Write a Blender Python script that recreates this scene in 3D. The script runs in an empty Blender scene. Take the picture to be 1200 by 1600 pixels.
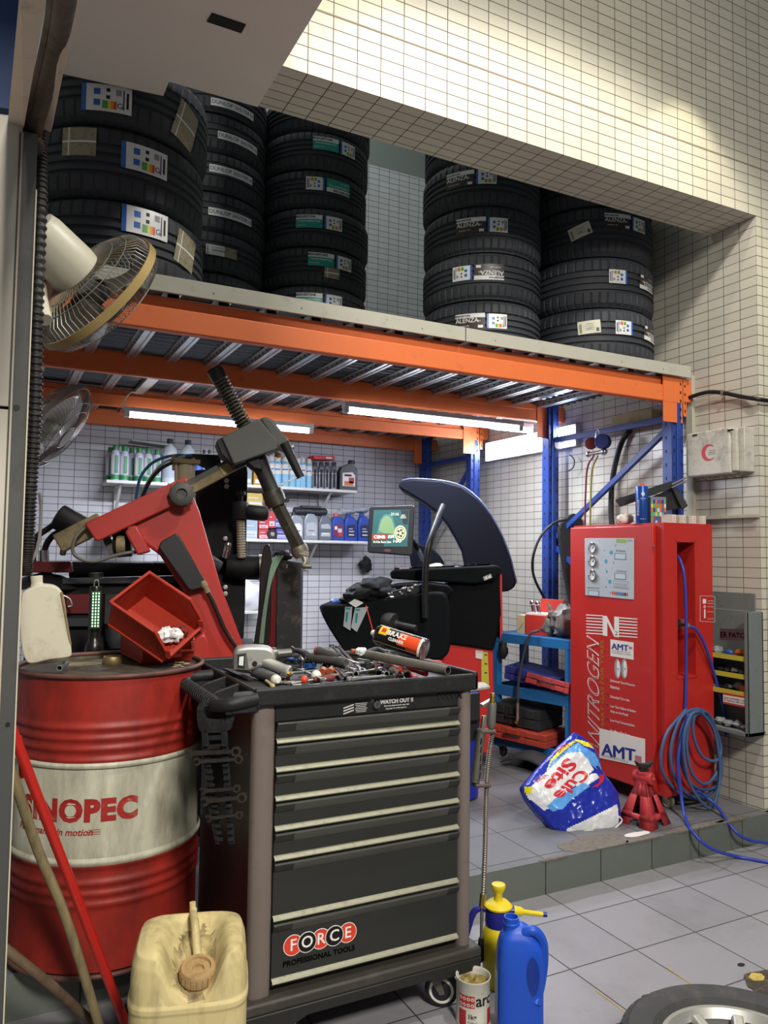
import bpy, math, random
from mathutils import Vector, Matrix, Euler, noise
random.seed(7)
PI = math.pi
SC = bpy.context.scene
COL = SC.collection

# ------------------------------------------------------------------ camera
CAM = Vector((0, 0, 1.38))
FPX = 1202.6
YAW, PITCH, ROLL = 0.4726, 0.0559, -0.0133
fw = Vector((math.sin(YAW)*math.cos(PITCH), math.cos(YAW)*math.cos(PITCH), math.sin(PITCH)))
rt0 = Vector((math.cos(YAW), -math.sin(YAW), 0)); up0 = rt0.cross(fw)
rt = rt0*math.cos(ROLL) - up0*math.sin(ROLL)
up = up0*math.cos(ROLL) + rt0*math.sin(ROLL)
cd = bpy.data.cameras.new('camera'); cam = bpy.data.objects.new('camera', cd); COL.objects.link(cam)
cd.sensor_fit = 'VERTICAL'; cd.sensor_height = 36; cd.lens = FPX/1600*36; cd.clip_start = 0.02
m3 = Matrix((rt, up, -fw)).transposed()
cam.matrix_world = Matrix.Translation(CAM) @ m3.to_4x4()
SC.camera = cam

# ------------------------------------------------------------------ world, lights, exposure
SC.view_settings.view_transform = 'Standard'; SC.view_settings.look = 'None'
SC.view_settings.gamma = 1; SC.view_settings.use_curve_mapping = False
SC.view_settings.exposure = 0.0
w = bpy.data.worlds.new('night'); SC.world = w; w.use_nodes = True
w.node_tree.nodes['Background'].inputs[0].default_value = (0.55, 0.57, 0.62, 1)
w.node_tree.nodes['Background'].inputs[1].default_value = 0.21

def lamp(name, kind, loc, power, color, target=None, size=0.2, size_y=None, spot=None, blend=0.4, spread=None):
    l = bpy.data.lights.new(name, kind); l.energy = power; l.color = color
    if kind == 'AREA':
        l.size = size
        if size_y: l.shape = 'RECTANGLE'; l.size_y = size_y
        if spread: l.spread = spread
    else: l.shadow_soft_size = size
    if spot: l.spot_size = spot; l.spot_blend = blend
    o = bpy.data.objects.new(name, l); COL.objects.link(o); o.location = loc
    if target is not None:
        d = Vector(target)-Vector(loc); o.rotation_euler = d.to_track_quat('-Z', 'Y').to_euler()
    return o
WARM = (1.0, 0.93, 0.66); NEUT = (1.0, 0.95, 0.86); COOL = (0.86, 0.90, 1.0)
# canopy downlights that wash the tiled wall, and the larger canopy lamps behind the camera
lamp('canopy_spot', 'SPOT', (1.05, 2.15, 4.25), 30, WARM, (1.05, 2.2, 0), 0.04, spot=math.radians(84), blend=0.25)
lamp('canopy_spot', 'SPOT', (2.95, 2.33, 3.95), 22, WARM, (2.95, 2.36, 0), 0.03, spot=math.radians(78), blend=0.3)
lamp('canopy_spot', 'SPOT', (4.3, 2.30, 3.95), 22, WARM, (4.3, 2.36, 0), 0.03, spot=math.radians(84), blend=0.3)
lamp('canopy_lamp', 'SPOT', (2.15, 1.10, 4.50), 300, NEUT, (2.15, 1.25, 0), 0.14, spot=math.radians(122), blend=0.22)
lamp('canopy_lamp', 'AREA', (0.4, -2.8, 4.6), 125, NEUT, (0.9, 2.5, 0.4), 0.8, 0.8, spread=math.radians(105))
lamp('recess_fill', 'AREA', (1.5, 4.5, 6.1), 55, (0.90, 1.0, 0.96), (1.5, 4.5, 0), 2.2, 1.6)  # unseen fill light, added to brighten the back wall above the deck

# ------------------------------------------------------------------ materials
def lin(h):
    if isinstance(h, str):
        h = h.lstrip('#'); c = [int(h[i:i+2], 16)/255 for i in (0, 2, 4)]
        return tuple(x/12.92 if x <= .04045 else ((x+.055)/1.055)**2.4 for x in c)
    return tuple(h)
_M = {}
def mat(name, col, rough=.5, metal=0.0, dirt=0.0, dcol='#2a2520', dscale=6.0, bump=0.0, bscale=60.0, emis=0, spec=.5, trans=0, alpha=1, coat=0, var=0.06, stretch=None, ior=1.45):
    if name in _M: return _M[name]
    m = bpy.data.materials.new(name); m.use_nodes = True; nt = m.node_tree; N = nt.nodes; L = nt.links
    b = N['Principled BSDF']; c = lin(col)+(1,)
    b.inputs['Roughness'].default_value = rough; b.inputs['Metallic'].default_value = metal
    b.inputs['Specular IOR Level'].default_value = spec; b.inputs['IOR'].default_value = ior
    b.inputs['Transmission Weight'].default_value = trans; b.inputs['Alpha'].default_value = alpha
    b.inputs['Coat Weight'].default_value = coat; b.inputs['Coat Roughness'].default_value = .1
    tc = N.new('ShaderNodeNewGeometry'); src = tc.outputs['Position']
    if stretch:
        mp = N.new('ShaderNodeMapping'); mp.inputs['Scale'].default_value = stretch; L.new(src, mp.inputs[0]); src = mp.outputs[0]
    n = N.new('ShaderNodeTexNoise'); n.inputs['Scale'].default_value = dscale; n.inputs['Detail'].default_value = 6; n.inputs['Roughness'].default_value = .65
    L.new(src, n.inputs['Vector'])
    hv = N.new('ShaderNodeMix'); hv.data_type = 'RGBA'; hv.inputs[6].default_value = tuple(x*(1-var) for x in c[:3])+(1,); hv.inputs[7].default_value = tuple(min(1, x*(1+var)) for x in c[:3])+(1,)
    L.new(n.outputs[0], hv.inputs[0]); out = hv.outputs[2]
    if dirt > 0:
        n2 = N.new('ShaderNodeTexNoise'); n2.inputs['Scale'].default_value = dscale*1.7; n2.inputs['Detail'].default_value = 8; n2.inputs['Roughness'].default_value = .7
        L.new(src, n2.inputs['Vector'])
        r = N.new('ShaderNodeMapRange'); r.inputs[1].default_value = .62-.3*dirt; r.inputs[2].default_value = .80-.2*dirt; r.inputs[4].default_value = min(1, .35+dirt*.6)
        L.new(n2.outputs[0], r.inputs[0])
        mx = N.new('ShaderNodeMix'); mx.data_type = 'RGBA'; L.new(r.outputs[0], mx.inputs[0]); L.new(out, mx.inputs[6]); mx.inputs[7].default_value = lin(dcol)+(1,)
        out = mx.outputs[2]
        rr = N.new('ShaderNodeMapRange'); rr.inputs[3].default_value = rough; rr.inputs[4].default_value = min(1, rough+.25); L.new(n2.outputs[0], rr.inputs[0]); L.new(rr.outputs[0], b.inputs['Roughness'])
    L.new(out, b.inputs['Base Color'])
    if bump > 0:
        n3 = N.new('ShaderNodeTexNoise'); n3.inputs['Scale'].default_value = bscale; n3.inputs['Detail'].default_value = 4; L.new(src, n3.inputs['Vector'])
        bp = N.new('ShaderNodeBump'); bp.inputs['Strength'].default_value = bump; bp.inputs['Distance'].default_value = .004; L.new(n3.outputs[0], bp.inputs['Height']); L.new(bp.outputs[0], b.inputs['Normal'])
    if emis:
        b.inputs['Emission Color'].default_value = c; b.inputs['Emission Strength'].default_value = emis
    _M[name] = m; return m
def tile_mat(name, ax, col, grout, bw, bh, ph=(0, 0), mortar=.003, rough=.25, var=.05, dirt=0, dcol='#3a352e', bstr=.35, dscale=2.5):
    m = bpy.data.materials.new(name); m.use_nodes = True; nt = m.node_tree; N = nt.nodes; L = nt.links; b = N['Principled BSDF']
    g = N.new('ShaderNodeNewGeometry'); sx = N.new('ShaderNodeSeparateXYZ'); L.new(g.outputs['Position'], sx.inputs[0])
    cb = N.new('ShaderNodeCombineXYZ')
    for i in (0, 1):
        a = N.new('ShaderNodeMath'); a.operation = 'SUBTRACT'; L.new(sx.outputs['XYZ'.index(ax[i])], a.inputs[0]); a.inputs[1].default_value = ph[i]-50*(bw, bh)[i]
        L.new(a.outputs[0], cb.inputs[i])
    br = N.new('ShaderNodeTexBrick'); br.offset = 0; br.squash = 1
    br.inputs['Scale'].default_value = 1; br.inputs['Mortar Size'].default_value = mortar/2; br.inputs['Mortar Smooth'].default_value = .15
    br.inputs['Brick Width'].default_value = bw; br.inputs['Row Height'].default_value = bh; br.inputs['Bias'].default_value = 0
    c = lin(col); br.inputs['Color1'].default_value = tuple(x*(1-var) for x in c)+(1,); br.inputs['Color2'].default_value = tuple(min(1, x*(1+var)) for x in c)+(1,)
    br.inputs['Mortar'].default_value = lin(grout)+(1,)
    L.new(cb.outputs[0], br.inputs['Vector']); out = br.outputs['Color']
    n2 = N.new('ShaderNodeTexNoise'); n2.inputs['Scale'].default_value = dscale; n2.inputs['Detail'].default_value = 8; n2.inputs['Roughness'].default_value = .7; L.new(g.outputs['Position'], n2.inputs['Vector'])
    if dirt:
        r = N.new('ShaderNodeMapRange'); r.inputs[1].default_value = .5; r.inputs[2].default_value = .78; r.inputs[4].default_value = dirt; L.new(n2.outputs[0], r.inputs[0])
        mx = N.new('ShaderNodeMix'); mx.data_type = 'RGBA'; L.new(r.outputs[0], mx.inputs[0]); L.new(out, mx.inputs[6]); mx.inputs[7].default_value = lin(dcol)+(1,); out = mx.outputs[2]
    L.new(out, b.inputs['Base Color'])
    rr = N.new('ShaderNodeMapRange'); rr.inputs[3].default_value = rough; rr.inputs[4].default_value = .8; L.new(br.outputs['Fac'], rr.inputs[0]); L.new(rr.outputs[0], b.inputs['Roughness'])
    inv = N.new('ShaderNodeMath'); inv.operation = 'SUBTRACT'; inv.inputs[0].default_value = 1; L.new(br.outputs['Fac'], inv.inputs[1])
    bp = N.new('ShaderNodeBump'); bp.inputs['Strength'].default_value = bstr; bp.inputs['Distance'].default_value = .002; L.new(inv.outputs[0], bp.inputs['Height']); L.new(bp.outputs[0], b.inputs['Normal'])
    return m

# ------------------------------------------------------------------ mesh builder
_txt = {}
def text_mesh(s, size, bold=0.0, shear=0.0, spacing=1.0):
    k = (s, size, bold, shear, spacing)
    if k not in _txt:
        c = bpy.data.curves.new('t', 'FONT'); c.body = s; c.size = size; c.offset = bold; c.shear = shear; c.space_character = spacing
        c.align_x = 'CENTER'; c.align_y = 'CENTER'; c.resolution_u = 3
        o = bpy.data.objects.new('t', c); COL.objects.link(o)
        dg = bpy.context.evaluated_depsgraph_get(); me = o.evaluated_get(dg).to_mesh()
        V = [v.co.copy() for v in me.vertices]; F = [tuple(p.vertices) for p in me.polygons]
        o.evaluated_get(dg).to_mesh_clear(); bpy.data.objects.remove(o); bpy.data.curves.remove(c)
        _txt[k] = (V, F)
    return _txt[k]
def frame(d, upv=(0, 0, 1)):
    z = Vector(d).normalized(); u = Vector(upv)
    if abs(z.dot(u)) > .98: u = Vector((1, 0, 0))
    x = u.cross(z).normalized(); y = z.cross(x)
    return Matrix((x, y, z)).transposed()
class B:
    def __init__(s, mt=None): s.V = []; s.F = []; s.I = []; s.mats = []; s.c = 0; s.smooth = 40; s.mt(mt or mat('grey', '#808080'))
    def mt(s, m):
        if m not in s.mats: s.mats.append(m)
        s.c = s.mats.index(m); return s
    def add(s, V, F, M=None):
        o = len(s.V); s.V += [(M @ Vector(v)) if M is not None else Vector(v) for v in V]
        s.F += [tuple(i+o for i in f) for f in F]; s.I += [s.c]*len(F); return s
    def box(s, c, d, rot=None, M=None, taper=None):
        x, y, z = d[0]/2, d[1]/2, d[2]/2; t = taper or 1
        V = [Vector((a*x*(t if k > 0 else 1), b_*y*(t if k > 0 else 1), k*z)) for k in (-1, 1) for a, b_ in ((-1, -1), (1, -1), (1, 1), (-1, 1))]
        if rot: R = Euler(rot).to_matrix(); V = [R @ v for v in V]
        V = [v+Vector(c) for v in V]
        return s.add(V, [(3, 2, 1, 0), (4, 5, 6, 7), (0, 1, 5, 4), (1, 2, 6, 5), (2, 3, 7, 6), (3, 0, 4, 7)], M)
    def bb(s, a, b_):
        return s.box([(p+q)/2 for p, q in zip(a, b_)], [abs(q-p) for p, q in zip(a, b_)])
    def bar(s, p0, p1, wd, ht, upv=(0, 0, 1)):
        p0, p1 = Vector(p0), Vector(p1); R = frame(p1-p0, upv).to_4x4(); L_ = (p1-p0).length
        return s.box((0, 0, 0), (wd, ht, L_), M=Matrix.Translation((p0+p1)/2) @ R)
    def lathe(s, prof, seg=32, M=None, cap=True, a0=0, a1=2*PI):
        full = abs(a1-a0-2*PI) < 1e-6; n = seg if full else seg+1; V = []; F = []
        for r, z in prof:
            for i in range(n):
                a = a0+(a1-a0)*i/seg; V.append((r*math.cos(a), r*math.sin(a), z))
        for k in range(len(prof)-1):
            for i in range(seg):
                j = (i+1) % n; F.append((k*n+i, k*n+j, (k+1)*n+j, (k+1)*n+i))
        if cap and full:
            if prof[0][0] > 1e-5: F.append(tuple(range(n-1, -1, -1)))
            if prof[-1][0] > 1e-5: o = (len(prof)-1)*n; F.append(tuple(range(o, o+n)))
        return s.add(V, F, M)
    def cyl(s, p0, p1, r0, r1=None, seg=20, cap=True):
        p0, p1 = Vector(p0), Vector(p1); r1 = r0 if r1 is None else r1
        return s.lathe([(r0, 0), (r1, (p1-p0).length)], seg, Matrix.Translation(p0) @ frame(p1-p0).to_4x4(), cap)
    def turn(s, p0, p1, prof, seg=24, cap=True):
        p0, p1 = Vector(p0), Vector(p1); L_ = (p1-p0).length
        return s.lathe([(r, t*L_) for r, t in prof], seg, Matrix.Translation(p0) @ frame(p1-p0).to_4x4(), cap)
    def tube(s, pts, r, seg=8, n=0, closed=False, rs=None, cap=True):
        pts = [Vector(p) for p in pts]
        if n: pts = spline(pts, n, closed)
        K = len(pts); V = []; F = []; prev = None
        for i, p in enumerate(pts):
            if closed: t = pts[(i+1) % K]-pts[i-1]
            else: t = pts[min(i+1, K-1)]-pts[max(i-1, 0)]
            t = t.normalized() if t.length > 1e-9 else Vector((0, 0, 1))
            if prev is None:
                x = t.cross(Vector((0, 0, 1)) if abs(t.z) < .95 else Vector((1, 0, 0))).normalized()
            else:
                x = prev-t*prev.dot(t); x = x.normalized() if x.length > 1e-9 else t.orthogonal().normalized()
            prev = x; y = t.cross(x); rr = rs[i*len(rs)//K] if rs else (r(i/(K-1)) if callable(r) else r)
            for k in range(seg):
                a = 2*PI*k/seg; V.append(p+(x*math.cos(a)+y*math.sin(a))*rr)
        for i in range(K if closed else K-1):
            j = (i+1) % K
            for k in range(seg):
                l = (k+1) % seg; F.append((i*seg+k, i*seg+l, j*seg+l, j*seg+k))
        if not closed and cap: F.append(tuple(range(seg-1, -1, -1))); F.append(tuple(range((K-1)*seg, K*seg)))
        return s.add(V, F)
    def prism(s, poly, d0, d1, M=None):
        n = len(poly); V = [(x, y, d0) for x, y in poly]+[(x, y, d1) for x, y in poly]
        ar = sum(poly[i][0]*poly[(i+1) % n][1]-poly[(i+1) % n][0]*poly[i][1] for i in range(n))
        F = [tuple(range(n-1, -1, -1)), tuple(range(n, 2*n))]+[(i, (i+1) % n, n+(i+1) % n, n+i) for i in range(n)]
        if ar*(d1-d0) < 0: F = [f[::-1] for f in F]
        return s.add(V, F, M)
    def sph(s, c, r, seg=16, sc=(1, 1, 1), jit=0):
        prof = [(max(0, math.sin(PI*i/(seg//2))), -math.cos(PI*i/(seg//2))) for i in range(seg//2+1)]
        b2 = B(s.mats[s.c]); b2.lathe(prof, seg, cap=False)
        V = [Vector((v.x*r*sc[0], v.y*r*sc[1], v.z*r*sc[2])) for v in b2.V]
        if jit: V = [v*(1+jit*noise.noise(v*(2.2/r)+Vector(c)*13)) for v in V]
        return s.add([v+Vector(c) for v in V], b2.F)
    def quad(s, *p): return s.add(p, [tuple(range(len(p)))])
    def grid(s, fn, nu, nv, cu=False):
        V = [fn(i/nu, j/nv) for j in range(nv+1) for i in range(nu+1)]
        return s.add(V, [(j*(nu+1)+i, j*(nu+1)+i+1, (j+1)*(nu+1)+i+1, (j+1)*(nu+1)+i) for j in range(nv) for i in range(nu)])
    def text(s, t, size, M, bold=0, shear=0, fn=None, spacing=1.0, lift=0.0):
        V, F = text_mesh(t, size, bold, shear, spacing)
        V = [Vector((v.x, v.y, lift)) for v in V]
        if fn: V = [fn(M @ v) for v in V]; return s.add(V, F)
        return s.add(V, F, M)
    def map(s, fn, start=0): s.V[start:] = [fn(v) for v in s.V[start:]]; return s
    def join(s, o, M=None):
        for m in o.mats: s.mt(m)
        k = len(s.V); s.V += [(M @ v) if M is not None else v for v in o.V]; s.F += [tuple(i+k for i in f) for f in o.F]
        s.I += [s.mats.index(o.mats[i]) for i in o.I]; return s
def spline(pts, n, closed=False):
    K = len(pts); out = []
    for i in range(K if closed else K-1):
        p1, p2 = pts[i], pts[(i+1) % K]
        p0 = pts[i-1] if (i > 0 or closed) else p1*2-p2
        p3 = pts[(i+2) % K] if (i+2 < K or closed) else p2*2-p1
        for k in range(n):
            t = k/n; out.append(.5*((2*p1)+(p2-p0)*t+(2*p0-5*p1+4*p2-p3)*t*t+(3*p1-p0-3*p2+p3)*t**3))
    if not closed: out.append(pts[-1])
    return out
def link(name, b, parent=None, bevel=0, bseg=2, sub=0, ang=40, solid=0, offset=None):
    me = bpy.data.meshes.new(name)
    V = b.V
    if offset is not None: V = [offset @ v for v in V]
    me.from_pydata([tuple(v) for v in V], [], b.F)
    for m in b.mats: me.materials.append(m)
    me.polygons.foreach_set('material_index', b.I); me.polygons.foreach_set('use_smooth', [True]*len(b.F))
    me.validate(); me.update(); me.set_sharp_from_angle(angle=math.radians(ang))
    o = bpy.data.objects.new(name, me); COL.objects.link(o)
    if parent is not None: o.parent = parent
    if solid: q = o.modifiers.new('s', 'SOLIDIFY'); q.thickness = solid; q.offset = 0
    if sub: q = o.modifiers.new('u', 'SUBSURF'); q.levels = sub; q.render_levels = sub
    if bevel: q = o.modifiers.new('b', 'BEVEL'); q.width = bevel; q.segments = bseg; q.limit_method = 'ANGLE'; q.angle_limit = math.radians(35); q.harden_normals = False
    return o
def struct(name, b, **k): o = link(name, b, **k); o['kind'] = 'structure'; return o
class Thing:
    """Empty at the thing's base; parts are given in world coordinates unless local=True."""
    def __init__(s, name, label, cat, loc=(0, 0, 0), rz=0, group=None, rot=None):
        o = bpy.data.objects.new(name, None); COL.objects.link(o); o.empty_display_size = .05
        o.location = loc; o.rotation_euler = rot or (0, 0, rz); o['label'] = label; o['category'] = cat
        if group: o['group'] = group
        s.o = o; s.inv = (Matrix.Translation(loc) @ Euler(rot or (0, 0, rz)).to_matrix().to_4x4()).inverted()
    def part(s, name, b, label=None, local=False, parent=None, **k):
        o = link(name, b, parent or s.o, offset=None if local else s.inv, **k)
        if label: o['label'] = label
        return o
def solo(name, b, label, cat, loc=None, group=None, **k):
    """a thing that is one mesh, built in world coordinates, origin moved to its base"""
    if loc is None:
        xs = [v.x for v in b.V]; ys = [v.y for v in b.V]; zs = [v.z for v in b.V]
        loc = Vector(((min(xs)+max(xs))/2, (min(ys)+max(ys))/2, min(zs)))
    o = link(name, b, offset=Matrix.Translation(-Vector(loc)), **k); o.location = loc
    o['label'] = label; o['category'] = cat
    if group: o['group'] = group
    return o
def kids(o): return [c for c in COL.objects if c.parent == o]
def dup(root, loc, rz=None, label=None, group=None, rot=None):
    tree = {}
    for c in COL.objects:
        if c.parent: tree.setdefault(c.parent.name, []).append(c)
    def rec(o, par):
        c = o.copy(); COL.objects.link(c)
        if par: c.parent = par
        for ch in tree.get(o.name, []): rec(ch, c)
        return c
    r = rec(root, None); r.location = loc
    if rot: r.rotation_euler = rot
    elif rz is not None: r.rotation_euler = (0, 0, rz)
    if label: r['label'] = label
    if group: r['group'] = group
    return r
def P(x, y, ax, v):
    """the point on the plane ax = v seen at photo pixel (x, y)"""
    d = rt*((x-600)/FPX)+up*((800-y)/FPX)+fw; i = 'XYZ'.index(ax); return CAM+d*((v-CAM[i])/d[i])
def D(x, y, t):
    """the point at horizontal distance t seen at photo pixel (x, y)"""
    d = rt*((x-600)/FPX)+up*((800-y)/FPX)+fw; return CAM+d*(t/math.hypot(d.x, d.y))
def plane(o, n, upv=(0, 0, 1)):
    """matrix whose local XY lies in the plane through o with outward normal n, Y along upv"""
    return Matrix.Translation(Vector(o)) @ frame(n, upv).to_4x4()

# common materials
BLACK = mat('black_plastic', '#17181a', .45, dirt=.15, dcol='#3a3834', bump=.1)
DKSTEEL = mat('dark_steel', '#3c3c3c', .4, .6, dirt=.3)
STEEL = mat('steel', '#a8a6a0', .35, .9, dirt=.35, dcol='#4a4238', dscale=20)
CHROME = mat('chrome', '#d0d0d0', .15, 1.0)
RIBM = mat('rib_metal', '#c6ccce', .30, .75, var=.15, dscale=20)
GALV = mat('galvanised', '#5f6365', .33, .85, var=.25, dscale=14, bump=.15, bscale=25)
WHITEP = mat('white_plastic', '#dcdad2', .4, dirt=.1, dcol='#8a8478')
ORANGE = mat('orange_paint', '#d86f3a', .38, dirt=.08, dcol='#7a3a1c')
BLUE = mat('blue_paint', '#243f88', .35, dirt=.15, dcol='#10183a')
REDP = mat('red_paint', '#bf2a26', .3, dirt=.15, dcol='#6a1412')
RUBBER = mat('rubber', '#1a1b1d', .6, bump=.25, bscale=90)
TUBE = mat('lamp_tube', '#f2f4ff', .4, emis=14)
WHITEPAINT = mat('white_paint', '#d8d6ce', .5, dirt=.12, dcol='#8a8474')
PAPER = mat('paper_white', '#dfe2e0', .55, var=.03)
INK = mat('ink_black', '#17181c', .6)
# ================================================================== STRUCTURE
TW, TH = .1011, .052
T_XZ = tile_mat('tile_front', 'XZ', '#c6c2b0', '#5d5348', TW, TH, (.885, 3.16), mortar=.0042, rough=.42)
T_XY = tile_mat('tile_soffit', 'XY', '#d6cec0', '#4c443c', TW, TH, (.885, 2.60), mortar=.0042, rough=.42)
T_YZ = tile_mat('tile_side', 'YZ', '#bebaae', '#5d554c', TW, TH, (2.60, 3.16), mortar=.004)
T_BK = tile_mat('tile_back', 'XZ', '#bcbcc0', '#54504c', .1, .05, (.02, 3.16), mortar=.0042, rough=.42)
GREYWALL = mat('grey_wall_paint', '#7d8280', .8)
b = B(T_XZ); X0, X1 = .885, 7.0
# header block: front face, soffit, back
b.quad((X0, 2.6, 3.16), (X1, 2.6, 3.16), (X1, 2.6, 6.2), (X0, 2.6, 6.2)); b.mt(T_XY)
b.quad((X0, 2.6, 3.16), (X0, 2.885, 3.16), (3.47, 2.885, 3.16), (3.47, 2.6, 3.16)); b.mt(GREYWALL)
b.quad((X0, 2.885, 3.16), (X0, 2.885, 6.2), (3.47, 2.885, 6.2), (3.47, 2.885, 3.16))
b.quad((X0, 2.6, 3.16), (X0, 2.6, 6.2), (X0, 2.885, 6.2), (X0, 2.885, 3.16))
b.mt(mat('wide_joint', '#8a7c6c', .8)); b.bb((X0, 2.5985, 3.4165), (X1, 2.601, 3.4235))
struct('wall_front', b)
b = B(T_YZ); b.quad((3.47, 2.6, -.1), (3.47, 2.6, 4.8), (3.47, 5.89, 4.8), (3.47, 5.89, -.1)); b.mt(T_XZ)
b.quad((3.47, 2.6, -.1), (X1, 2.6, -.1), (X1, 2.6, 3.16), (3.47, 2.6, 3.16)); b.mt(GREYWALL)
b.quad((3.47, 2.885, 4.8), (3.47, 2.885, 6.2), (3.47, 5.89, 6.2), (3.47, 5.89, 4.8))
struct('wall_right', b)
b = B(T_BK); b.quad((-1.2, 5.89, 0), (3.47, 5.89, 0), (3.47, 5.89, 4.78), (-1.2, 5.89, 4.78)); b.mt(GREYWALL)
b.quad((-1.2, 5.89, 4.78), (3.47, 5.89, 4.78), (3.47, 5.89, 6.2), (-1.2, 5.89, 6.2))
struct('wall_back', b)
b = B(WHITEPAINT); b.bb((-1.3, 2.3, 0), (-1.2, 5.95, 6.2)); struct('wall_left', b)
b = B(GREYWALL); b.bb((-1.3, 2.6, 6.2), (7, 5.95, 6.3)); struct('ceiling', b)
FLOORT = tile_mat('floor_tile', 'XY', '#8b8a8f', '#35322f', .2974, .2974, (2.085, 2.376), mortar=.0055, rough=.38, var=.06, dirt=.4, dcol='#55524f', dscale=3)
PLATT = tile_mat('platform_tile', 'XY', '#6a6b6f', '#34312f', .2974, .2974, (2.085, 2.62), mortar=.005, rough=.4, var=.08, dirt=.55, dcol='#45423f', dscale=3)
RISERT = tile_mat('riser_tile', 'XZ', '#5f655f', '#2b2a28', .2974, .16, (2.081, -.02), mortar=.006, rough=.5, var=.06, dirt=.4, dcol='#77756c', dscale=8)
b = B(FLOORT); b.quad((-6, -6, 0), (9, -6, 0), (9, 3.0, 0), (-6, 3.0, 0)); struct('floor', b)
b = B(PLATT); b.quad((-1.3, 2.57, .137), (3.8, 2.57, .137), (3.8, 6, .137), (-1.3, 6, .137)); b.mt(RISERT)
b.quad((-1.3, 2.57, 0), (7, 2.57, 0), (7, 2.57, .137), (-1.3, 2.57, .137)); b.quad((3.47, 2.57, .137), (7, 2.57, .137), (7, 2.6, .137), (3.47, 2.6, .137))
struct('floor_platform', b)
# chipped platform edge
CONC = mat('broken_concrete', '#6f6860', .9, dirt=.5, dcol='#3c3833', dscale=25, bump=.8, bscale=70)
def blob(b, cx, cy, z, rx, ry, h, seed, n=26, ym=None):
    rnd = random.Random(seed); pts = []
    for i in range(n):
        a = 2*PI*i/n; k = 1+.25*noise.noise(Vector((math.cos(a)*1.5, math.sin(a)*1.5, seed)))+rnd.uniform(-.06, .06)
        y = cy+ry*k*math.sin(a)
        if ym is not None: y = max(y, ym)
        pts.append((cx+rx*k*math.cos(a), y))
    b.prism(pts, z, z+h)
b = B(CONC); blob(b, 2.40, 2.63, .134, .19, .085, .005, 3, ym=2.568); blob(b, 2.62, 2.57, .132, .10, .03, .007, 4, ym=2.566)
blob(b, 2.95, 2.585, .132, .22, .022, .0075, 5, ym=2.566); blob(b, 3.22, 2.58, .132, .12, .015, .0075, 6, ym=2.566); blob(b, 2.13, 2.575, .132, .08, .012, .007, 7, ym=2.566)
struct('trim_1', b)
# low soffit panel at the left with its lower fascia, access slot
SOFF = mat('soffit_panel', '#ece2d8', .55, dirt=.0, var=.04, dscale=1.2)
b = B(SOFF)
zs = 3.155
Lb = P(95, 115, 'Z', zs); Lc = P(255, 150, 'Z', zs); Ld = P(265, 125, 'Z', zs)
pts = [(.885, .3), (.885, 2.885), (Ld.x, 2.885+(Ld.y-P(404, 165, 'Z', zs).y)), (Lc.x, Lc.y), (Lb.x, Lb.y), (-.06, .3)]
b.prism(pts, zs, zs+.12); struct('ceiling.001', b)
b = B(mat('dark_slot', '#141312', .8)); h0 = [P(323, 33, 'Z', zs-.001), P(331, 20, 'Z', zs-.001), P(384, 38, 'Z', zs-.001), P(377, 51, 'Z', zs-.001)]
M_ = B(BLACK); M_.prism([(p.x, p.y) for p in h0], zs-.004, zs+.004)
solo('ceiling_vent', M_, 'small dark slot vent in the grey ceiling panel', 'vent')
# ------------------------------------------------------------------ near left wall, its frame and the overhead track
CREAM = mat('cream_panel', '#c9c3b4', .6, dirt=.06, dcol='#6d665a')
STRIP = mat('grey_frame_metal', '#4d4e4c', .5, .2, dirt=.3, dcol='#2e2e2c', dscale=3)
EDGE = mat('pale_edge_trim', '#c9c2ac', .5, dirt=.2)
YP = 1.90
b = B(CREAM); b.bb((-3.0, YP, -.02), (.030, YP+.06, 1.693)); b.bb((-3.0, YP, 1.701), (.032, YP+.06, 2.36))
b.mt(mat('joint_black', '#0c0c0c', .8)); b.bb((-3.0, YP+.012, 1.692), (.03, YP+.05, 1.702)); struct('wall_near', b)
b = B(STRIP); b.bb((.034, YP-.012, 0), (.0635, YP+.06, 2.33)); b.bb((.026, YP-.004, 0), (.036, YP+.05, 2.33))
b.mt(EDGE); b.bb((.0635, YP-.014, 0), (.0662, YP+.05, 2.20)); b.bb((.0295, YP-.006, 0), (.034, YP, 2.33))
b.mt(BLACK); b.cyl((.042, YP-.0135, 1.697), (.042, YP-.010, 1.697), .0065, seg=16); b.cyl((.050, YP-.0135, 1.0), (.050, YP-.010, 1.0), .005, seg=16)
struct('trim_2', b)
b = B(WHITEPAINT)
def slab(b, q, ts, th=.02):
    """a board through four photo points at horizontal distances ts"""
    a = [D(x, y, t) for (x, y), t in zip(q, ts)]; n = (a[1]-a[0]).cross(a[2]-a[0]).normalized()*th
    if n.y < 0: n = -n
    b.add(a+[v+n for v in a], [(0, 1, 2, 3), (7, 6, 5, 4), (0, 4, 5, 1), (1, 5, 6, 2), (2, 6, 7, 3), (3, 7, 4, 0)])
b = B(mat('track_board', '#b3a596', .6, dirt=.3, dcol='#5c5246'))
slab(b, [(14, 178), (39, 186), (82, -60), (36, -60)], [1.9, 1.9, 1.1, 1.1]); struct('trim_3', b)
b = B(mat('track_board', '#b3a596')); slab(b, [(69, 192), (82, 197), (134, -60), (112, -60)], [1.97, 1.97, 1.22, 1.22], .015); struct('trim_4', b)
b = B(mat('blue_board', '#24406e', .5, dirt=.1)); slab(b, [(-60, 160), (15, 170), (36, -60), (-60, -60)], [1.93]*4, .03); struct('trim_5', b)
b = B(mat('track_steel', '#4a4038', .5, .5, dirt=.5, dcol='#1d1815', dscale=9))
path = [D(112, -80, 1.05), D(89, 60, 1.50), D(52, 198, 1.93), D(50, 226, 1.96)]
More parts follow.
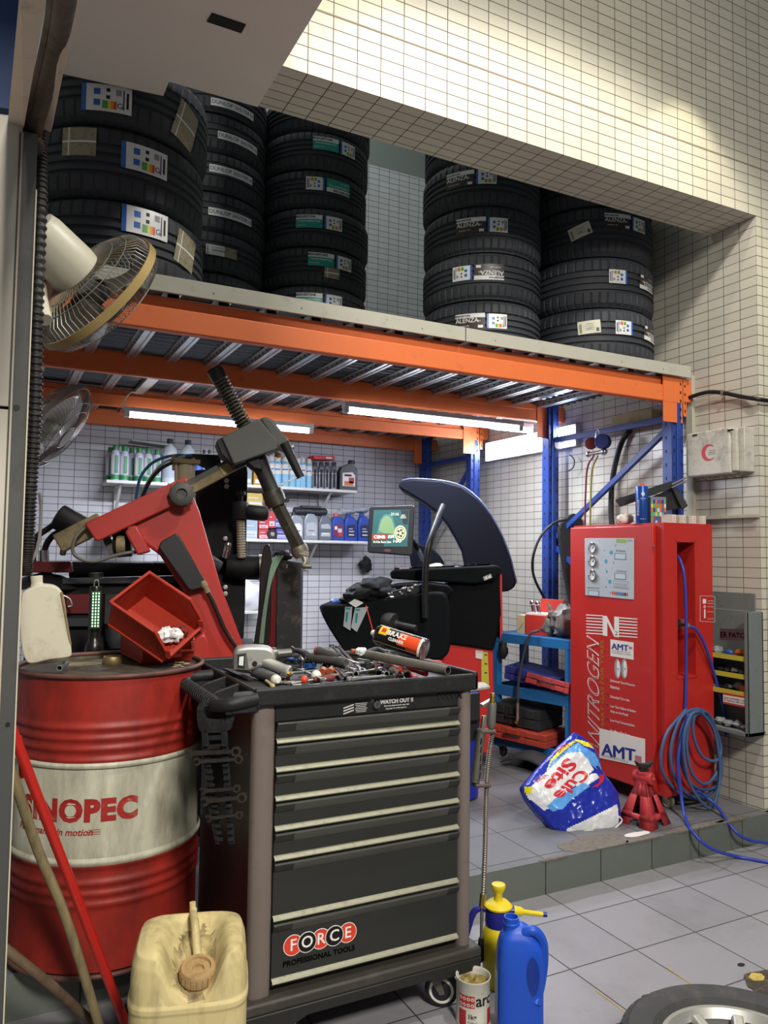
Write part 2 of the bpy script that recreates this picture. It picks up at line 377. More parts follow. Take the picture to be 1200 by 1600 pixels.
b.tube(path, lambda t: .024-.006*(1-t), 16, n=6); b.sph(path[-1], .028, 16)
b.tube([p+Vector((-.018, -.012, -.006)) for p in path[:-1]], .008, 8, n=6); struct('trim_6', b)
# corrugated black flex conduit hanging from the track end
b = B(mat('conduit_black', '#1b1a1a', .42, dirt=.3, dcol='#57524a', dscale=12))
cp = spline([D(x, y, 1.98) for x, y in ((62, 205), (64, 300), (58, 480), (55, 640), (48, 760), (43, 850), (40, 900))], 60)
pr = []
b.tube(cp, .0145, 12, rs=[.0158, .0158, .0120, .0120]*(len(cp)//4+1))
solo('flex_conduit', b, 'black corrugated flexible conduit hanging down beside the grey wall frame', 'conduit')
b = B(mat('cable_grey', '#77756f', .5)); b.tube([D(62, 770, 2.0), D(64, 800, 2.02), D(60, 850, 2.03), D(48, 880, 2.03), D(38, 895, 2.03)], .004, 8, n=8)
solo('thin_cable', b, 'thin grey cable hanging beside the black corrugated conduit', 'cable')

# ------------------------------------------------------------------ pallet racks
HOLE = mat('hole_dark', '#0a0b14', .8)
def upright(x0, y0, zt, wd=.085, dp=.07, zb=.137):
    b = B(BLUE)
    b.bb((x0, y0, zb), (x0+wd, y0+.006, zt)); b.bb((x0, y0, zb), (x0+.004, y0+dp, zt)); b.bb((x0+wd-.004, y0, zb), (x0+wd, y0+dp, zt))
    b.bb((x0+wd*.32, y0-.010, zb), (x0+wd*.68, y0+.002, zt))
    b.mt(HOLE); z = zb+.1
    while z < zt-.03:
        for fx in (.16, .84): b.bb((x0+wd*fx-.005, y0-.0012, z), (x0+wd*fx+.005, y0+.003, z+.02))
        b.bb((x0-.001, y0+dp*.55, z), (x0+.003, y0+dp*.55+.009, z+.018)); z += .075
    b.mt(BLUE); b.bb((x0-.02, y0-.02, zb), (x0+wd+.02, y0+dp+.02, zb+.006)); return b
def beam(xa, xb, y, z0, z1, t=.045, ends=(True, True), down=.13, conn=.07, side=-1):
    b = B(ORANGE); b.bb((xa, y, z0), (xb, y+t, z1)); b.bb((xa, y-.006, z1-.022), (xb, y, z1)) if side < 0 else None
    return b
def rack(Y0, Y1, name, label, zb0=2.285, zb1=2.40, xs=(-.55, 3.30), zf=None, seed=1):
    t = Thing(name, label, 'shelving rack', ((xs[0]+xs[1])/2, (Y0+Y1)/2, .137))
    zf = zf or (zb0, zb1)
    for i, (Y, s, z0, z1) in enumerate(((Y0, 1, zf[0], zf[1]), (Y1, -1, zb0, zb1))):
        bmo = B(ORANGE); ya, yb = (Y, Y+.045) if s > 0 else (Y-.045, Y); bmo.bb((xs[0], ya, z0), (xs[1]-.002, yb, z0+(z1-z0)*.66)); bmo.bb((xs[0], ya+(.02 if s > 0 else 0), z0+(z1-z0)*.6), (xs[1]-.002, yb-(.02 if s < 0 else 0), z1))
        bmo.bb((xs[1]+.095, ya, z0+.01), (3.462, yb, z1))
        o = t.part('beam', bmo, bevel=.006)
        c = B(ORANGE); c.bb((xs[1]-.075, ya-.005, z0-.002), (xs[1]+.0, ya+.001, z1+.004)) ; c.bb((xs[1]-.075, ya-.004, z0-.11), (xs[1]+.07, ya, z0))
        c.bb((xs[1], ya-.006, z0), (xs[1]+.07, ya-.002, z1+.004)); c.bb((xs[1]+.076, ya-.006, z0-.07), (xs[1]+.10, ya-.002, z1+.004))
        c.mt(HOLE)
        for k in range(5): c.bb((xs[1]+.05, ya-.0075, z0-.09+k*.047), (xs[1]+.058, ya-.006, z0-.075+k*.047)); 
        for k in range(4): c.bb((xs[1]+.085, ya-.0075, z0-.05+k*.047), (xs[1]+.092, ya-.006, z0-.035+k*.047))
        t.part('beam_connector', c, parent=o)
        for x in (xs[0]-.085, xs[1]): t.part('upright', upright(x, Y+.005 if s > 0 else Y-.075, z1+.0), bevel=.002)
    br = B(BLUE); xm = xs[1]+.06
    br.bar((xm, Y0+.06, 2.165), (xm, Y1-.06, 2.165), .028, .036)
    t.part('horizontal_brace', br)
    br = B(BLUE); br.bar((xm+.01, Y0+.05, 2.14), (xm+.01, Y1-.05, 1.50), .026, .030); t.part('diagonal_brace', br)
    br = B(BLUE); br.bar((xm+.01, Y0+.05, .8), (xm+.01, Y1-.05, 1.46), .026, .030); t.part('diagonal_brace', br)
    br = B(STEEL); br.cyl((xm-.03, Y0+.055, 2.15), (xm-.045, Y0+.055, 2.15), .009, seg=6); t.part('bolt', br)
    return t
rA = rack(3.0, 4.125, 'pallet_rack', 'orange and blue pallet rack at the front of the recess, carrying the tyre stacks', 2.287, 2.405, zf=(2.236, 2.376))
rB = rack(4.98, 5.80, 'pallet_rack', 'orange and blue pallet rack against the back wall, behind the front rack', 2.283, 2.398)
# galvanised deck: corrugated sheets on support bars, part of each rack
def deck(t, Y0, Y1):
    b = B(GALV); n = int((Y1-Y0)/.009); x0, x1 = -.6, 3.44
    rows = []
    for j in range(n+1):
        y = Y0+(Y1-Y0)*j/n; z = 2.414+.009*math.sin(2*PI*y/.062)
        rows.append((y, z))
    nx = 24
    b.add([(x0+(x1-x0)*i/nx, y, z+.0015*math.sin(i*2.1+y*31)) for y, z in rows for i in range(nx+1)],
          [(j*(nx+1)+i, (j+1)*(nx+1)+i, (j+1)*(nx+1)+i+1, j*(nx+1)+i+1) for j in range(n) for i in range(nx)])
    t.part('deck_sheet', b)
    k = -11
    while 1.825+k*.2025 < 3.4:
        x = 1.825+k*.2025; k += 1
        if x < -.5: continue
        c = B(RIBM); c.bb((x-.024, Y0, 2.378), (x-.021, Y1, 2.407)); c.bb((x+.021, Y0, 2.378), (x+.024, Y1, 2.407)); c.bb((x-.024, Y0, 2.376), (x-.008, Y1, 2.379)); c.bb((x+.008, Y0, 2.376), (x+.024, Y1, 2.379)); c.bb((x-.010, Y0, 2.380), (x+.010, Y1, 2.383))
        c.bb((x-.036, Y0, 2.404), (x-.021, Y1, 2.407)); c.bb((x+.021, Y0, 2.404), (x+.036, Y1, 2.407))
        c.mt(HOLE); y = Y0+.05
        while y < Y1: c.bb((x-.0255, y, 2.388), (x-.0235, y+.012, 2.396)); y += .06
        t.part('support_bar', c)
deck(rA, 3.046, 4.53); deck(rB, 4.535, 5.86)
b = B(mat('board_edge', '#aaa99c', .75, dirt=.25, dcol='#77756a', dscale=10)); b.bb((-.6, 2.975, 2.419), (1.93, 4.5, 2.441)); b.bb((-.6, 2.970, 2.378), (1.93, 2.984, 2.441))
b.mt(HOLE); [b.cyl((x, 2.9695, 2.402), (x, 2.972, 2.402), .003, seg=8) for x in (.75, 1.12, 1.7)]
solo('deck_board', b, 'grey board on top of the orange beam at left, under the taller tyre stacks', 'board')
b = B(mat('board_edge', '#aaa99c')); b.bb((1.935, 2.975, 2.419), (3.41, 4.5, 2.441)); b.bb((1.935, 2.970, 2.378), (3.41, 2.984, 2.441))
b.mt(HOLE); [b.cyl((x, 2.9695, 2.402), (x, 2.972, 2.402), .003, seg=8) for x in (2.1, 2.9, 3.2)]
solo('deck_board', b, 'grey board on top of the orange beam at right, reaching the tiled side wall', 'board')

# ------------------------------------------------------------------ lamps under the rack
FIX = mat('fixture_white', '#c8cacb', .4)
def tube_lamp(x0, x1, y, z, label, power, fac=1, sw=.024):
    t = Thing('fluorescent_lamp', label, 'lamp', ((x0+x1)/2, y, z+.05), group='fluorescent lamps under the rack')
    b = B(FIX); b.bb((x0, y-sw, z+.018), (x1, y+sw, z+.045)); b.bb((x0, y-.018, z-.015), (x0+.03, y+.018, z+.02)); b.bb((x1-.03, y-.018, z-.015), (x1, y+.018, z+.02))
    t.part('housing', b, bevel=.002)
    b = B(TUBE); b.cyl((x0+.03, y, z-.002), (x1-.03, y, z-.002), .0145, seg=16); t.part('tube', b)
    lamp('tube_light', 'AREA', ((x0+x1)/2, y, z-.022), power, COOL, ((x0+x1)/2, y, 0), x1-x0-.06, .03)
    return t
tl = tube_lamp(.70, 1.93, 4.86, 2.215, 'long white fluorescent tube lamp hanging below the orange beams at left', 40)
b = B(WHITEP); b.tube([(.70, 4.86, 2.25), (.70, 4.86, 2.30), (.74, 4.9, 2.36), (.80, 4.96, 2.375)], .005, 8, n=6); tl.part('cord', b)
b = B(WHITEP); b.bar((.795, 4.2, 2.373), (.795, 4.97, 2.373), .05, .006); tl.part('cord_cover', b)
tube_lamp(1.77, 3.03, 3.99, 2.205, 'long bright fluorescent tube lamp hanging under the dark orange middle beam', 38)
tube_lamp(2.95, 3.29, 4.22, 2.245, 'short stretch of tube lamp seen past the end of the middle lamp', 2.5)
t = Thing('wall_light', 'wide glowing white light panel on the side wall between two blue uprights', 'lamp', (3.455, 4.45, 2.1))
b = B(FIX); b.bb((3.43, 3.93, 2.118), (3.468, 4.975, 2.268)); t.part('housing', b, bevel=.004)
b = B(mat('panel_glow', '#eef0ff', .4, emis=9)); b.bb((3.424, 3.94, 2.124), (3.4301, 4.965, 2.262)); t.part('diffuser', b)
lamp('panel_light', 'AREA', (3.41, 4.45, 2.19), 14, (.74, .80, 1.0), (1.5, 4.45, 1.6), 1.0, .13)
for i_, (sx, y) in enumerate(((1.13, 3.2), (2.15, 3.2))): pass
# hanging hooks and tie marks on the beams
t = Thing('tape_roll', 'small white ring of tape hung on the blue upright by the glowing panel', 'tape roll', (3.27, 3.98, 2.01))
M_ = plane(P(874, 695, 'Y', 4.03), (-.5, -1, .1)); b = B(WHITEP); b.lathe([(.016, -.012), (.031, -.012), (.034, 0), (.031, .012), (.016, .012), (.016, -.012)], 28, M_, cap=False); t.part('ring', b)

# ------------------------------------------------------------------ tyres
TYRE = mat('tyre_rubber', '#303339', .55, var=.12, dscale=8, bump=.12, bscale=120, dirt=.12, dcol='#35363a')
def tyre_mesh(r, w_, rim, seg=150, style=0):
    """axis = z, lying flat, base at z=0; grooved tread with cut shoulder blocks"""
    h = w_/2; G = .009
    tw = h*.80
    gs = [-.52, -.18, .18, .52] if style != 1 else [-.45, 0, .45]
    prof = [(rim, -h*.62, 0), (rim+.012, -h*.72, 0), (rim+(r-rim)*.25, -h*.93, 0), (rim+(r-rim)*.5, -h, 0), (rim+(r-rim)*.75, -h*.97, 0), (r-.020, -h*.90, 1), (r-.007, -h*.83, 2), (r-.001, -tw*.86, 2)]
    for g in gs:
        c = g*tw*.9; prof += [(r, c-.009, 2 if g < gs[1] else 0), (r-G, c-.006, 0), (r-G, c+.006, 0), (r, c+.009, 2 if g == gs[-1] else 0)]
    prof += [(r-.001, tw*.86, 2), (r-.007, h*.83, 2), (r-.020, h*.90, 1), (rim+(r-rim)*.75, h*.97, 0), (rim+(r-rim)*.5, h, 0), (rim+(r-rim)*.25, h*.93, 0), (rim+.012, h*.72, 0), (rim, h*.62, 0)]
    V = []; F = []; n = seg*2
    for k, (rr, z, f) in enumerate(prof):
        sk = (z/w_)*(.5 if style == 2 else .35)
        for i in range(n):
            a = 2*PI*(i+sk*3)/n if f else 2*PI*i/n
            q = rr-(.0055 if (f and i % 6 == 0) else 0); V.append((q*math.cos(a), q*math.sin(a), z+h))
    for k in range(len(prof)-1):
        for i in range(n): j = (i+1) % n; F.append((k*n+i, k*n+j, (k+1)*n+j, (k+1)*n+i))
    k = len(prof)-1
    for i in range(n): j = (i+1) % n; F.append((k*n+i, k*n+j, j, i))
    b = B(TYRE); b.add(V, F); return b
TEAL = mat('sticker_teal', '#1f8f86', .35); EUB = mat('sticker_blue', '#2a5fb0', .35); STK = mat('sticker_white', '#d4d6d6', .4, var=.05); BRN = mat('sticker_brown', '#3a302e', .4)
SGR = mat('sticker_green', '#4f9a4a', .4); SYE = mat('sticker_yellow', '#d8c83c', .4); SRE = mat('sticker_red', '#c2452c', .4); TANL = mat('sticker_clear_tan', '#8f8770', .4, dirt=.5, dcol='#4b4230', dscale=30); BINK = mat('ink_blue', '#2a2f6a', .5); SOR = mat('sticker_orange', '#e08a30', .4)
def sticker(root, r, w_, kind, phi, zc, rot=0, flip=False, wd=None, ht=None, txt=None):
    """sticker wrapped round the tread. phi = azimuth of its centre in the tyre's frame"""
    h = w_/2; R0 = r+.0016
    def wrap(v):
        u, q, l = v.x, v.y, v.z
        if flip: u, q = -u, -q
        u, q = u*math.cos(rot)-q*math.sin(rot), u*math.sin(rot)+q*math.cos(rot)
        z = zc+q; rr = R0+l-max(0, (abs(z-h)-h*.66))**1.5*.35
        a = phi+u/rr; return Vector((rr*math.cos(a), rr*math.sin(a), z))
    def rect(b, u0, v0, u1, v1, l=.0):
        nu = max(1, int(abs(u1-u0)/.012)); nv = max(1, int(abs(v1-v0)/.015))
        k = len(b.V); b.grid(lambda s, t_: Vector((u0+(u1-u0)*s, v0+(v1-v0)*t_, l)), nu, nv); b.map(wrap, k)
    def tx(b, s, size, u, v, bold=0, l=.0008, shear=0): b.text(s, size, Matrix.Translation((u, v, l)), bold=bold, shear=shear, fn=wrap)
    b = B(STK)
    if kind in ('teal', 'eu', 'alenza', 'tealeu', 'aleu'): pass
    def eu(b, c, W_=.105, H_=.075):
        x0, x1 = c-W_/2, c+W_/2; y0, y1 = -H_/2, H_/2; K = W_/.105
        b.mt(STK); rect(b, x0, y0, x1, y1); b.mt(EUB); rect(b, x0, y0, x0+.010*K, y1, .0005)
        b.mt(mat('sticker_violet', '#4a3f78', .4)); rect(b, x1-.018*K, y0+.008*K, x1-.015*K, y1-.008*K, .0005); b.mt(INK); rect(b, x1-.011*K, y0+.012*K, x1-.006*K, y1-.012*K, .0005)
        b.mt(EUB)
        for q in (.012, -.012): rect(b, x0+.026*K, (q-.006)*K, x0+.040*K, (q+.008)*K, .0005)
        b.mt(INK); rect(b, x0+.052*K, .014*K, x0+.060*K, .022*K, .0005); rect(b, x0+.052*K, -.002*K, x0+.060*K, .006*K, .0005)
        for i, m in enumerate((SGR, SGR, SYE, SOR, SRE)): b.mt(m); rect(b, x0+(.044+i*.006)*K, y0+.006*K, x0+(.0498+i*.006)*K, y0+.024*K, .0005)
        b.mt(INK); tx(b, 'G', .018*K, x0+.081*K, y0+.015*K); b.mt(mat('qr_grey', '#8a8c90', .6)); rect(b, x0+.072*K, .008*K, x0+.084*K, .022*K, .0005)
    def teal(b, c, W_=.15, H_=.075):
        x0, x1 = c-W_/2, c+W_/2; y0, y1 = -H_/2, H_/2
        b.mt(STK); rect(b, x0, y1-.025, x1, y1); b.mt(TEAL); rect(b, x0, y0, x1, y1-.025)
        b.mt(INK); tx(b, 'BRIDGESTONE', .017, x0+.055, y1-.012, .0006); b.mt(STK); tx(b, 'TURANZA SERENITY PLUS', .0105, c, .0, .0003); tx(b, '225/45R18 95W', .0085, x0+.035, -.022)
    def alz(b, c, W_=.155, H_=.082):
        x0, x1 = c-W_/2, c+W_/2; y0, y1 = -H_/2, H_/2
        b.mt(STK); rect(b, x0, y1-.022, x1, y1); b.mt(BRN); rect(b, x0, y0, x1, y1-.022)
        b.mt(INK); tx(b, 'BRIDGESTONE', .012, x0+.04, y1-.012, .0004); b.mt(STK); tx(b, 'ALENZA', .032, x0+.062, .004, .0003); tx(b, '001', .013, x0+.125, .0); tx(b, '255/50R20 109V', .009, x0+.045, -.024)
        rect(b, x1-.035, y0+.006, x1-.01, y0+.020, .0005)
    if kind == 'tealeu': teal(b, -.06); eu(b, .08)
    elif kind == 'eu': eu(b, 0)
    elif kind == 'bigeu': eu(b, 0, .185, .105)
    elif kind == 'aleu': alz(b, -.065); eu(b, .075)
    elif kind == 'alz': alz(b, 0)
    elif kind == 'hand':
        b.mt(STK); rect(b, -.13, -.021, .13, .021); b.mt(BINK); tx(b, txt, .029, 0, 0, .0003)
    elif kind == 'white':
        W_, H_ = wd or .12, ht or .07
        b.mt(mat('sticker_cream', '#c4c3b0', .45, dirt=.15)); rect(b, -W_/2, -H_/2, W_/2, H_/2); b.mt(mat('print_grey', '#55555a', .6))
        for i in range(7): rect(b, -W_/2+.008, -H_/2+.008+i*(H_-.02)/7, -W_/2+.022, -H_/2+.008+(i+.6)*(H_-.02)/7, .0005)
        for i in range(4): rect(b, -W_*.15, H_*.25-i*.011, W_*.22, H_*.25-i*.011+.0018, .0005)
        rect(b, W_*.3, -H_*.4, W_*.43, -H_*.1, .0005); tx(b, 'CAI', .014, 0, -H_*.12)
    elif kind == 'tan':
        W_, H_ = wd or .13, ht or .10
        b.mt(TANL); rect(b, -W_/2, -H_/2, W_/2, H_/2); b.mt(STK); rect(b, -W_/2, -.003, W_/2, .004, .0004); rect(b, -W_*.32, -H_/2, -W_*.28, H_/2, .0004)
    elif kind == 'barcode':
        W_, H_ = wd or .17, ht or .055
        b.mt(STK); rect(b, -W_/2, -H_/2, W_*.08, H_/2); b.mt(TANL); rect(b, W_*.08, -H_/2, W_/2, H_/2); b.mt(INK)
        for i in range(12): rect(b, -W_*.3+i*.006, -.006, -W_*.3+i*.006+.003, .004, .0005)
        for i in range(5): rect(b, -W_*.47, -H_*.4+i*.010, -W_*.42, -H_*.4+i*.010+.005, .0005)
        tx(b, 'CMQ 2200 1022', .010, -W_*.15, .014)
    nm = 'sticker'; o = link(nm, b, root, ang=60)
    for m in o.modifiers: o.modifiers.remove(m)
    return o
DECK = 2.442
def stack(cx, cy, r, w_, n, name, group, specs, style, rimr, seed, jit=.008):
    rnd = random.Random(seed); proto = None
    toCam = math.atan2(-cy, -cx)
    for k in range(n):
        lab, sts = specs[k]
        dx, dy = (rnd.uniform(-jit, jit), rnd.uniform(-jit, jit)) if k else (0, 0)
        loc = (cx+dx, cy+dy, DECK+k*(w_+.001))
        if proto is None:
            proto = Thing('tyre', lab, 'tyre', loc, 0, group); me = link('tread', tyre_mesh(r, w_, rimr, style=style), proto.o, ang=35); root = proto.o
        else:
            root = proto.o.copy(); COL.objects.link(root); root.location = loc; root['label'] = lab
            c = me.copy(); COL.objects.link(c); c.parent = root
        for s_ in sts:
            d = dict(s_); kind = d.pop('k'); px = d.pop('x'); dz = d.pop('z', 0)
            # azimuth where the camera ray through photo column px meets the tread
            v = rt*((px-600)/FPX)+fw; A = v.x**2+v.y**2; Bq = -2*(v.x*cx+v.y*cy); Cq = cx*cx+cy*cy-r*r; q = max(0, Bq*Bq-4*A*Cq)
            t_ = (-Bq-math.sqrt(q))/(2*A); phi = math.atan2(v.y*t_-cy, v.x*t_-cx)
            sticker(root, r, w_, kind, phi, w_/2+dz, **d)
    return proto
DUN = 'DUNLOP 265/70R16'
stack(.424, 3.39, .37, .288, 3, 'a', 'wide tyres in the left stack', [
    ('wide black tyre at the bottom of the leftmost stack, behind the big wall fan', [dict(k='bigeu', x=214, z=.07), dict(k='tan', x=279, z=.02, rot=-.2, wd=.12, ht=.14)]),
    ('wide black tyre in the middle of the leftmost stack, with white and tan stickers', [dict(k='bigeu', x=213, z=.03), dict(k='tan', x=105, z=.06, wd=.13, ht=.11)]),
    ('wide black tyre at the top of the leftmost stack, cut off by the ceiling panel', [dict(k='bigeu', x=142, z=-.055), dict(k='tan', x=272, z=-.045, rot=-.3, wd=.12, ht=.17)])], 0, .24, 1)
stack(1.03, 4.30, .33, .2155, 7, 'b', 'tyres in the second stack', [
    ('black tyre at the very bottom of the second stack, sunk behind the board edge', []),
    ('black tyre in the second stack, lowest with a tan sticker slanting on its tread', [dict(k='barcode', x=365, z=-.035, rot=-.22)]),
    ('black tyre in the second stack with a white and tan barcode sticker', [dict(k='barcode', x=338, z=-.005)]),
    ('tyre of the second stack with the lowest handwritten white label', [dict(k='hand', x=350, z=-.01, txt=DUN)]),
    ('tyre of the second stack with the second lowest handwritten label', [dict(k='hand', x=350, z=.005, txt=DUN)]),
    ('tyre of the second stack with a handwritten label shifted to the right', [dict(k='hand', x=361, z=-.02, txt=DUN)]),
    ('tyre at the top of the second stack, its label just under the ceiling panel', [dict(k='hand', x=350, z=-.065, txt=DUN)])], 1, .22, 2)
stack(1.665, 4.235, .322, .2205, 7, 'c', 'tyres in the third stack', [
    ('tyre at the very bottom of the third stack, half sunk behind the board edge', []),
    ('tyre with teal sticker, lowest fully visible one of the third stack', [dict(k='tealeu', x=495, z=.02)]),
    ('tyre with a teal sticker and a tan tag below it, third stack', [dict(k='tealeu', x=512, z=.03), dict(k='tan', x=513, z=-.04, wd=.09, ht=.06)]),
    ('tyre with teal sticker left of its white one, middle of the third stack', [dict(k='tealeu', x=490, z=.02)]),
    ('tyre with teal sticker upside down right of its white one, third stack', [dict(k='tealeu', x=508, z=.02, flip=True)]),
    ('tyre with a shiny teal sticker wrapping to its right side, third stack', [dict(k='tealeu', x=516, z=.03)]),
    ('tyre on top of the third stack, tucked under the tiled header', [])], 2, .21, 3)
stack(2.36, 3.475, .32, .2455, 5, 'd', 'tyres in the fourth stack', [
    ('tyre with dark brown sticker, lowest of the fourth stack', [dict(k='aleu', x=752, z=.01)]),
    ('tyre with upside-down brown sticker, second from the bottom of the fourth stack', [dict(k='aleu', x=742, z=.015, flip=True)]),
    ('tyre with crumpled brown sticker, third from the bottom of the fourth stack', [dict(k='aleu', x=752, z=.015)]),
    ('tyre fourth from the bottom of the fourth stack, its crumpled sticker near the header', [dict(k='aleu', x=735, z=.02)]),
    ('tyre on top of the fourth stack, mostly behind the tiled header', [])], 0, .23, 4)
stack(3.05, 3.385, .358, .281, 4, 'e', 'tyres in the right stack', [
    ('scuffed tyre at the bottom of the rightmost stack, lit by the side', [dict(k='white', x=921, z=.03, rot=.08), dict(k='eu', x=977, z=.03, flip=True), dict(k='alz', x=1018, z=.03, flip=True)]),
    ('tyre second from the bottom of the rightmost stack, stickers upside down at its right', [dict(k='eu', x=968, z=.025, flip=True), dict(k='alz', x=1014, z=.025, flip=True)]),
    ('tyre third from the bottom of the rightmost stack, with a tilted white tag', [dict(k='white', x=907, z=.0, rot=.33), dict(k='aleu', x=985, z=.05)]),
    ('tyre on top of the rightmost stack, cut off by the tiled header', [])], 0, .25, 5)

# ------------------------------------------------------------------ wall fans
FANP = mat('fan_plastic', '#b9b6a4', .3, dirt=.12, dcol='#8a8470'); WIRE = mat('fan_wire', '#8a867c', .4, .5); BLADE = mat('fan_blade', '#4b4640', .3, trans=.25); GOLD = mat('fan_ring_gold', '#a08a58', .4, .3)
BLADE2 = mat('fan_blade_pale', '#b8bab0', .35); RING2 = mat('fan_ring_grey', '#6b6460', .4)
def fan(label, c, axis, ring, blade, loc_mount, R=.215, tilt=.3):
    z = Vector(axis).normalized(); Rm = frame(z, (0, 0, 1)).to_4x4() @ Matrix.Rotation(tilt, 4, 'Z'); M = Matrix.Translation(c) @ Rm
    t = Thing('wall_fan', label, 'fan', c, rot=Rm.to_euler(), group='wall fans')
    L = dict(local=True)
    b = B(ring); b.lathe([(R, -.012), (R+.004, -.012), (R+.004, .012), (R, .012), (R, -.012)], 64, cap=False); t.part('ring', b, **L)
    for nm, dz, n in (('rear_grille', -.075, 72), ('front_grille', .07, 72)):
        b = B(WIRE)
        for i in range(n):
            a = 2*PI*i/n; a2 = a+.12; b.tube([(R*math.cos(a), R*math.sin(a), 0), (R*.93*math.cos(a+.02), R*.93*math.sin(a+.02), dz*.55), (R*.65*math.cos(a+.06), R*.65*math.sin(a+.06), dz*.92), (R*.22*math.cos(a2), R*.22*math.sin(a2), dz)], .0009, 4)
        for q in (.25, .62, .8): 
            dd = dz*(1 if q < .3 else .93 if q < .7 else .75); b.tube([(R*q*math.cos(2*PI*i/40), R*q*math.sin(2*PI*i/40), dd) for i in range(40)], .0014, 4, closed=True)
        if dz > 0: b.lathe([(0, dz+.004), (.045, dz+.003), (.05, dz-.004)], 24)
        t.part(nm, b, **L)
    for k in range(3):
        b = B(blade)
        def f(s, q, k=k):
            rr = .03+(R-.05)*s; a = 2*PI*k/3+(q-.5)*(.9+.75*math.sin(PI*min(1, s*1.15)*.6))+s*.45; return Vector((rr*math.cos(a), rr*math.sin(a), (q-.5)*-.06*(1.1-.4*s)))
        b.grid(f, 10, 10); t.part('blade', b, solid=.002, **L)
    b = B(blade); b.lathe([(0, .028), (.03, .025), (.036, .0), (.036, -.03)], 24); t.part('hub', b, **L)
    b = B(FANP); prof = [(.02, -.055), (.055, -.06), (.072, -.072), (.074, -.095), (.068, -.20), (.062, -.222), (.04, -.23), (0, -.232)]
    b.lathe(prof, 40); 
    for v in b.V: v.x *= 1.15
    b.mt(BLACK)
    for i in range(7): b.box((-.0615+.0, .0+(i-3)*.006, -.18), (.004, .0025, .03))
    t.part('motor_housing', b, bevel=.0, ang=50, **L)
    b = B(FANP); b.map(lambda v: v); mt_ = M.inverted() @ Vector(loc_mount)
    b.tube([(.0, 0, -.11), (.055, -.03, -.11), (.085, -.045, -.13), mt_*.6+Vector((.03, -.02, -.06)), mt_], .020, 12, n=6); b.sph((.08, -.04, -.12), .034, 16)
    t.part('bracket', b, **L)
    return t
r_ = rt; u_ = up; f_ = fw
def cam_axis(rx, ux, fx): return (rt*rx+up*ux+fw*fx)
fan('wall fan with gold ring in front of the leftmost tyre stack', D(150, 458, 2.30), cam_axis(.62, -.70, .80), GOLD, BLADE, D(70, 500, 2.18), R=.205)
fan('wall fan with grey ring and pale blades, under the rack at left', D(82, 668, 3.55), cam_axis(.70, -.55, .08), RING2, BLADE2, D(30, 700, 3.4), R=.215)
# ------------------------------------------------------------------ helpers for free-standing shapes
def pol(seq): return [(x, y) for x, y in seq]
class Face:
    """an upright plane through the photo point (cx, cy) at distance t, turned by n (default: towards the camera)"""
    def __init__(s, cx, cy, t, n=None, o=None, upv=(0, 0, 1)):
        s.O = D(cx, cy, t) if o is None else Vector(o)
        if n is None: n = Vector((CAM.x-s.O.x, CAM.y-s.O.y, 0))
        s.n = Vector(n).normalized(); s.M = plane(s.O, s.n, upv); s.I = s.M.inverted()
    def p(s, x, y, z=0):
        d = rt*((x-600)/FPX)+up*((800-y)/FPX)+fw; o = s.O+s.n*z; k = (o-CAM).dot(s.n)/d.dot(s.n); return CAM+d*k
    def uv(s, pts): return [tuple((s.I @ s.p(x, y))[:2]) for x, y in pts]
    def ext(s, b, pts, z0, z1): b.prism(s.uv(pts), z0, z1, s.M); return b
def smooth_poly(pts, n=4):
    q = spline([Vector((x, y, 0)) for x, y in pts], n, True); return [(v.x, v.y) for v in q]

# ------------------------------------------------------------------ oil drum and what stands on it
DX, DY, DR, DZ0, DZ1 = .372, 2.665, .286, .165, 1.020
DRED = mat('drum_red', '#9c2a20', .38, dirt=.75, dcol='#5a1a14', dscale=3.2, stretch=(1, 1, .45), bump=.1, bscale=10)
DWHT = mat('drum_white', '#c9c7b3', .45, dirt=.7, dcol='#77725f', dscale=5, stretch=(1, 1, .25))
DTOP = mat('drum_top_grime', '#5b5142', .6, dirt=.7, dcol='#2a241c', dscale=14, bump=.4, bscale=40)
STEELR = mat('drum_rim', '#6d4a42', .45, .3, dirt=.5)
t = Thing('oil_drum', 'large red and white steel drum standing behind the leaning poles', 'drum', (DX, DY, DZ0))
def ribs(z0, z1, zs, n=26):
    pr = []
    for i in range(n+1):
        z = z0+(z1-z0)*i/n; pr.append((DR-.003+sum(.0065*math.exp(-((z-c)/.010)**2) for c in zs), z))
    return pr
MD = Matrix.Translation((DX, DY, 0))
wt, wb = .762, .487
b = B(DRED); b.lathe(ribs(wt, DZ1-.012, [wt+.012, wt+.045, wt+.075, wt+.105], 60), 96, MD, cap=False)
b.mt(DWHT); b.lathe(ribs(wb, wt, [], 8), 96, MD, cap=False)
b.mt(DRED); b.lathe(ribs(DZ0+.012, wb, [wb-.012, wb-.06, wb-.09, wb-.12], 60), 96, MD, cap=False)
t.part('barrel', b, ang=80)
b = B(STEELR); 
for z in (DZ1,): b.tube([(DX+DR*math.cos(a*2*PI/72), DY+DR*math.sin(a*2*PI/72), z-.006) for a in range(72)], .0075, 10, closed=True)
t.part('top_rim', b)
b = B(STEELR); b.tube([(DX+DR*math.cos(a*2*PI/72), DY+DR*math.sin(a*2*PI/72), DZ0+.002) for a in range(72)], .0075, 10, closed=True); t.part('bottom_rim', b)
b = B(DWHT); b.lathe(ribs(wb-.010, wb+.012, [wb], 8), 96, Matrix.Translation((DX, DY, 0)) @ Matrix.Diagonal((1.012, 1.012, 1, 1)), cap=False)
b.lathe(ribs(wt-.010, wt+.006, [wt-.002], 8), 96, Matrix.Translation((DX, DY, 0)) @ Matrix.Diagonal((1.006, 1.006, 1, 1)), cap=False); t.part('hoop', b)
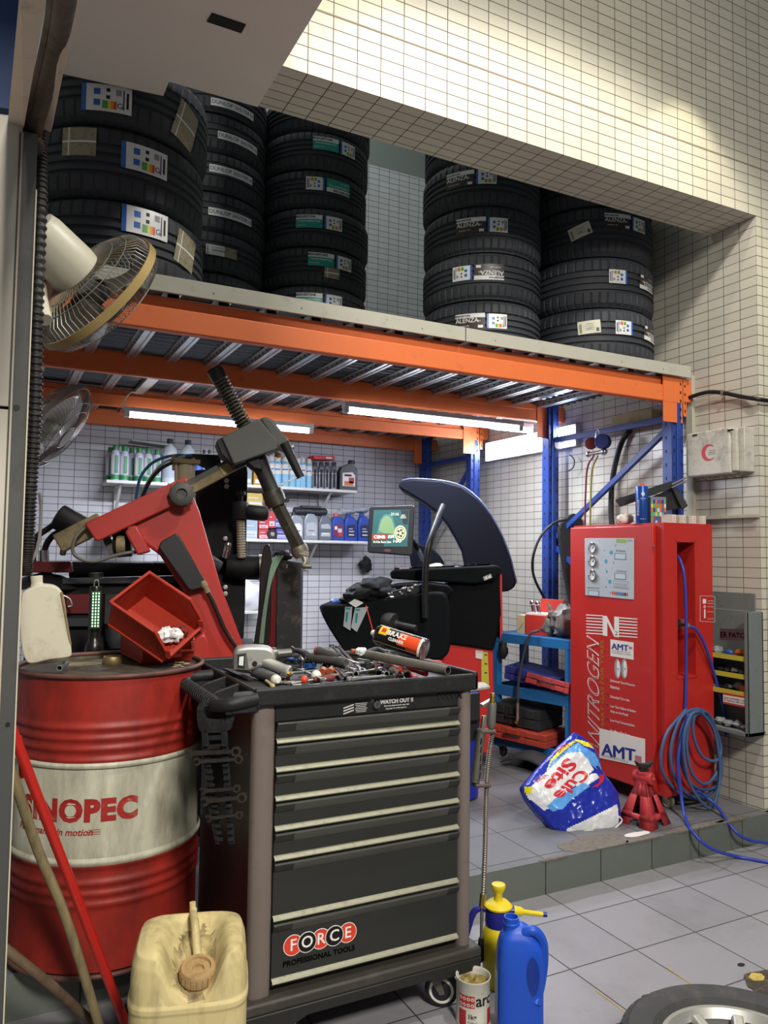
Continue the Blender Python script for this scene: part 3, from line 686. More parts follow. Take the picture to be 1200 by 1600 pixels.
b = B(DTOP); b.lathe([(0, DZ1-.022), (DR*.5, DZ1-.021), (DR-.012, DZ1-.021), (DR-.004, DZ1-.014), (DR-.001, DZ1-.006)], 72, MD, cap=False); lid = t.part('lid', b)
c = P(176, 1037, 'Z', 1.0); b = B(mat('brass_worn', '#8f7f58', .4, .7, dirt=.4))
b.lathe([(.024, 0), (.031, 0), (.033, .006), (.033, .022), (.030, .027), (.026, .027), (.025, .02), (.024, .0)], 40, Matrix.Translation((c.x, c.y, .999)), cap=False); b.mt(HOLE); b.lathe([(0, .001), (.025, .001)], 24, Matrix.Translation((c.x, c.y, 1.001)), cap=False)
t.part('bung_ring', b, parent=None)
TXR = mat('print_red', '#9c2420', .5, dirt=.2, dcol='#c0b8a6')
def wrapd(px, z0, l=.0012):
    v = rt*((px-600)/FPX)+fw; A = v.x**2+v.y**2; Bq = -2*(v.x*DX+v.y*DY); Cq = DX*DX+DY*DY-DR*DR; t_ = (-Bq-math.sqrt(Bq*Bq-4*A*Cq))/(2*A)
    phi = math.atan2(v.y*t_-DY, v.x*t_-DX)
    def f(v): 
        R_ = DR-.003+l; a = phi+v.x/R_; return Vector((DX+R_*math.cos(a), DY+R_*math.sin(a), z0+v.y))
    return f
b = B(TXR); b.text('SINOPEC', .083, Matrix(), bold=.0048, fn=wrapd(131, .630), spacing=1.09); b.text('Performance in motion', .027, Matrix(), fn=wrapd(95, .572), shear=.25, bold=.0006)
for i in range(3): 
    f = wrapd(163, .572); k = len(b.V); b.grid(lambda s, q: Vector((-.015+.034*s+.006*i*0, .006-i*.006+q*.0016, 0)), 6, 1); b.map(f, k)
t.part('printed_lettering', b, label='red lettering on the white band')
b = B(mat('dolly_dark', '#1c1a18', .7)); b.lathe([(.22, .139), (.24, .145), (.24, .158), (.22, .163)], 48, MD); solo('drum_dolly', b, 'low dark round dolly under the red and white drum', 'dolly')
# poles leaning across the drum
def pole(name, pts, r, m, label, cat='pole', seg=16):
    b = B(m); b.tube(pts, r, seg, n=6); return solo(name, b, label, cat)
REDPOLE = mat('red_pole', '#b3241c', .3); WOOD = mat('old_wood', '#8b7d5a', .7, dirt=.5, dcol='#4a4334', dscale=9, stretch=(3, 3, .6), bump=.3); WOOD2 = mat('dark_wood', '#6e5b47', .7, dirt=.5, dcol='#3a3026', dscale=9)
g = P(212, 1650, 'Z', 0); pole('red_pole', [g+Vector((0, 0, .0135)), D(28, 1165, 2.09), D(-5, 1080, 2.0)+Vector((-.0, .06, 0))], .0125, REDPOLE, 'bright red metal pole leaning across the front of the drum')
g = P(165, 1645, 'Z', 0); pole('wooden_pole', [g+Vector((0, 0, .014)), D(105, 1440, 2.24), D(60, 1330, 2.2), D(28, 1235, 2.12), D(5, 1165, 2.08)], .0125, WOOD, 'pale wooden broom pole leaning beside the red pole')
g = P(150, 1612, 'Z', 0); pole('wooden_pole', [g+Vector((0, 0, .014)), D(80, 1540, 2.25), D(15, 1488, 2.2), D(-20, 1462, 2.2)], .0125, WOOD2, 'darker short wooden pole lying low at the foot of the drum')
b = B(REDP); b.cyl(D(30, 1150, 2.12), D(34, 1215, 2.13), .006); solo('pipe_clip', b, 'thin metal rod end beside the top of the red pole', 'rod')
# white jug
F_ = Face(72, 980, 2.50); JUG = mat('jug_white', '#c9c3ae', .45, dirt=.4, dcol='#84795f', trans=.0)
t = Thing('plastic_jug', 'dirty white plastic jug standing on the drum beside the wall frame', 'jug', P(72, 1034, 'Z', 1.0))
b = B(JUG); F_.ext(b, smooth_poly([(32, 940), (36, 926), (50, 918), (62, 914), (84, 916), (97, 926), (102, 945), (107, 985), (112, 1018), (108, 1027), (78, 1031), (48, 1037), (38, 1028), (33, 1008), (30, 970)], 3), -.12, 0); t.part('body', b, bevel=.022, bseg=5, ang=80)
b = B(JUG); a = F_.p(59, 924, -.06); b.turn(a, F_.p(57, 900, -.06), [(.032, 0), (.019, .35), (.016, .6), (.017, .8), (.017, 1), (.012, 1.02)], 24); t.part('neck', b)
b = B(mat('jug_grime', '#8c7d58', .7, dirt=.4)); b.tube([F_.p(96, 925, .006), F_.p(101, 955, .002), F_.p(107, 990, .0), F_.p(110, 1008, -.004)], .0035, 8, n=6); t.part('drip_line', b)
# LED work lamp
c = P(147, 1024, 'Z', 1.0); t = Thing('work_lamp', 'black torch lamp with rows of green LEDs, standing on the drum', 'lamp', c)
b = B(mat('torch_black', '#151515', .3)); Mc = Matrix.Translation(c)
b.lathe([(.032, 0), (.034, .004), (.034, .025), (.030, .045), (.023, .055), (.021, .07), (.020, .09)], 36, Mc); b.turn(c+Vector((0, 0, .088)), c+Vector((0, 0, .252)), [(.022, 0), (.024, .04), (.024, .93), (.021, 1)], 36); t.part('body', b)
n = Vector((-c.x, -c.y, 0)).normalized(); Ml = plane(c+Vector((0, 0, .168))+n*.0238, n); b = B(mat('led_board', '#1d3a22', .5)); b.box((0, 0, 0), (.033, .135, .003), M=Ml); t.part('led_board', b)
b = B(mat('led_green', '#b8f0c0', .4, emis=1.6))
for i in range(3):
    for j in range(12): b.box((-.0098+i*.0098, -.059+j*.0107, .0022), (.0046, .0062, .002), M=Ml)
t.part('leds', b)
b = B(STEEL); b.tube([c+Vector((-.008, 0, .252)), c+Vector((-.006, 0, .272)), c+Vector((.006, 0, .272)), c+Vector((.008, 0, .252))], .002, 8, n=5); t.part('hook', b)
# storage bins
BIN = mat('bin_red', '#9c2813', .45, dirt=.3, dcol='#4a120a', dscale=9)
def bin_parts(t, w_, d_, h_, M):
    def q(*p): return [M @ Vector(v) for v in p]
    b = B(BIN); th = .0028; fh = h_*.42
    W, Dd = w_/2, d_
    # floor, sides (front edge cut low and raked), back
    side = [(0, 0), (d_, 0), (d_, h_), (d_*.22, h_), (0, h_*.55), (-.012, h_*.30)]
    for s in (-1, 1): b.prism([(y, z) for y, z in side], s*W-th*s, s*W, M @ Matrix(((0, 0, 1, 0), (1, 0, 0, 0), (0, 1, 0, 0), (0, 0, 0, 1))))
    b.box((0, d_/2, th/2), (w_, d_, th), M=M); b.box((0, d_-th/2, h_/2), (w_, th, h_), M=M)
    b.prism([(0, 0), (-.012, h_*.30), (-.012+th, h_*.30), (th, 0)], -W, W, M @ Matrix(((0, 0, 1, 0), (1, 0, 0, 0), (0, 1, 0, 0), (0, 0, 0, 1))))
    t.part('body', b, bevel=.0008)
    b = B(BIN); r = .008
    for s in (-1, 1):
        b.box((s*(W+.003), (d_+d_*.22)/2, h_), (.010, d_*.78, .006), M=M)
        b.bar(M @ Vector((s*(W+.001), d_*.22, h_)), M @ Vector((s*(W+.001), -.004, h_*.55)), .010, .006, upv=M.to_3x3() @ Vector((0, 0, 1)))
        b.bar(M @ Vector((s*(W-.004), -.004, h_*.55)), M @ Vector((s*(W-.004), -.014, h_*.29)), .016, .008)
        b.box((s*(W+.002), d_/2, .006), (.006, d_, .008), M=M)
    b.box((0, d_, h_+.001), (w_+.014, .010, .007), M=M); b.box((0, -.013, h_*.30), (w_, .012, .008), M=M); b.box((0, -.014, h_*.22), (w_*.5, .006, h_*.16), M=M); t.part('rolled_edge', b, bevel=.0015)
b0 = P(221, 1038, 'Z', 1.002); psi = math.radians(9); bx = Vector((math.cos(psi), math.sin(psi), 0)); by = Vector((-math.sin(psi), math.cos(psi), 0))
bo = b0+bx*.090; Mb = Matrix.Translation(bo) @ Matrix.Rotation(psi, 4, 'Z') @ Matrix.Rotation(math.radians(3), 4, 'X')
t = Thing('storage_bin', 'lower red plastic parts bin standing level on the drum top', 'bin', bo, group='red parts bins'); bin_parts(t, .178, .235, .128, Mb)
A_, B_, C_ = D(174, 940, 2.60), D(233, 895, 2.70), D(250, 1003, 2.50)
ux = (B_-A_).normalized(); uy = (A_-C_); uy = (uy-ux*uy.dot(ux)).normalized(); uz = ux.cross(uy)
if uz.z < 0: uz = -uz
R3 = Matrix((ux, uy, uz)).transposed().to_4x4(); o_ = (A_+B_)/2-uy*.225-uz*.118
Mb2 = Matrix.Translation(o_) @ R3
t = Thing('storage_bin', 'upper red plastic parts bin tipped askew on top of the other bin', 'bin', Mb2.translation, group='red parts bins'); bin_parts(t, .175, .225, .118, Mb2)
b = B(PAPER); p = Mb2 @ Vector((-.01, .045, .030)); b.sph(p, .030, 30, (1.2, 1, .8), jit=.7); solo('crumpled_tissue', b, 'crumpled cream tissue lying inside the upper red bin', 'tissue')
b = B(CHROME); Mr = Matrix.Translation(Mb2 @ Vector((.032, .022, .034))) @ frame((-.5, -1, .5)).to_4x4(); b.lathe([(.015, -.006), (.018, -.006), (.018, .006), (.015, .006), (.015, -.006)], 28, Mr, cap=False); solo('steel_ring', b, 'small shiny steel ring inside the upper red bin', 'ring')
b = B(mat('galv_pipe', '#7e8684', .4, .6, dirt=.3)); p0, p1 = P(93, 1044, 'Z', 1.035), P(136, 1012, 'Z', 1.012)
b.lathe([(.0085, 0), (.0085, .145), (.0062, .145), (.0062, 0), (.0085, 0)], 20, Matrix.Translation(p0) @ frame(p1-p0).to_4x4(), cap=False); b.mt(HOLE); b.cyl(p0+(p1-p0)*.06, p0+(p1-p0)*.07, .0062); solo('pipe_offcut', b, 'short grey pipe offcut lying at the drum edge', 'pipe')
b = B(mat('grimy_grit', '#8d8368', .9, dirt=.4, dscale=30, bump=.6)); 
for i in range(9): p = P(285+random.uniform(-14, 20), 1040+random.uniform(-6, 3), 'Z', 1.003); b.sph(p, random.uniform(.004, .009), 8, (1.5, 1, .5), jit=.5)
blob(b, P(120, 1040, 'Z', 1).x+.02, P(120, 1040, 'Z', 1).y+.03, .9995, .07, .035, .003, 12)
o = solo('grit', b, 'dried grime and grit on the drum top beside the bins', 'debris'); o['kind'] = 'stuff'

# ------------------------------------------------------------------ jerrycan, front left
JC = mat('jerrycan_plastic', '#cdbd88', .45, dirt=.55, dcol='#6a5c3c', dscale=7, stretch=(1, 1, .22), bump=.15, bscale=18)
jx, jy, ja = .470, 1.915, math.radians(-16); JM = Matrix.Translation((jx, jy, 0)) @ Matrix.Rotation(ja, 4, 'Z')
t = Thing('jerrycan', 'grimy cream plastic jerrycan on the floor in front of the drum', 'jerrycan', (jx, jy, 0), ja)
def rsq(a, wx, wy, e=.42):
    c, s_ = math.cos(a), math.sin(a); return (wx*math.copysign(abs(c)**e, c), wy*math.copysign(abs(s_)**e, s_))
def jerry(s_, q):
    a = 2*PI*s_; prof = [(0, 0), (.9, 0), (1, .03), (1, .30), (1.0, .335), (1.022, .342), (1.022, .352), (.99, .36), (.985, .40), (.96, .435), (.90, .458), (.76, .468), (.55, .472), (.0, .472)]
    k = q*(len(prof)-1); i = min(int(k), len(prof)-2); f = k-i; r = prof[i][0]*(1-f)+prof[i+1][0]*f; z = prof[i][1]*(1-f)+prof[i+1][1]*f
    x, y = rsq(a, .135*r, .122*r)
    if z > .36:  # sunken well for handle and cap, open to the front
        d = math.exp(-((x-.010)/.060)**4)*(1 if y < .06 else max(0, 1-(y-.06)/.04)); front = max(0, min(1, (-y+.06)/.12))
        z -= d*(.030+.070*front)*min(1, (z-.36)/.04)
    return Vector((x, y, z))
b = B(JC); b.grid(jerry, 96, 96); b.mt(mat('jerrycan_grime', '#bbaa78', .5, dirt=.75, dcol='#4a3c28', dscale=14, bump=.2, bscale=40))
for k, f in enumerate(b.F):
    q = sum((b.V[i] for i in f), Vector())/4
    if (abs(q.x-.010)/.050)**2+((q.y+.025)/.088)**2 < 1+.5*noise.noise(q*35) and .33 < q.z < .455: b.I[k] = b.c
t.part('body', b, local=True, ang=70)
b = B(JC); b.tube([(0.0, .090, .462), (.002, .06, .474), (.008, .02, .468), (.016, -.015, .415)], .010, 12, n=8); t.part('handle', b, local=True)
b = B(JC); b.sph((.0, .098, .470), .010, 12); b.cyl((.0, .10, .455), (-.003, .104, .488), .008, seg=12); t.part('vent_stub', b, local=True)
b = B(mat('cap_tan', '#a78a5e', .5, dirt=.45, dcol='#5c472c', dscale=18)); Mc = Matrix.Translation((.020, -.058, .375)) @ Matrix.Rotation(math.radians(14), 4, 'X')
b.lathe([(.036, 0), (.036, .012), (.041, .013), (.041, .038), (.038, .042), (.030, .042), (.028, .036), (.014, .036), (.012, .030), (0, .030)], 40, Mc)
for i in range(20): a = 2*PI*i/20; b.box((.0415*math.cos(a), .0415*math.sin(a), .026), (.003, .003, .022), rot=(0, 0, a), M=Mc)
t.part('cap', b, local=True)

# ------------------------------------------------------------------ tool trolley
CX0, CX1, CY0, CY1, CZ0, CZ1 = .662, 1.372, 2.055, 2.50, .187, .962; CYB = 2.66
CBLK = mat('cabinet_black', '#1b1c1c', .38, dirt=.18, dcol='#35332f', dscale=7); CDRW = mat('drawer_black', '#2b2c29', .30, dirt=.12, dcol='#3b3a34', dscale=5); POSTM = mat('post_taupe', '#6e645d', .45, dirt=.25, dcol='#4c443e', dscale=8)
HAND = mat('drawer_pull', '#4a4b46', .25); LIP = mat('drawer_lip', '#8b8a78', .35, .4, dirt=.3, dcol='#5a5a48', dscale=30); TRAY = mat('tray_black', '#191a1a', .42, dirt=.2, dcol='#3a3835', dscale=9, bump=.25, bscale=120)
t = Thing('tool_trolley', 'black roller tool trolley with seven drawers and taupe corner posts', 'tool trolley', ((CX0+CX1)/2, (CY0+CY1)/2, 0))
b = B(CBLK); b.bb((CX0+.01, CY0+.02, CZ0), (CX1-.01, CYB, CZ1)); b.bb((CX0+.06, CY0+.004, .912), (CX1-.05, CY0+.03, CZ1)); t.part('body', b, bevel=.004)
for x0, x1 in ((CX0, CX0+.062), (CX1-.042, CX1)):
    b = B(POSTM); xa = (x0+x1)/2; b.prism([(x0, CY0+.03), (x0, CY0+.010), (x0+.008, CY0+.001), (xa, CY0-.003), (x1-.008, CY0+.001), (x1, CY0+.010), (x1, CY0+.03)], CZ0-.01, CZ1); t.part('corner_post', b, ang=60)
dz = [.916, .852, .774, .695, .614, .534, .372, .205]
dx0, dx1 = CX0+.066, CX1-.046
YZX = Matrix(((0, 0, 1, 0), (1, 0, 0, 0), (0, 1, 0, 0), (0, 0, 0, 1)))
for i in range(7):
    z1, z0 = dz[i]-.004, dz[i+1]+.004
    b = B(CDRW); b.prism([(CY0+.03, z0), (CY0+.004, z0), (CY0+.004, z0+.004), (CY0+.010, z0+.010), (CY0+.010, z1-.028), (CY0+.002, z1-.020), (CY0-.006, z1-.004), (CY0-.003, z1), (CY0+.03, z1)], dx0, dx1, YZX); d = t.part('drawer', b, ang=25)
    b = B(HAND); b.prism([(CY0+.0095, z1-.030), (CY0+.0015, z1-.021), (CY0-.0065, z1-.004), (CY0-.0045, z1+.0004), (CY0-.002, z1-.001), (CY0+.0105, z1-.030)], dx0+.055, dx1-.04, YZX); t.part('drawer_pull', b, parent=d)
    b = B(LIP); b.prism([(CY0+.010, z0+.011), (CY0+.001, z0+.006), (CY0-.003, z0+.001), (CY0+.0, z0-.003), (CY0+.010, z0-.001)], dx0, dx1, YZX); t.part('drawer_lip', b, parent=d, ang=25)  # pale strip colour paints the light caught along the drawer's lower lip
# logo on the lowest drawer
Fm = plane((0, CY0+.0095, 0), (0, -1, 0)); zl = dz[7]+.092
WHT = mat('print_white', '#e8e6e0', .5); LRED = mat('logo_red', '#d8402a', .4); LBK = mat('logo_black', '#101010', .4); GRY = mat('print_dark', '#050506', .8, spec=.1); TXG = mat('print_dim', '#8d8c88', .6)
b = B(WHT); lx = CX0+.128
for i, ch in enumerate('FORCE'):
    x = lx+i*.0415; off = .001*i
    for rr, m, dd in ((.0285, WHT, .0004*(i % 2)*2), (.0265, LRED if i % 2 == 0 else LBK, .0003+.0004*(i % 2)*2)):
        b.mt(m); b.lathe([(0, dd+.0005), (rr, dd+.0005), (rr, 0)], 40, Fm @ Matrix.Translation((x, zl, 0)), cap=False)
    b.mt(WHT); b.text(ch, .044, Fm @ Matrix.Translation((x, zl, .0022)), bold=.0006)
b.mt(GRY); b.text('PROFESSIONAL TOOLS', .0205, Fm @ Matrix.Translation((lx+.080, zl-.047, .0008)), bold=.0009, spacing=1.04)
t.part('logo', b, label='red and black FORCE circles logo')
Ft = plane((0, CY0+.0035, 0), (0, -1, 0)); b = B(TXG); zt = .936
b.mt(mat('print_pale', '#b9b8b4', .6)); b.text('WATCH OUT !!', .016, Ft @ Matrix.Translation((1.104, zt+.008, .001)), bold=.0009); b.text('Open two drawers at the same time', .0058, Ft @ Matrix.Translation((1.104, zt-.004, .001)), bold=.0003); b.text('may cause the trolley tip over', .0058, Ft @ Matrix.Translation((1.102, zt-.012, .001)), bold=.0003)
for i in range(6): b.box((.985, zt+.010-i*.0048, .001), (.040-.004*(i % 3), .0018, .0004), M=Ft)
for i in range(3): b.box((.945, zt+.004-i*.008, .001), (.034, .004, .0004), rot=(0, 0, .25), M=Ft)
t.part('warning_print', b, label='pale WATCH OUT warning print')
b = B(CHROME); b.cyl((1.033, CY0+.004, zt+.004), (1.033, CY0-.008, zt+.004), .0115, seg=24); b.mt(HOLE); b.box((1.033, CY0-.0083, zt+.004), (.002, .001, .008)); t.part('lock', b, label='chrome lock')
b = B(CBLK)
for i in range(6): Mx = Ft @ Matrix.Translation((1.255+i*.0165, zt+.010, 0)); b.tube([Mx @ Vector((.007*math.cos(a*2*PI/16), .010*math.sin(a*2*PI/16), .001)) for a in range(12)], .0016, 6)
t.part('embossed_row', b)
# top tray with side compartments and handle
b = B(TRAY); b.bb((CX0-.0, CY0-.016, .960), (CX1+.012, CYB+.01, .985)); b.bb((CX0-.005, CY0-.018, .962), (CX1+.012, CY0+.0, 1.012)); b.bb((CX1-.006, CY0-.018, .962), (CX1+.012, CYB+.01, 1.018)); b.bb((CX0-.0, CYB-.008, .962), (CX1+.012, CYB+.01, 1.018))
b.bb((CX0-.003, CY0-.018, .955), (CX0+.012, CYB+.01, 1.006)); t.part('top_tray', b, bevel=.007, bseg=3)
b = B(TRAY); hx = .565
for y in (CY0-.01, CY0+.15, CY0+.29, CY1-.0):
    b.prism([(hx+.012, .948), (CX0, .948), (CX0, 1.003), (hx+.03, .985), (hx+.012, .972)], y-.006, y+.006, Matrix(((1, 0, 0, 0), (0, 0, 1, 0), (0, 1, 0, 0), (0, 0, 0, 1))))
b.bb((hx+.02, CY0-.01, .946), (CX0, CY1, .953)); b.prism([(CX0-.07, CY0-.02), (CX0, CY0-.02), (CX0, CY0+.03), (CX0-.05, CY0+.03)], .95, 1.0); t.part('side_compartments', b, bevel=.003)
b = B(TRAY); ya, yb = CY0-.02, CY1-.0
b.tube([(CX0, ya+.005, .985), (hx+.03, ya, .978), (hx, ya+.03, .970), (hx-.004, ya+.10, .968), (hx-.004, yb-.09, .968), (hx, yb-.03, .972), (hx+.03, yb, .98), (CX0, yb, .985)], .0175, 16, n=8)
yy = ya+.07
while yy < yb-.07: b.tube([(hx-.004+.0188*math.cos(a*2*PI/14), yy+.004*math.sin(a*2*PI/14), .968+.0188*math.sin(a*2*PI/14)) for a in range(14)], .0022, 6, closed=True); yy += .022
t.part('push_handle', b)
# base skirt and castors
b = B(mat('skirt_dark', '#37342f', .4, dirt=.3, dcol='#544c44')); b.prism([(CX0-.022, CY0-.028), (CX1+.022, CY0-.028), (CX1+.022, CYB+.02), (CX0-.0, CYB+.02)], .150, .182)
t.part('base_top', b, bevel=.008, bseg=3)
b = B(mat('skirt_black', '#222220', .4, dirt=.2)); 
xz = [(CX0-.020, .152), (CX0-.018, .118), (CX0+.13, .110), (CX0+.16, .122), (CX1-.16, .122), (CX1-.13, .112), (CX1+.018, .118), (CX1+.020, .152)]
for y0 in (CY0-.030, CY1-.0): b.prism(xz, y0, y0+.02, Matrix(((1, 0, 0, 0), (0, 0, 1, 0), (0, 1, 0, 0), (0, 0, 0, 1))))
for x in (CX0-.02, CX1): b.bb((x, CY0-.02, .118), (x+.02, CY1+.01, .152))
t.part('base_skirt', b, bevel=.003)
def castor(t, x, y, a, locked=True):
    M = Matrix.Translation((x, y, 0)) @ Matrix.Rotation(a, 4, 'Z'); b = B(mat('fork_steel', '#6f6c66', .4, .6, dirt=.4)); b.box((0, 0, .119), (.07, .07, .004), M=M); b.cyl(M @ Vector((0, 0, .104)), M @ Vector((0, 0, .118)), .022)
    for s in (-1, 1): b.prism([(-.018, .104), (.02, .104), (.008+.03, .045), (.022, .040)], s*.020-.0015, s*.020+.0015, M @ Matrix(((1, 0, 0, 0), (0, 0, 1, 0), (0, 1, 0, 0), (0, 0, 0, 1))))
    b.box((.0, 0, .104), (.05, .044, .004), M=M); o = t.part('castor', b)
    b = B(RUBBER); Mw = M @ Matrix.Translation((.027, 0, .0515)) @ Matrix.Rotation(PI/2, 4, 'X'); b.lathe([(.036, -.015), (.048, -.014), (.0515, -.006), (.0515, .006), (.048, .014), (.036, .015)], 36, Mw); b.mt(WHITEP); b.lathe([(.030, -.0155), (.036, -.0158), (.038, -.015)], 30, Mw, cap=False); b.lathe([(.038, .015), (.036, .0158), (.030, .0155)], 30, Mw, cap=False); b.mt(mat('hub_grey', '#6b6458', .5, dirt=.3)); b.lathe([(0, -.013), (.030, -.013)], 24, Mw, cap=False); b.lathe([(.030, .013), (0, .013)], 24, Mw, cap=False); t.part('wheel', b, parent=o)
    if locked: b = B(mat('brake_red', '#9c2a24', .4)); b.box((-.030, 0, .078), (.035, .026, .008), rot=(0, -.5, 0), M=M); t.part('brake_pedal', b, parent=o)
castor(t, CX1-.105, CY0+.05, math.radians(-35)); castor(t, CX0+.14, CY0+.05, math.radians(200)); castor(t, CX1-.05, CY1-.06, math.radians(60), False); castor(t, CX0+.06, CY1-.06, math.radians(120), False)

# wrench rack hooked on the trolley's left side, with combination wrenches
WR = mat('rack_plastic', '#16181a', .5, dirt=.35, dcol='#3c3932', dscale=20)
t = Thing('wrench_rack', 'black plastic wrench holder hanging on the left side of the trolley', 'wrench holder', (.60, 2.2, .62))
Fw = Face(345, 1180, 2.155, n=(-.75, -1, 0))
b = B(WR)
hd = smooth_poly([(309, 1105), (318, 1096), (345, 1093), (362, 1100), (367, 1112), (364, 1130), (356, 1142), (318, 1144), (310, 1130)], 3)
n_ = len(hd); ih = [(338+(x-338)*.62, 1112+(y-1117)*.42) for x, y in hd]
o_, i_ = Fw.uv(hd), Fw.uv(ih)
for k in range(n_):
    q = [o_[k], o_[(k+1) % n_], i_[(k+1) % n_], i_[k]]; b.prism(q, -.006, .006, Fw.M)
for xa, xb, xc in ((316, 322, 345), (346, 353, 358)):
    Fw.ext(b, [(xa, 1140), (xb+3, 1140), (xb+12, 1240), (xc, 1318), (xc-7, 1318), (xa+6, 1240)] if xa < 330 else [(xa, 1140), (xb+2, 1140), (xb+8, 1240), (xc+8, 1318), (xc, 1318), (xa+6, 1240)], -.006, .006)
for y in (1150, 1164): Fw.ext(b, [(318, y), (355, y-2), (355, y+5), (318, y+7)], -.004, .004)
for i in range(15):
    y = 1160+i*10.5; 
    for x in (323+i*1.6, 352+i*.75): Fw.ext(b, [(x-4, y), (x+5, y), (x+5, y+5), (x-4, y+5)], .004, .014)
t.part('holder', b, bevel=.001)
def wrench(p0, p1, w_, label, group, head=.011, m=None, name='combination_wrench', nrm=None):
    """open jaw at p0, ring at p1"""
    p0, p1 = Vector(p0), Vector(p1); L_ = (p1-p0).length; m = m or STEEL
    M = Matrix.Translation(p0) @ frame(p1-p0, nrm or (0, 0, 1)).to_4x4()   # z along the wrench, y roughly up
    b = B(m); Q = M @ Matrix(((0, 1, 0, 0), (0, 0, 1, 0), (1, 0, 0, 0), (0, 0, 0, 1)))  # local xy -> (z, x), extrude along y
    b.prism([(head*.9, -w_*.5), (L_-head*.8, -w_*.38), (L_-head*.8, w_*.38), (head*.9, w_*.5)], -w_*.22, w_*.22, Q)
    jaw = []
    for i in range(13): a = PI*.22+i*(2*PI-PI*.44)/12; jaw.append((-head*math.cos(a)*1.05, head*math.sin(a)))
    jaw += [(-head*.55, -head*.45), (head*.25, -head*.42), (head*.35, 0), (head*.25, head*.42), (-head*.55, head*.45)]
    jaw = [(x*math.cos(.26)-y*math.sin(.26)+head*.2, x*math.sin(.26)+y*math.cos(.26)) for x, y in jaw]
    b.prism(jaw, -w_*.28, w_*.28, Q)
    Rr = Matrix.Translation(p1) @ Q.to_3x3().to_4x4() @ Matrix.Rotation(.15, 4, 'Y'); h = w_*.42
    b.lathe([(head*.62, -h), (head*1.0, -h), (head*1.0, h), (head*.62, h), (head*.62, -h)], 18, Rr, cap=False)
    return solo(name, b, label, 'wrench', group=group)
gw = 'wrenches in the trolley side holder'; WRM = mat('wrench_dull', '#5d5852', .3, .9, dirt=.5, dcol='#3a2c26', dscale=30)
for i, (xa, ya, xb, yb, hd_, wd_, lab) in enumerate((
    (294, 1177, 369, 1174, .013, .013, 'combination wrench topmost in the side holder, its jaw sticking out left'), (307, 1190, 373, 1186, .011, .011, 'combination wrench second from the top in the side holder'),
    (316, 1236, 370, 1232, .010, .010, 'combination wrench in the middle of the side holder, jaw up'), (319, 1252, 378, 1246, .013, .012, 'combination wrench with the widest ring in the side holder'),
    (325, 1279, 374, 1273, .010, .009, 'combination wrench lowest in the side holder'))):
    wrench(Fw.p(xa, ya, .022), Fw.p(xb, yb, .022), wd_, lab, gw, head=hd_, nrm=Fw.n, m=WRM)
b = B(mat('cabinet_rod', '#5b5550', .5)); b.cyl(Fw.p(317, 1160, -.03), Fw.p(316, 1420, -.03), .003); 
# ------------------------------------------------------------------ tools on the trolley
ZT = .985
def pt(x, y, z=ZT): return P(x, y, 'Z', z)
ALU = mat('cast_aluminium', '#b5b3ad', .38, .75, dirt=.3, dcol='#5a554c', dscale=15); GRIPG = mat('grip_grey', '#454240', .55, dirt=.3, dcol='#2a2725', dscale=20); GRIPR = mat('grip_red', '#a8362b', .45, dirt=.3, dcol='#5a231c', dscale=25); DKR = mat('grip_dark_red', '#6d2a24', .5, dirt=.3)
# impact wrench
c = pt(372, 1048, ZT+.0); c.z = ZT
F_ = Face(400, 1040, 0, o=pt(392, 1046, ZT+.03), n=(-.28, -1, 0))
t = Thing('impact_wrench', 'grey aluminium air impact wrench lying at the left end of the tray', 'air tool', (F_.O.x, F_.O.y, ZT), group=None)
b = B(ALU); b.prism(smooth_poly(F_.uv([(366, 1020), (372, 1012), (400, 1010), (420, 1012), (430, 1020), (431, 1032), (424, 1040), (404, 1044), (388, 1050), (366, 1046), (364, 1034)]), 2), -.07, .0, F_.M); t.part('housing', b, bevel=.012, bseg=3)
b = B(mat('endplate', '#6d6c68', .4, .4)); F_.ext(b, [(366, 1022), (385, 1019), (389, 1047), (365, 1045)], -.062, .0035); b.mt(INK); F_.ext(b, [(371, 1023), (383, 1022), (382, 1045), (371, 1043)], .0035, .0042); b.mt(PAPER); F_.ext(b, [(374, 1026), (381, 1025), (380, 1040), (373, 1039)], .0042, .0048); t.part('end_cap', b, bevel=.003)
b = B(ALU); b.turn(F_.p(412, 1033, -.02), F_.p(452, 1051, .02), [(.021, 0), (.019, .3), (.019, .85), (.021, .9), (.020, 1)], 24); t.part('handle', b)
b = B(mat('anvil_steel', '#6a6763', .35, .8)); b.turn(F_.p(426, 1023, -.035), F_.p(455, 1020, -.045), [(.024, 0), (.022, .2), (.015, .25), (.014, 1)], 24); t.part('anvil', b)
b = B(mat('brass', '#b59a50', .3, .9)); b.turn(F_.p(446, 1049, .02), F_.p(456, 1055, .03), [(.010, 0), (.010, .4), (.007, .45), (.007, .8), (.008, .85), (.008, 1)], 6); t.part('air_inlet', b)
b = B(HOLE); b.cyl(F_.p(398, 1037, .0), F_.p(398, 1037, .004), .008); t.part('reverse_valve', b)
def driver(p0, p1, p2, r, gm, shaft, label, tip=None, cat='screwdriver'):
    """butt p0, handle end p1, blade tip p2"""
    t = Thing('screwdriver', label, cat, p0)
    b = B(gm); b.turn(p0, p1, [(r*.6, 0), (r*.95, .06), (r, .2), (r*.82, .45), (r*.95, .7), (r*.7, .88), (r*.75, 1)], 20); t.part('handle', b)
    if tip: b = B(tip); b.turn(p0-(p1-p0).normalized()*.004, p0+(p1-p0)*.10, [(r*.5, 0), (r*.85, .3), (r*.99, .9), (r*.99, 1)], 20); t.part('butt_cap', b)
    if (p2-p1).length > .01: b = B(shaft); b.cyl(p1, p2, .0032, seg=12); t.part('shaft', b)
    return t
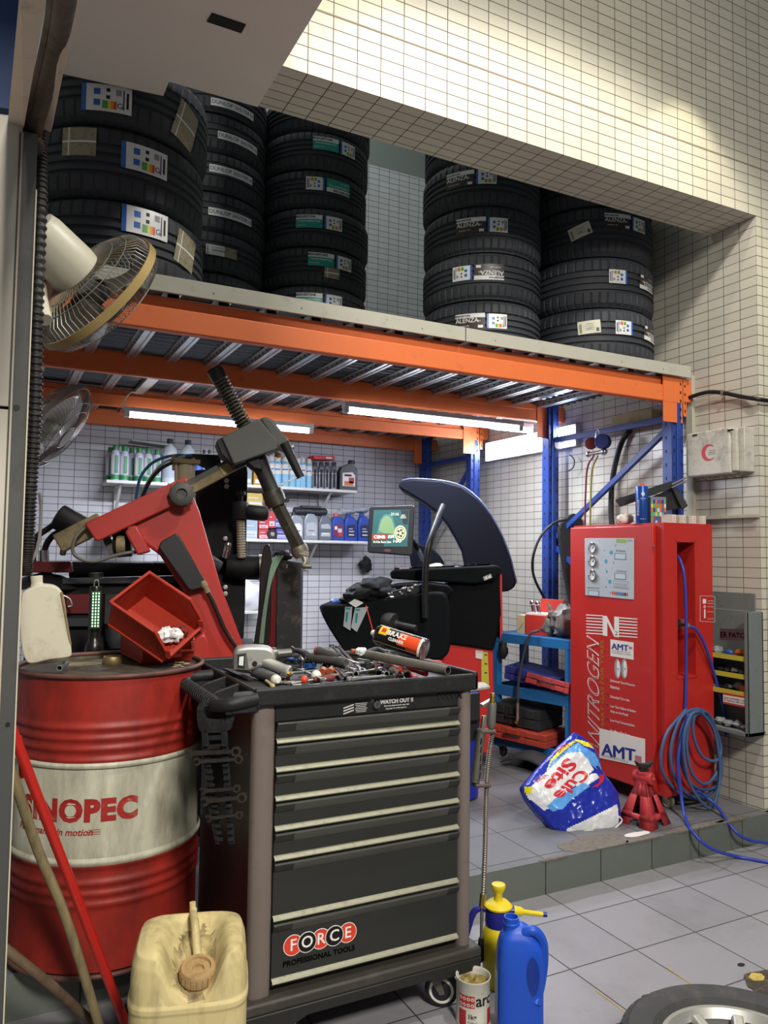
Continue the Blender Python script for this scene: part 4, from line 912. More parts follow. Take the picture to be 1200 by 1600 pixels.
driver(pt(434, 1063, 1.0), pt(396, 1052, 1.0), pt(360, 1046, .995), .0155, GRIPG, STEEL, 'grey and red screwdriver with a white butt, below the impact wrench', WHITEP)
driver(pt(522, 1059, .998), pt(490, 1062, .996), pt(455, 1068, .99), .011, DKR, STEEL, 'screwdriver with a dark red handle lying beside the white ball')
driver(pt(494, 1016, 1.045), pt(530, 1027, 1.03), pt(560, 1036, 1.01), .016, GRIPG, STEEL, 'screwdriver with orange insert at the back of the pile', mat('grip_orange', '#a8502c', .5))
driver(pt(480, 1022, 1.04), pt(464, 1016, 1.04), pt(455, 1010, 1.055), .011, GRIPG, STEEL, 'small dark screwdriver standing askew beside the anvil')
driver(pt(662, 1026, 1.02), pt(612, 1020, 1.02), pt(575, 1017, 1.01), .0125, GRIPG, STEEL, 'grey screwdriver with a red butt lying under the spray can', GRIPR)
b = B(GRIPG); p0, p1 = pt(541, 1036, 1.018), pt(480, 1027, 1.018); b.turn(p0, p1, [(.013, 0), (.0175, .05), (.0165, .2), (.0145, .5), (.0135, .85), (.010, 1)], 20)
for i in range(9): a = p0+(p1-p0)*(.3+i*.07); b.turn(a, a+(p1-p0)*.03, [(.0153, 0), (.0153, 1)], 16)
t = Thing('ratchet', 'ratchet with a thick grey ribbed handle, chrome head behind the white ball', 'ratchet', p0); t.part('handle', b)
b = B(CHROME); q = pt(472, 1030, 1.02); b.cyl(p1, q, .007); b.sph(q, .017, 16, (1, 1, .7)); b.cyl(q, q+Vector((0, 0, -.03)), .007); t.part('head', b)
def socket(p0, p1, r, label, m=None):
    b = B(m or CHROME); p0, p1 = Vector(p0), Vector(p1); L_ = (p1-p0).length; b.lathe([(r*.7, 0), (r, 0), (r, L_*.55), (r*.86, L_*.65), (r*.86, L_), (0, L_)], 24, Matrix.Translation(p0) @ frame(p1-p0).to_4x4(), cap=False); b.mt(HOLE)
    b.lathe([(r*.7, 0), (r*.68, L_*.5), (0, L_*.5)], 12, Matrix.Translation(p0) @ frame(p1-p0).to_4x4(), cap=False); return solo('socket', b, label, 'socket', group='loose sockets on the trolley')
socket(pt(541, 1063, .998), pt(527, 1048, 1.0), .013, 'shiny socket at the front centre, open end towards us', CHROME)
socket(pt(637, 1056, 1.0), pt(630, 1048, 1.0), .0145, 'wide socket beside the red pliers, dark hole showing')
socket(pt(604, 1053, .996), pt(598, 1046, .996), .010, 'small socket in the middle of the pile')
wrench(pt(478, 1072, .995), pt(620, 1056, 1.0), .014, 'long wrench lying along the front edge of the tray', None, head=.015, m=CHROME)
wrench(pt(528, 1010, 1.04), pt(566, 1048, 1.0), .012, 'silver wrench sloping down out of the middle of the pile', None, head=.012, m=CHROME)
wrench(pt(540, 1030, 1.02), pt(518, 1009, 1.04), .010, 'second silver wrench crossing the first one in the pile', None, head=.010, m=CHROME)
wrench(pt(560, 1043, .995), pt(545, 1052, .992), .010, 'short wrench half under the others near the brass fitting', None, head=.010)
b = B(mat('worn_pipe', '#6f6a62', .5, .5, dirt=.4, dcol='#46413a', dscale=14)); p0, p1 = pt(700, 1048, 1.022), pt(570, 1022, 1.035)
b.lathe([(.0105, 0), (.0145, 0), (.0145, .02), (.0155, .022), (.0155, (p1-p0).length), (.0, (p1-p0).length)], 24, Matrix.Translation(p0) @ frame(p1-p0).to_4x4(), cap=False); b.mt(HOLE); b.lathe([(.0105, 0), (.0105, .03), (0, .03)], 16, Matrix.Translation(p0) @ frame(p1-p0).to_4x4(), cap=False)
solo('breaker_bar_pipe', b, 'long worn grey pipe lying over the tools towards the right corner', 'pipe')
def pliers(a, c1, c2, d, r, label, m):
    t = Thing('pliers', label, 'pliers', a); b = B(STEEL); b.bar(a, d, .012, .008); b.cyl(a-Vector((0, 0, .006)), a+Vector((0, 0, .006)), .009); t.part('jaws', b)
    for c in (c1, c2): b = B(m); b.tube([a, a+(c-a)*.45+Vector((0, 0, .004)), c], r, 12, n=6); t.part('grip', b)
    return t
RG = mat('plier_red', '#b0281f', .4, dirt=.15)
pliers(pt(618, 1040, 1.0), pt(666, 1053, 1.0), pt(650, 1061, .997), pt(604, 1036, 1.0), .009, 'red handled pliers under the worn pipe', RG)
b = B(RG); b.sph(pt(627, 1048, 1.0), .0145, 16); b.cyl(pt(627, 1048, 1.0), pt(612, 1040, 1.0), .008); solo('red_grip_screwdriver', b, 'short red handled screwdriver left of the wide socket', 'screwdriver')
b = B(WHITEP); b.sph(pt(494, 1056, 1.003), .0165, 18, (1, 1, 1.05)); solo('white_ball', b, 'white plastic ball knob in the front of the pile', 'knob')
b = B(mat('ball_red', '#d0452c', .35)); b.sph(pt(475, 1062, .998), .0125, 16); solo('red_ball', b, 'orange-red ball knob left of the white ball', 'knob')
AMB = mat('amber_plastic', '#a4532a', .35, dirt=.2)
for i, (x, y, lab) in enumerate(((503, 1050, 'amber plastic fitting just right of the white ball'), (515, 1050, 'amber plastic fitting with a grey collar, behind the dark red screwdriver'))):
    b = B(AMB); p = pt(x, y, 1.0); b.cyl(p, p+Vector((.012, .016, .004)), .0115, seg=14); b.cyl(p+Vector((.012, .016, .004)), p+Vector((.018, .026, .006)), .007, seg=12); solo('hose_fitting', b, lab, 'fitting', group='amber fittings')
b = B(mat('brass', '#b59a50')); p = pt(577, 1050, .996); b.cyl(p, p+Vector((.03, .01, .003)), .008, seg=6); b.cyl(p+Vector((.03, .01, .003)), p+Vector((.045, .014, .003)), .006, seg=12); solo('brass_fitting', b, 'brass fitting in the middle of the pile', 'fitting')
b = B(mat('blue_hosebit', '#1d4f92', .35)); b.tube([pt(445, 1034, 1.0), pt(450, 1030, 1.02), pt(458, 1030, 1.02), pt(463, 1035, 1.0)], .005, 10, n=6); b.box(pt(485, 1040, .995), (.04, .02, .014), rot=(0, 0, .4)); solo('blue_clip', b, 'blue plastic clip behind the impact wrench handle', 'clip')
b = B(STEEL); b.box(pt(452, 1066, .992), (.034, .013, .007), rot=(0, 0, -.35)); b.box(pt(464, 1070, .990), (.028, .012, .005), rot=(0, 0, -.3)); b.box(pt(442, 1066, .990), (.03, .02, .006), rot=(0, 0, .3)); solo('steel_bits', b, 'flat steel bits lying below the impact wrench handle', 'tool bits', bevel=.001)
b = B(mat('dark_tool', '#2b2b2c', .4, .4, dirt=.4)); b.bar(pt(352, 1045, .995), pt(392, 1062, .99), .02, .006); solo('pry_blade', b, 'flat dark blade lying at the left edge of the tray', 'tool')
b = B(mat('yellow_dirty', '#b3a578', .5)); b.cyl(pt(424, 1070, .992), pt(416, 1064, .994), .005); b.sph(pt(426, 1072, .993), .0075, 12); solo('valve_cap', b, 'small yellowed cap at the front left edge of the tray', 'cap')
b = B(PAPER); b.sph(pt(565, 1018, 1.045), .016, 20, (1.2, 1, .9), jit=.5); solo('crumpled_paper', b, 'small crumpled white paper at the back of the tool pile', 'paper')
b = B(mat('grip_orange', '#a8502c')); b.box(pt(552, 1017, 1.045), (.02, .012, .012), rot=(.2, .1, .3)); solo('orange_plug', b, 'small orange plug beside the crumpled paper', 'plug', bevel=.003)
rn = random.Random(5)
for i, (x, y, lab) in enumerate(((585, 1036, 'dull steel block among the tools, left of centre pile'), (600, 1032, 'dull steel bracket under the worn pipe'), (570, 1040, 'steel adapter beside the brass fitting'), (548, 1046, 'grey steel extension piece in the pile'), (590, 1044, 'bright steel clamp piece behind the small socket'))):
    b = B(STEEL if i % 2 else CHROME); p = pt(x, y, .998); a = rn.uniform(0, 3); b.box(p, (.05, .018, .014), rot=(rn.uniform(-.2, .2), rn.uniform(-.2, .2), a)); b.box(p+Vector((.012*math.cos(a), .012*math.sin(a), .007)), (.014, .024, .012), rot=(.1, .1, a+.4)); b.cyl(p, p+Vector((math.cos(a)*.04, math.sin(a)*.04, .004)), .006, seg=10)
    solo('steel_fitting', b, lab, 'fitting', bevel=.0015, group='steel fittings in the tool pile')
rn = random.Random(12)
for i, (x, y, dx, dy, lab) in enumerate(((440, 1058, 10, 2, 'small chrome socket right of the impact wrench inlet'), (556, 1053, -6, -5, 'chrome socket between the brass fitting and the front socket'), (592, 1052, 6, -4, 'small chrome socket left of the small red grip'), (530, 1040, -7, -5, 'dull socket under the thick ratchet handle'), (612, 1046, 7, 3, 'dull socket beside the wide one'), (507, 1040, 6, -6, 'dark socket behind the amber fittings'))):
    socket(pt(x, y, 1.0), pt(x+dx, y+dy, 1.0), .0095+.001*(i % 3), lab, STEEL if i > 2 else CHROME)
for i, (xa, ya, xb, yb, lab) in enumerate(((448, 1052, 520, 1045, 'flat wrench lying across the left of the pile'), (520, 1055, 590, 1046, 'flat wrench in the front middle of the pile'), (560, 1030, 625, 1040, 'flat wrench behind the worn pipe'), (600, 1056, 545, 1060, 'small flat wrench just behind the long front wrench'), (470, 1046, 505, 1062, 'small flat wrench beside the red ball'))):
    wrench(pt(xa, ya, 1.003), pt(xb, yb, 1.003), .010, lab, 'flat wrenches in the tool pile', head=.010, m=STEEL)
driver(pt(690, 1038, 1.0), pt(660, 1033, 1.0), pt(620, 1030, 1.0), .0125, GRIPR, STEEL, 'red screwdriver behind the right end of the worn pipe')
driver(pt(600, 1024, 1.03), pt(628, 1030, 1.02), pt(655, 1036, 1.005), .013, GRIPG, STEEL, 'dark grey screwdriver crossing under the spray can')
b = B(mat('tool_heap', '#33312e', .45, .5, dirt=.4, dcol='#6a665c', dscale=40))
for i in range(46): x = rn.uniform(440, 640); y = rn.uniform(1024, 1052); p = pt(x, y, .99+rn.uniform(0, .012)); b.box(p, (rn.uniform(.015, .05), rn.uniform(.006, .016), .010), rot=(rn.uniform(-.3, .3), rn.uniform(-.3, .3), rn.uniform(0, 3)))
o = solo('small_parts', b, 'heap of small dark bolts, bits and clips under the tools on the trolley', 'small parts', bevel=.001); o['kind'] = 'stuff'
b = B(GRIPG); b.tube([pt(575, 1018, 1.03), pt(590, 1014, 1.035), pt(604, 1020, 1.03)], .008, 10, n=6); b.tube([pt(545, 1022, 1.02), pt(560, 1022, 1.025), pt(572, 1026, 1.02)], .008, 10, n=6); solo('rubber_grip_pliers', b, 'dark rubber plier grips at the back of the pile', 'pliers')
# spray can lying over the pile
p0, p1 = pt(580, 993, 1.075), pt(665, 1017, 1.05)
p0 = D(583, 989, 2.40); p1 = D(664, 1015, 2.33)
t = Thing('spray_can', 'black brake cleaner spray can with orange flames lying on the tools', 'spray can', p1)
CANB = mat('can_black', '#131314', .25); b = B(CANB); R_ = .0325; b.turn(p0+(p1-p0)*.09, p1, [(.026, 0), (R_, .05), (R_, .97), (R_*.98, .985), (R_, 1)], 40, cap=False); t.part('body', b)
b = B(CHROME); b.turn(p1-(p1-p0)*.012, p1+(p1-p0)*.006, [(R_*1.02, 0), (R_*1.03, .5), (R_*.96, 1), (R_*.9, .6), (0, .1)], 40, cap=False); t.part('base_rim', b); b = B(CHROME); b.turn(p0+(p1-p0)*.075, p0+(p1-p0)*.10, [(.027, 0), (.029, 1)], 32); t.part('shoulder_rim', b)
b = B(WHITEP); b.turn(p0-(p1-p0)*.03, p0+(p1-p0)*.085, [(.007, 0), (.010, .25), (.010, .6), (.020, 1)], 20); nz = t.part('nozzle', b)
b = B(mat('straw_red', '#c8352a', .4)); b.cyl(p0+Vector((0, 0, .003)), D(572, 946, 2.42), .0016, seg=8); t.part('straw', b, label='thin red straw', parent=nz)
ax = (p1-p0).normalized(); side = ax.cross(Vector((0, 0, 1))).normalized(); up_ = side.cross(ax)
tocam = (CAM-(p0+p1)/2).normalized(); a0 = math.atan2(tocam.dot(up_), tocam.dot(side)); 
def canwrap(v): 
    # x along the can from the nozzle, y round the can
    R2 = R_+.0004+v.z; a = a0+v.y/R_*(1); return p0+ax*v.x+(side*math.cos(a)+up_*math.sin(a))*R2
sgn = 1
L_ = (p1-p0).length
b = B(mat('flame_orange', '#d8481f', .35)); 
def cpatch(b, x0, x1, y0, y1, m, l=0):
    b.mt(m); k = len(b.V); b.grid(lambda s, q: Vector((x0+(x1-x0)*s, y0+(y1-y0)*q, l)), 8, 10); b.map(canwrap, k)
cpatch(b, L_*.55, L_*.93, -.012, .030, mat('flame_orange', '#d8481f')); cpatch(b, L_*.72, L_*.93, -.022, -.010, mat('flame_dark', '#8c2a16')); cpatch(b, L_*.93, L_*.975, -.03, .035, WHITEP)
cpatch(b, L_*.17, L_*.32, .004, .036, mat('can_yellow', '#e0b020')); cpatch(b, L_*.21, L_*.29, .012, .028, mat('can_red', '#b03018'), .0003)
cpatch(b, L_*.12, L_*.98, -.024, -.0215, mat('sticker_cream2', '#8d8478')); cpatch(b, L_*.12, L_*.75, .037, .040, WHITEP)
for tx_, sz, x_, y_ in (('BRAKE', .022, L_*.50, .016), ('CLEANER', .012, L_*.52, -.002)):
    b.mt(WHITEP); k = len(b.V); b.text(tx_, sz, Matrix.Translation((x_, y_, .0005)) @ Matrix.Rotation(0, 4, 'Z'), bold=.0007, fn=canwrap)
t.part('label_print', b, label='black label with yellow, orange and white print')

# ------------------------------------------------------------------ things at the trolley's right foot
# grease gun rack: spring hose hanging from a clip on the trolley side
YG = 2.13
def pg(x, y, dy=0): return P(x, y, 'Y', YG+dy)
t = Thing('air_lance', 'long coiled metal hose lance standing upright at the right of the trolley', 'air tool', P(752, 1480, 'Y', YG))
b = B(mat('spring_steel', '#8a867e', .35, .8, dirt=.3)); cp = [pg(770, 1140), pg(762, 1200), pg(759, 1260), pg(758, 1320), pg(755, 1396)]; b.tube(cp, .0058, 10, n=10); 
sp_ = spline(cp, 40); hel = []
for i, p in enumerate(sp_): hel.append(.0064 if i % 2 else .0092)
b.tube(sp_, .006, 10, rs=None) ; b.tube(sp_, .009, 10, rs=hel); t.part('coil_sleeve', b)
b = B(mat('brass', '#b59a50')); b.cyl(pg(755, 1396), pg(753, 1418), .010, seg=6); b.mt(STEEL); b.cyl(pg(753, 1415), pg(752, 1480), .0055); b.mt(BLACK); b.turn(pg(752, 1465), pg(751, 1503), [(.008, 0), (.011, .3), (.011, .9), (.006, 1)], 16); t.part('lance_tube', b)
b = B(mat('gun_grey', '#77756f', .4, .5, dirt=.3)); b.turn(pg(769, 1098), pg(767, 1138), [(.013, 0), (.0145, .1), (.0145, .85), (.009, 1)], 20); b.mt(mat('brass', '#b59a50')); b.turn(pg(770, 1083), pg(769, 1098), [(.007, 0), (.009, .3), (.007, .35), (.009, .7), (.010, 1)], 16); t.part('valve_body', b)
b = B(STEEL); b.bar(pg(757, 1118, .01), pg(754, 1140, .01), .012, .016); b.bar(pg(752, 1103, .015), pg(768, 1094, .015), .018, .012); t.part('trigger_link', b, bevel=.002)
b = B(mat('gun_slot', '#6c6960', .4, .6, dirt=.4, dcol='#24221f', dscale=30)); q0, q1 = pg(752, 1142, .0), pg(742, 1222, .0); b.cyl(q0, q1, .0155, seg=24)
b.mt(HOLE)
for i in range(5): s_ = q0+(q1-q0)*(.12+i*.17); b.bar(s_+Vector((-.006+.003*i, -.0145, 0)), s_+(q1-q0)*.12+Vector((-.006+.003*i, -.0145, 0)), .002, .004)
t.part('slotted_grip', b)
CL = mat('clip_brown', '#5a4e4a', .5, dirt=.2); b = B(CL)
for x, y, w_ in ((760, 1142, .062), (752, 1226, .062)):
    c = pg(x, y); Mx = Matrix.Translation(c) @ Matrix.Rotation(.12, 4, 'Y'); b.box((0, 0, 0), (w_, .034, .013), M=Mx)
t.part('clip_plate', b, bevel=.006, bseg=3)
b = B(BLACK); F2 = Face(735, 1140, 0, o=pg(735, 1140, .03), n=(0, -1, 0)); F2.ext(b, [(729, 1104), (747, 1112), (751, 1124), (748, 1136), (742, 1158), (729, 1160)], -.03, .0); b.mt(WHITEP); F2.ext(b, [(746, 1111), (750, 1113), (750, 1123), (746, 1122)], -.03, .001)
b.mt(BLACK); b.bb((1.383, 2.14, 1.0-.16), (1.46, 2.152, .93)); t.part('hanger', b, bevel=.003)
# blue plastic tub and plate behind the trolley's right side are part of the balancer corner (see below)
# grease tin
c = Vector((1.335, 1.985, 0))
t = Thing('grease_tin', 'open white and red grease tin on the floor under the trolley corner', 'tin', c)
b = B(mat('tin_white', '#c2bfb4', .4, dirt=.3, dcol='#7a7264', dscale=14)); Mt_ = Matrix.Translation(c); b.lathe([(.050, 0), (.052, .003), (.050, .006), (.050, .124), (.0525, .127), (.0525, .131), (.050, .131), (.0475, .126), (.047, .10)], 48, Mt_, cap=False); t.part('tin', b)
b = B(mat('grease_amber', '#7a6a34', .25, trans=.0, dirt=.3, dcol='#b3a25a', dscale=30, bump=.8, bscale=50)); b.grid(lambda s, q: Vector((c.x+.047*q*math.cos(2*PI*s), c.y+.047*q*math.sin(2*PI*s), .110+.012*noise.noise(Vector((q*3*math.cos(2*PI*s), q*3*math.sin(2*PI*s), 2))))), 32, 8); t.part('grease', b)
ph = math.atan2(-c.y, -c.x)
def twrap(v): R2 = .0505+v.z; a = ph+.18+v.x/R2; return Vector((c.x+R2*math.cos(a), c.y+R2*math.sin(a), v.y))
def tp(b, x0, x1, y0, y1, m, l=.0): b.mt(m); k = len(b.V); b.grid(lambda s, q: Vector((x0+(x1-x0)*s, y0+(y1-y0)*q, l)), 10, 1); b.map(twrap, k)
TR = mat('tin_red', '#a82a2c', .4, dirt=.2)
b = B(TR); tp(b, -.055, -.004, .060, .094, TR); tp(b, -.055, -.030, .004, .052, TR); tp(b, .040, .075, .004, .052, TR)
for i in range(4):
    for j in range(2):
        b.mt(mat('tin_white', '#c2bfb4')); k = len(b.V); b.lathe([(0, .0), (.0052, 0)], 16, Matrix.Translation((-.048+i*.0125, .068+j*.017, .0006)), cap=False); b.map(twrap, k)
        b.mt(TR); k = len(b.V); b.lathe([(0, .0), (.0022, 0)], 12, Matrix.Translation((-.048+i*.0125, .068+j*.017, .0010)), cap=False); b.map(twrap, k)
b.mt(INK); b.text('arc', .046, Matrix.Translation((.028, .080, .0006)), bold=.001, fn=twrap); b.text('1kg', .019, Matrix.Translation((-.012, .036, .0006)), fn=twrap, bold=.0004)
b.mt(mat('print_grey', '#55555a')); [b.text('GREASE EP 2', .006, Matrix.Translation((-.010, .020-i*.007, .0006)), fn=twrap) for i in range(2)]
t.part('label_print', b, label='red squares and black lettering')
# pressure sprayer
c = Vector((1.515, 2.11, 0)); t = Thing('pressure_sprayer', 'yellow and purple-blue pump sprayer standing behind the grease tin', 'sprayer', c)
YEL = mat('sprayer_yellow', '#d9c21e', .35, dirt=.15, dcol='#9a8a30'); PUR = mat('sprayer_blue', '#23247a', .35)
Ms = Matrix.Translation(c); b = B(YEL); b.lathe([(.045, 0), (.050, .006), (.050, .15), (.046, .175), (.040, .19)], 40, Ms); t.part('tank', b)
b = B(PUR); b.lathe([(.041, .185), (.043, .20), (.040, .235), (.036, .245)], 36, Ms); nd = Vector((math.cos(YAW), -math.sin(YAW), 0)); b.tube([c+Vector((0, 0, .235))-nd*.03, c+Vector((0, 0, .238))-nd*.065, c+Vector((0, 0, .215))-nd*.085, c+Vector((0, 0, .15))-nd*.105], .011, 12, n=8); b.cyl(c+Vector((0, 0, .232)), c+Vector((0, 0, .232))+nd*.052, .013); t.part('head', b)
b = B(YEL); b.lathe([(.043, .243), (.045, .249), (.032, .262), (.015, .266), (.012, .285), (.020, .300), (.0235, .308), (.0215, .316), (0, .318)], 32, Ms); t.part('pump_knob', b)
b = B(YEL); b.turn(c+Vector((0, 0, .232))+nd*.05, c+Vector((0, 0, .222))+nd*.145, [(.016, 0), (.014, .25), (.008, .35), (.007, 1)], 16); b.mt(PUR); b.cyl(c+Vector((0, 0, .222))+nd*.145, c+Vector((0, 0, .221))+nd*.158, .008); t.part('nozzle', b)
# blue detergent / coolant jug
c = P(812, 1432, 'Z', .316); c.z = 0; t = Thing('blue_jug', 'glossy blue plastic jug without its cap, at the bottom right of the trolley', 'jug', c)
BJ = mat('jug_blue', '#1d4fc0', .28, dirt=.05, dcol='#12307a'); F_ = Face(812, 1520, 0, o=c+Vector((0, 0, .12)))
b = B(BJ)
def jug(s_, q):
    a = 2*PI*s_; pr = [(0, 0), (.9, 0), (1, .02), (1, .12), (.99, .20), (.95, .235), (.84, .262), (.62, .282), (.36, .296), (0, .298)]
    k = q*(len(pr)-1); i = min(int(k), len(pr)-2); f = k-i; r = pr[i][0]*(1-f)+pr[i+1][0]*f; z = pr[i][1]*(1-f)+pr[i+1][1]*f
    x, y = rsq(a, .068*r, .045*r, .55)
    if z > .235 and x < 0: x *= 1.0; 
    if x > 0: z -= max(0, (x-.01))*.35*min(1, max(0, (z-.22)/.05))
    return Vector((x, y, z))
Mj = Matrix.Translation(c) @ Matrix.Rotation(-YAW*1.0, 4, 'Z')
b.grid(jug, 64, 40); b.map(lambda v: Mj @ v)
cutz = None; t.part('body', b, ang=70)
b = B(BJ); b.tube([Mj @ Vector(v) for v in ((-.004, -.012, .270), (.034, -.022, .286), (.062, -.012, .255), (.069, -.006, .20), (.060, -.01, .135), (.040, -.035, .085))], .0155, 14, n=8); t.part('handle', b)
b = B(mat('jug_blue_shade', '#12338a', .4)); b.grid(lambda s_, q: Mj @ Vector((.030+.020*q*math.cos(2*PI*s_), -.0445-.002*(1-q), .165+.055*q*math.sin(2*PI*s_))), 28, 3); t.part('grip_shade', b)  # flat darker blue patch, paints the shade of the grip hollow
b = B(BJ); b.lathe([(.024, .270), (.022, .292), (.024, .294), (.024, .30), (.022, .302), (.022, .316), (.019, .316), (.019, .285)], 32, Mj @ Matrix.Translation((-.024, 0, 0)), cap=False); b.mt(HOLE); b.lathe([(0, .292), (.019, .292)], 20, Mj @ Matrix.Translation((-.024, 0, 0)), cap=False); t.part('neck', b)
b = B(mat('label_pale', '#8fa2bc', .5)); b.quad(*[Mj @ Vector(v) for v in ((-.0685, -.03, .03), (-.0685, .03, .03), (-.0685, .03, .17), (-.0685, -.03, .17))]); t.part('side_label', b)

# ------------------------------------------------------------------ wheel lying bottom right, floor damage
ALW = mat('alloy_silver', '#b4b3ae', .3, .7, dirt=.15, dcol='#77736a'); TY2 = mat('tyre_worn', '#3a3a3b', .65, dirt=.4, dcol='#57544f', dscale=12, bump=.25, bscale=80)
wq = P(1167, 1543, 'Z', .205); wq.z = 0; wc = wq-Vector((wq.x, wq.y, 0)).normalized()*.298; t = Thing('car_wheel', 'alloy wheel with worn tyre lying flat on the floor at the bottom right', 'wheel', wc)
tb = tyre_mesh(.30, .215, .190, style=0); tb.mats = [TY2]; t.part('tyre', tb, local=True, ang=35)
b = B(ALW); b.lathe([(.191, .03), (.181, .03), (.175, .09), (.181, .178), (.193, .186), (.199, .192), (.199, .198), (.189, .197), (.182, .186), (.175, .176)], 96, cap=False); rim_ = t.part('rim', b, local=True)
for k in range(10):
    a = 2*PI*k/10+.16; b = B(ALW); Mx = Matrix.Rotation(a, 4, 'Z')
    b.add([(.045, -.017, .130), (.045, .017, .130), (.177, .020, .172), (.177, -.020, .172), (.045, -.012, .155), (.045, .012, .155), (.177, .012, .192), (.177, -.012, .192)], [(0, 3, 2, 1), (4, 5, 6, 7), (0, 1, 5, 4), (1, 2, 6, 5), (2, 3, 7, 6), (3, 0, 4, 7)], Mx); t.part('spoke', b, local=True, bevel=.004, bseg=2)
b = B(ALW); b.lathe([(.0, .163), (.028, .163), (.030, .160), (.032, .156), (.060, .155), (.066, .145), (.066, .10)], 48, cap=False); t.part('hub', b, local=True)
b = B(HOLE); b.lathe([(0, .10), (.19, .10)], 48, cap=False); t.part('inner_shadow', b, local=True) if False else None
b = B(mat('broken_floor', '#3b342c', .9, dirt=.5, dcol='#6b6250', dscale=30, bump=1, bscale=60)); q = P(1175, 1535, 'Z', 0); blob(b, q.x+.06, q.y-.03, .0003, .11, .07, .002, 21); q = P(1000, 1598, 'Z', 0); blob(b, q.x-.0, q.y-.02, .0003, .06, .035, .002, 22); struct('trim_7', b)
b = B(mat('yellow_mark', '#b8a050', .7, dirt=.4, dcol='#5c5238', dscale=30)); q = P(1182, 1528, 'Z', 0); blob(b, q.x, q.y, .002, .03, .02, .002, 23)
for a_, c_ in (((1040, 1512), (1088, 1543)), ((930, 1547), (990, 1592))):
    p0, p1 = P(*a_, 'Z', 0), P(*c_, 'Z', 0); b.bar(p0, p1, .004, .003, (1, 0, 0))
struct('trim_8', b)
b = B(INK); q = P(1158, 1508, 'Z', 0); b.sph(q+Vector((0, 0, .002)), .012, 10, (1.3, .8, .15)); q = P(1007, 1556, 'Z', 0); b.sph(q+Vector((0, 0, .001)), .008, 8, (1.5, .5, .1)); struct('trim_9', b)
# ------------------------------------------------------------------ nitrogen cabinet
def fit(b, F, s_, pts, rot=0, bold=0, lift=.001, shear=0, spacing=1.0):
    """writing fitted into a quadrilateral of photo points TL, TR, BR, BL on the face F"""
    V, Fc = text_mesh(s_, 1.0, bold, shear, spacing)
    if rot == 90: V = [Vector((-v.y, v.x, 0)) for v in V]
    if rot == -90: V = [Vector((v.y, -v.x, 0)) for v in V]
    if rot == 180: V = [Vector((-v.x, -v.y, 0)) for v in V]
    x0 = min(v.x for v in V); x1 = max(v.x for v in V); y0 = min(v.y for v in V); y1 = max(v.y for v in V)
    q = [Vector((*p, 0)) for p in F.uv(pts)]
    out = []
    for v in V:
        s = (v.x-x0)/(x1-x0); t_ = (v.y-y0)/(y1-y0); p = (q[3]*(1-s)+q[2]*s)*(1-t_)+(q[0]*(1-s)+q[1]*s)*t_; out.append(F.M @ Vector((p.x, p.y, lift)))
    b.add(out, Fc)
def patch(b, F, pts, m, z0=0, z1=.001): b.mt(m); F.ext(b, pts, z0, z1)
NRED = mat('machine_red', '#b22722', .3, dirt=.06, dcol='#7a1414', coat=.2)
N0 = Vector((3.0, 2.79, 0)); na = Vector((-.012, 1, 0)).normalized(); nb = Vector((1, .012, 0)).normalized()
WA, WB, NZ0, NZ1 = .655, .352, .21, 1.562
def NP(a, b_, z): return N0+na*a+nb*b_+Vector((0, 0, z))
FA = Face(0, 0, 0, n=-nb, o=NP(0, 0, 0)); FB = Face(0, 0, 0, n=-na, o=NP(0, 0, 0))
MN = Matrix(((nb.x, na.x, 0, N0.x), (nb.y, na.y, 0, N0.y), (0, 0, 1, 0), (0, 0, 0, 1)))   # local x = nb (right), y = na (back)
t = Thing('nitrogen_generator', 'tall red nitrogen tyre inflating cabinet on castors beside the side wall', 'machine', NP(WA/2, WB/2, .137))
b = B(NRED)
# body as a shell with a hose recess in its right-hand face (photo x 1057-1085)
ru = FB.uv([(1057, 847), (1085, 847), (1085, 1055), (1057, 1060)]); u0 = ru[0][0]; u1 = ru[1][0]; zt = ru[0][1]; zb = ru[2][1]
def nbx(b, x0, x1, y0, y1, z0, z1): b.box(((x0+x1)/2, (y0+y1)/2, (z0+z1)/2), (x1-x0, y1-y0, z1-z0), M=MN)
nbx(b, 0, .288, .14, WA, NZ0, NZ1); nbx(b, 0, WB-.001, .14, .196, NZ0, NZ1); nbx(b, 0, u0, 0, .14, NZ0, NZ1); nbx(b, u1, WB, 0, .14, NZ0, NZ1); nbx(b, u0, u1, 0, .14, zt, NZ1); nbx(b, u0, u1, 0, .14, NZ0, zb)
t.part('body', b, bevel=0)
b = B(NRED); nbx(b, u0-.008, u0, -.003, 0, zb-.01, zt+.01); nbx(b, u1, u1+.008, -.003, 0, zb-.01, zt+.01); nbx(b, u0-.008, u1+.008, -.003, 0, zt, zt+.01); nbx(b, u0-.008, u1+.008, -.003, 0, zb-.012, zb); t.part('recess_frame', b, bevel=.001)
b = B(NRED); nbx(b, -.030, -.004, .045, WA-.0, NZ0+.01, NZ1-.012); dr = t.part('front_door', b, bevel=.006, bseg=3)
b = B(CHROME); q = FA.p(1023, 853, .031); b.cyl(q, q-nb*.006, .006, seg=12); q = FB.p(1127, 946, .002); b.cyl(q, q-na*.004, .003, seg=8); t.part('screws', b)
FD = Face(0, 0, 0, n=-nb, o=NP(0, -.0305, 0))
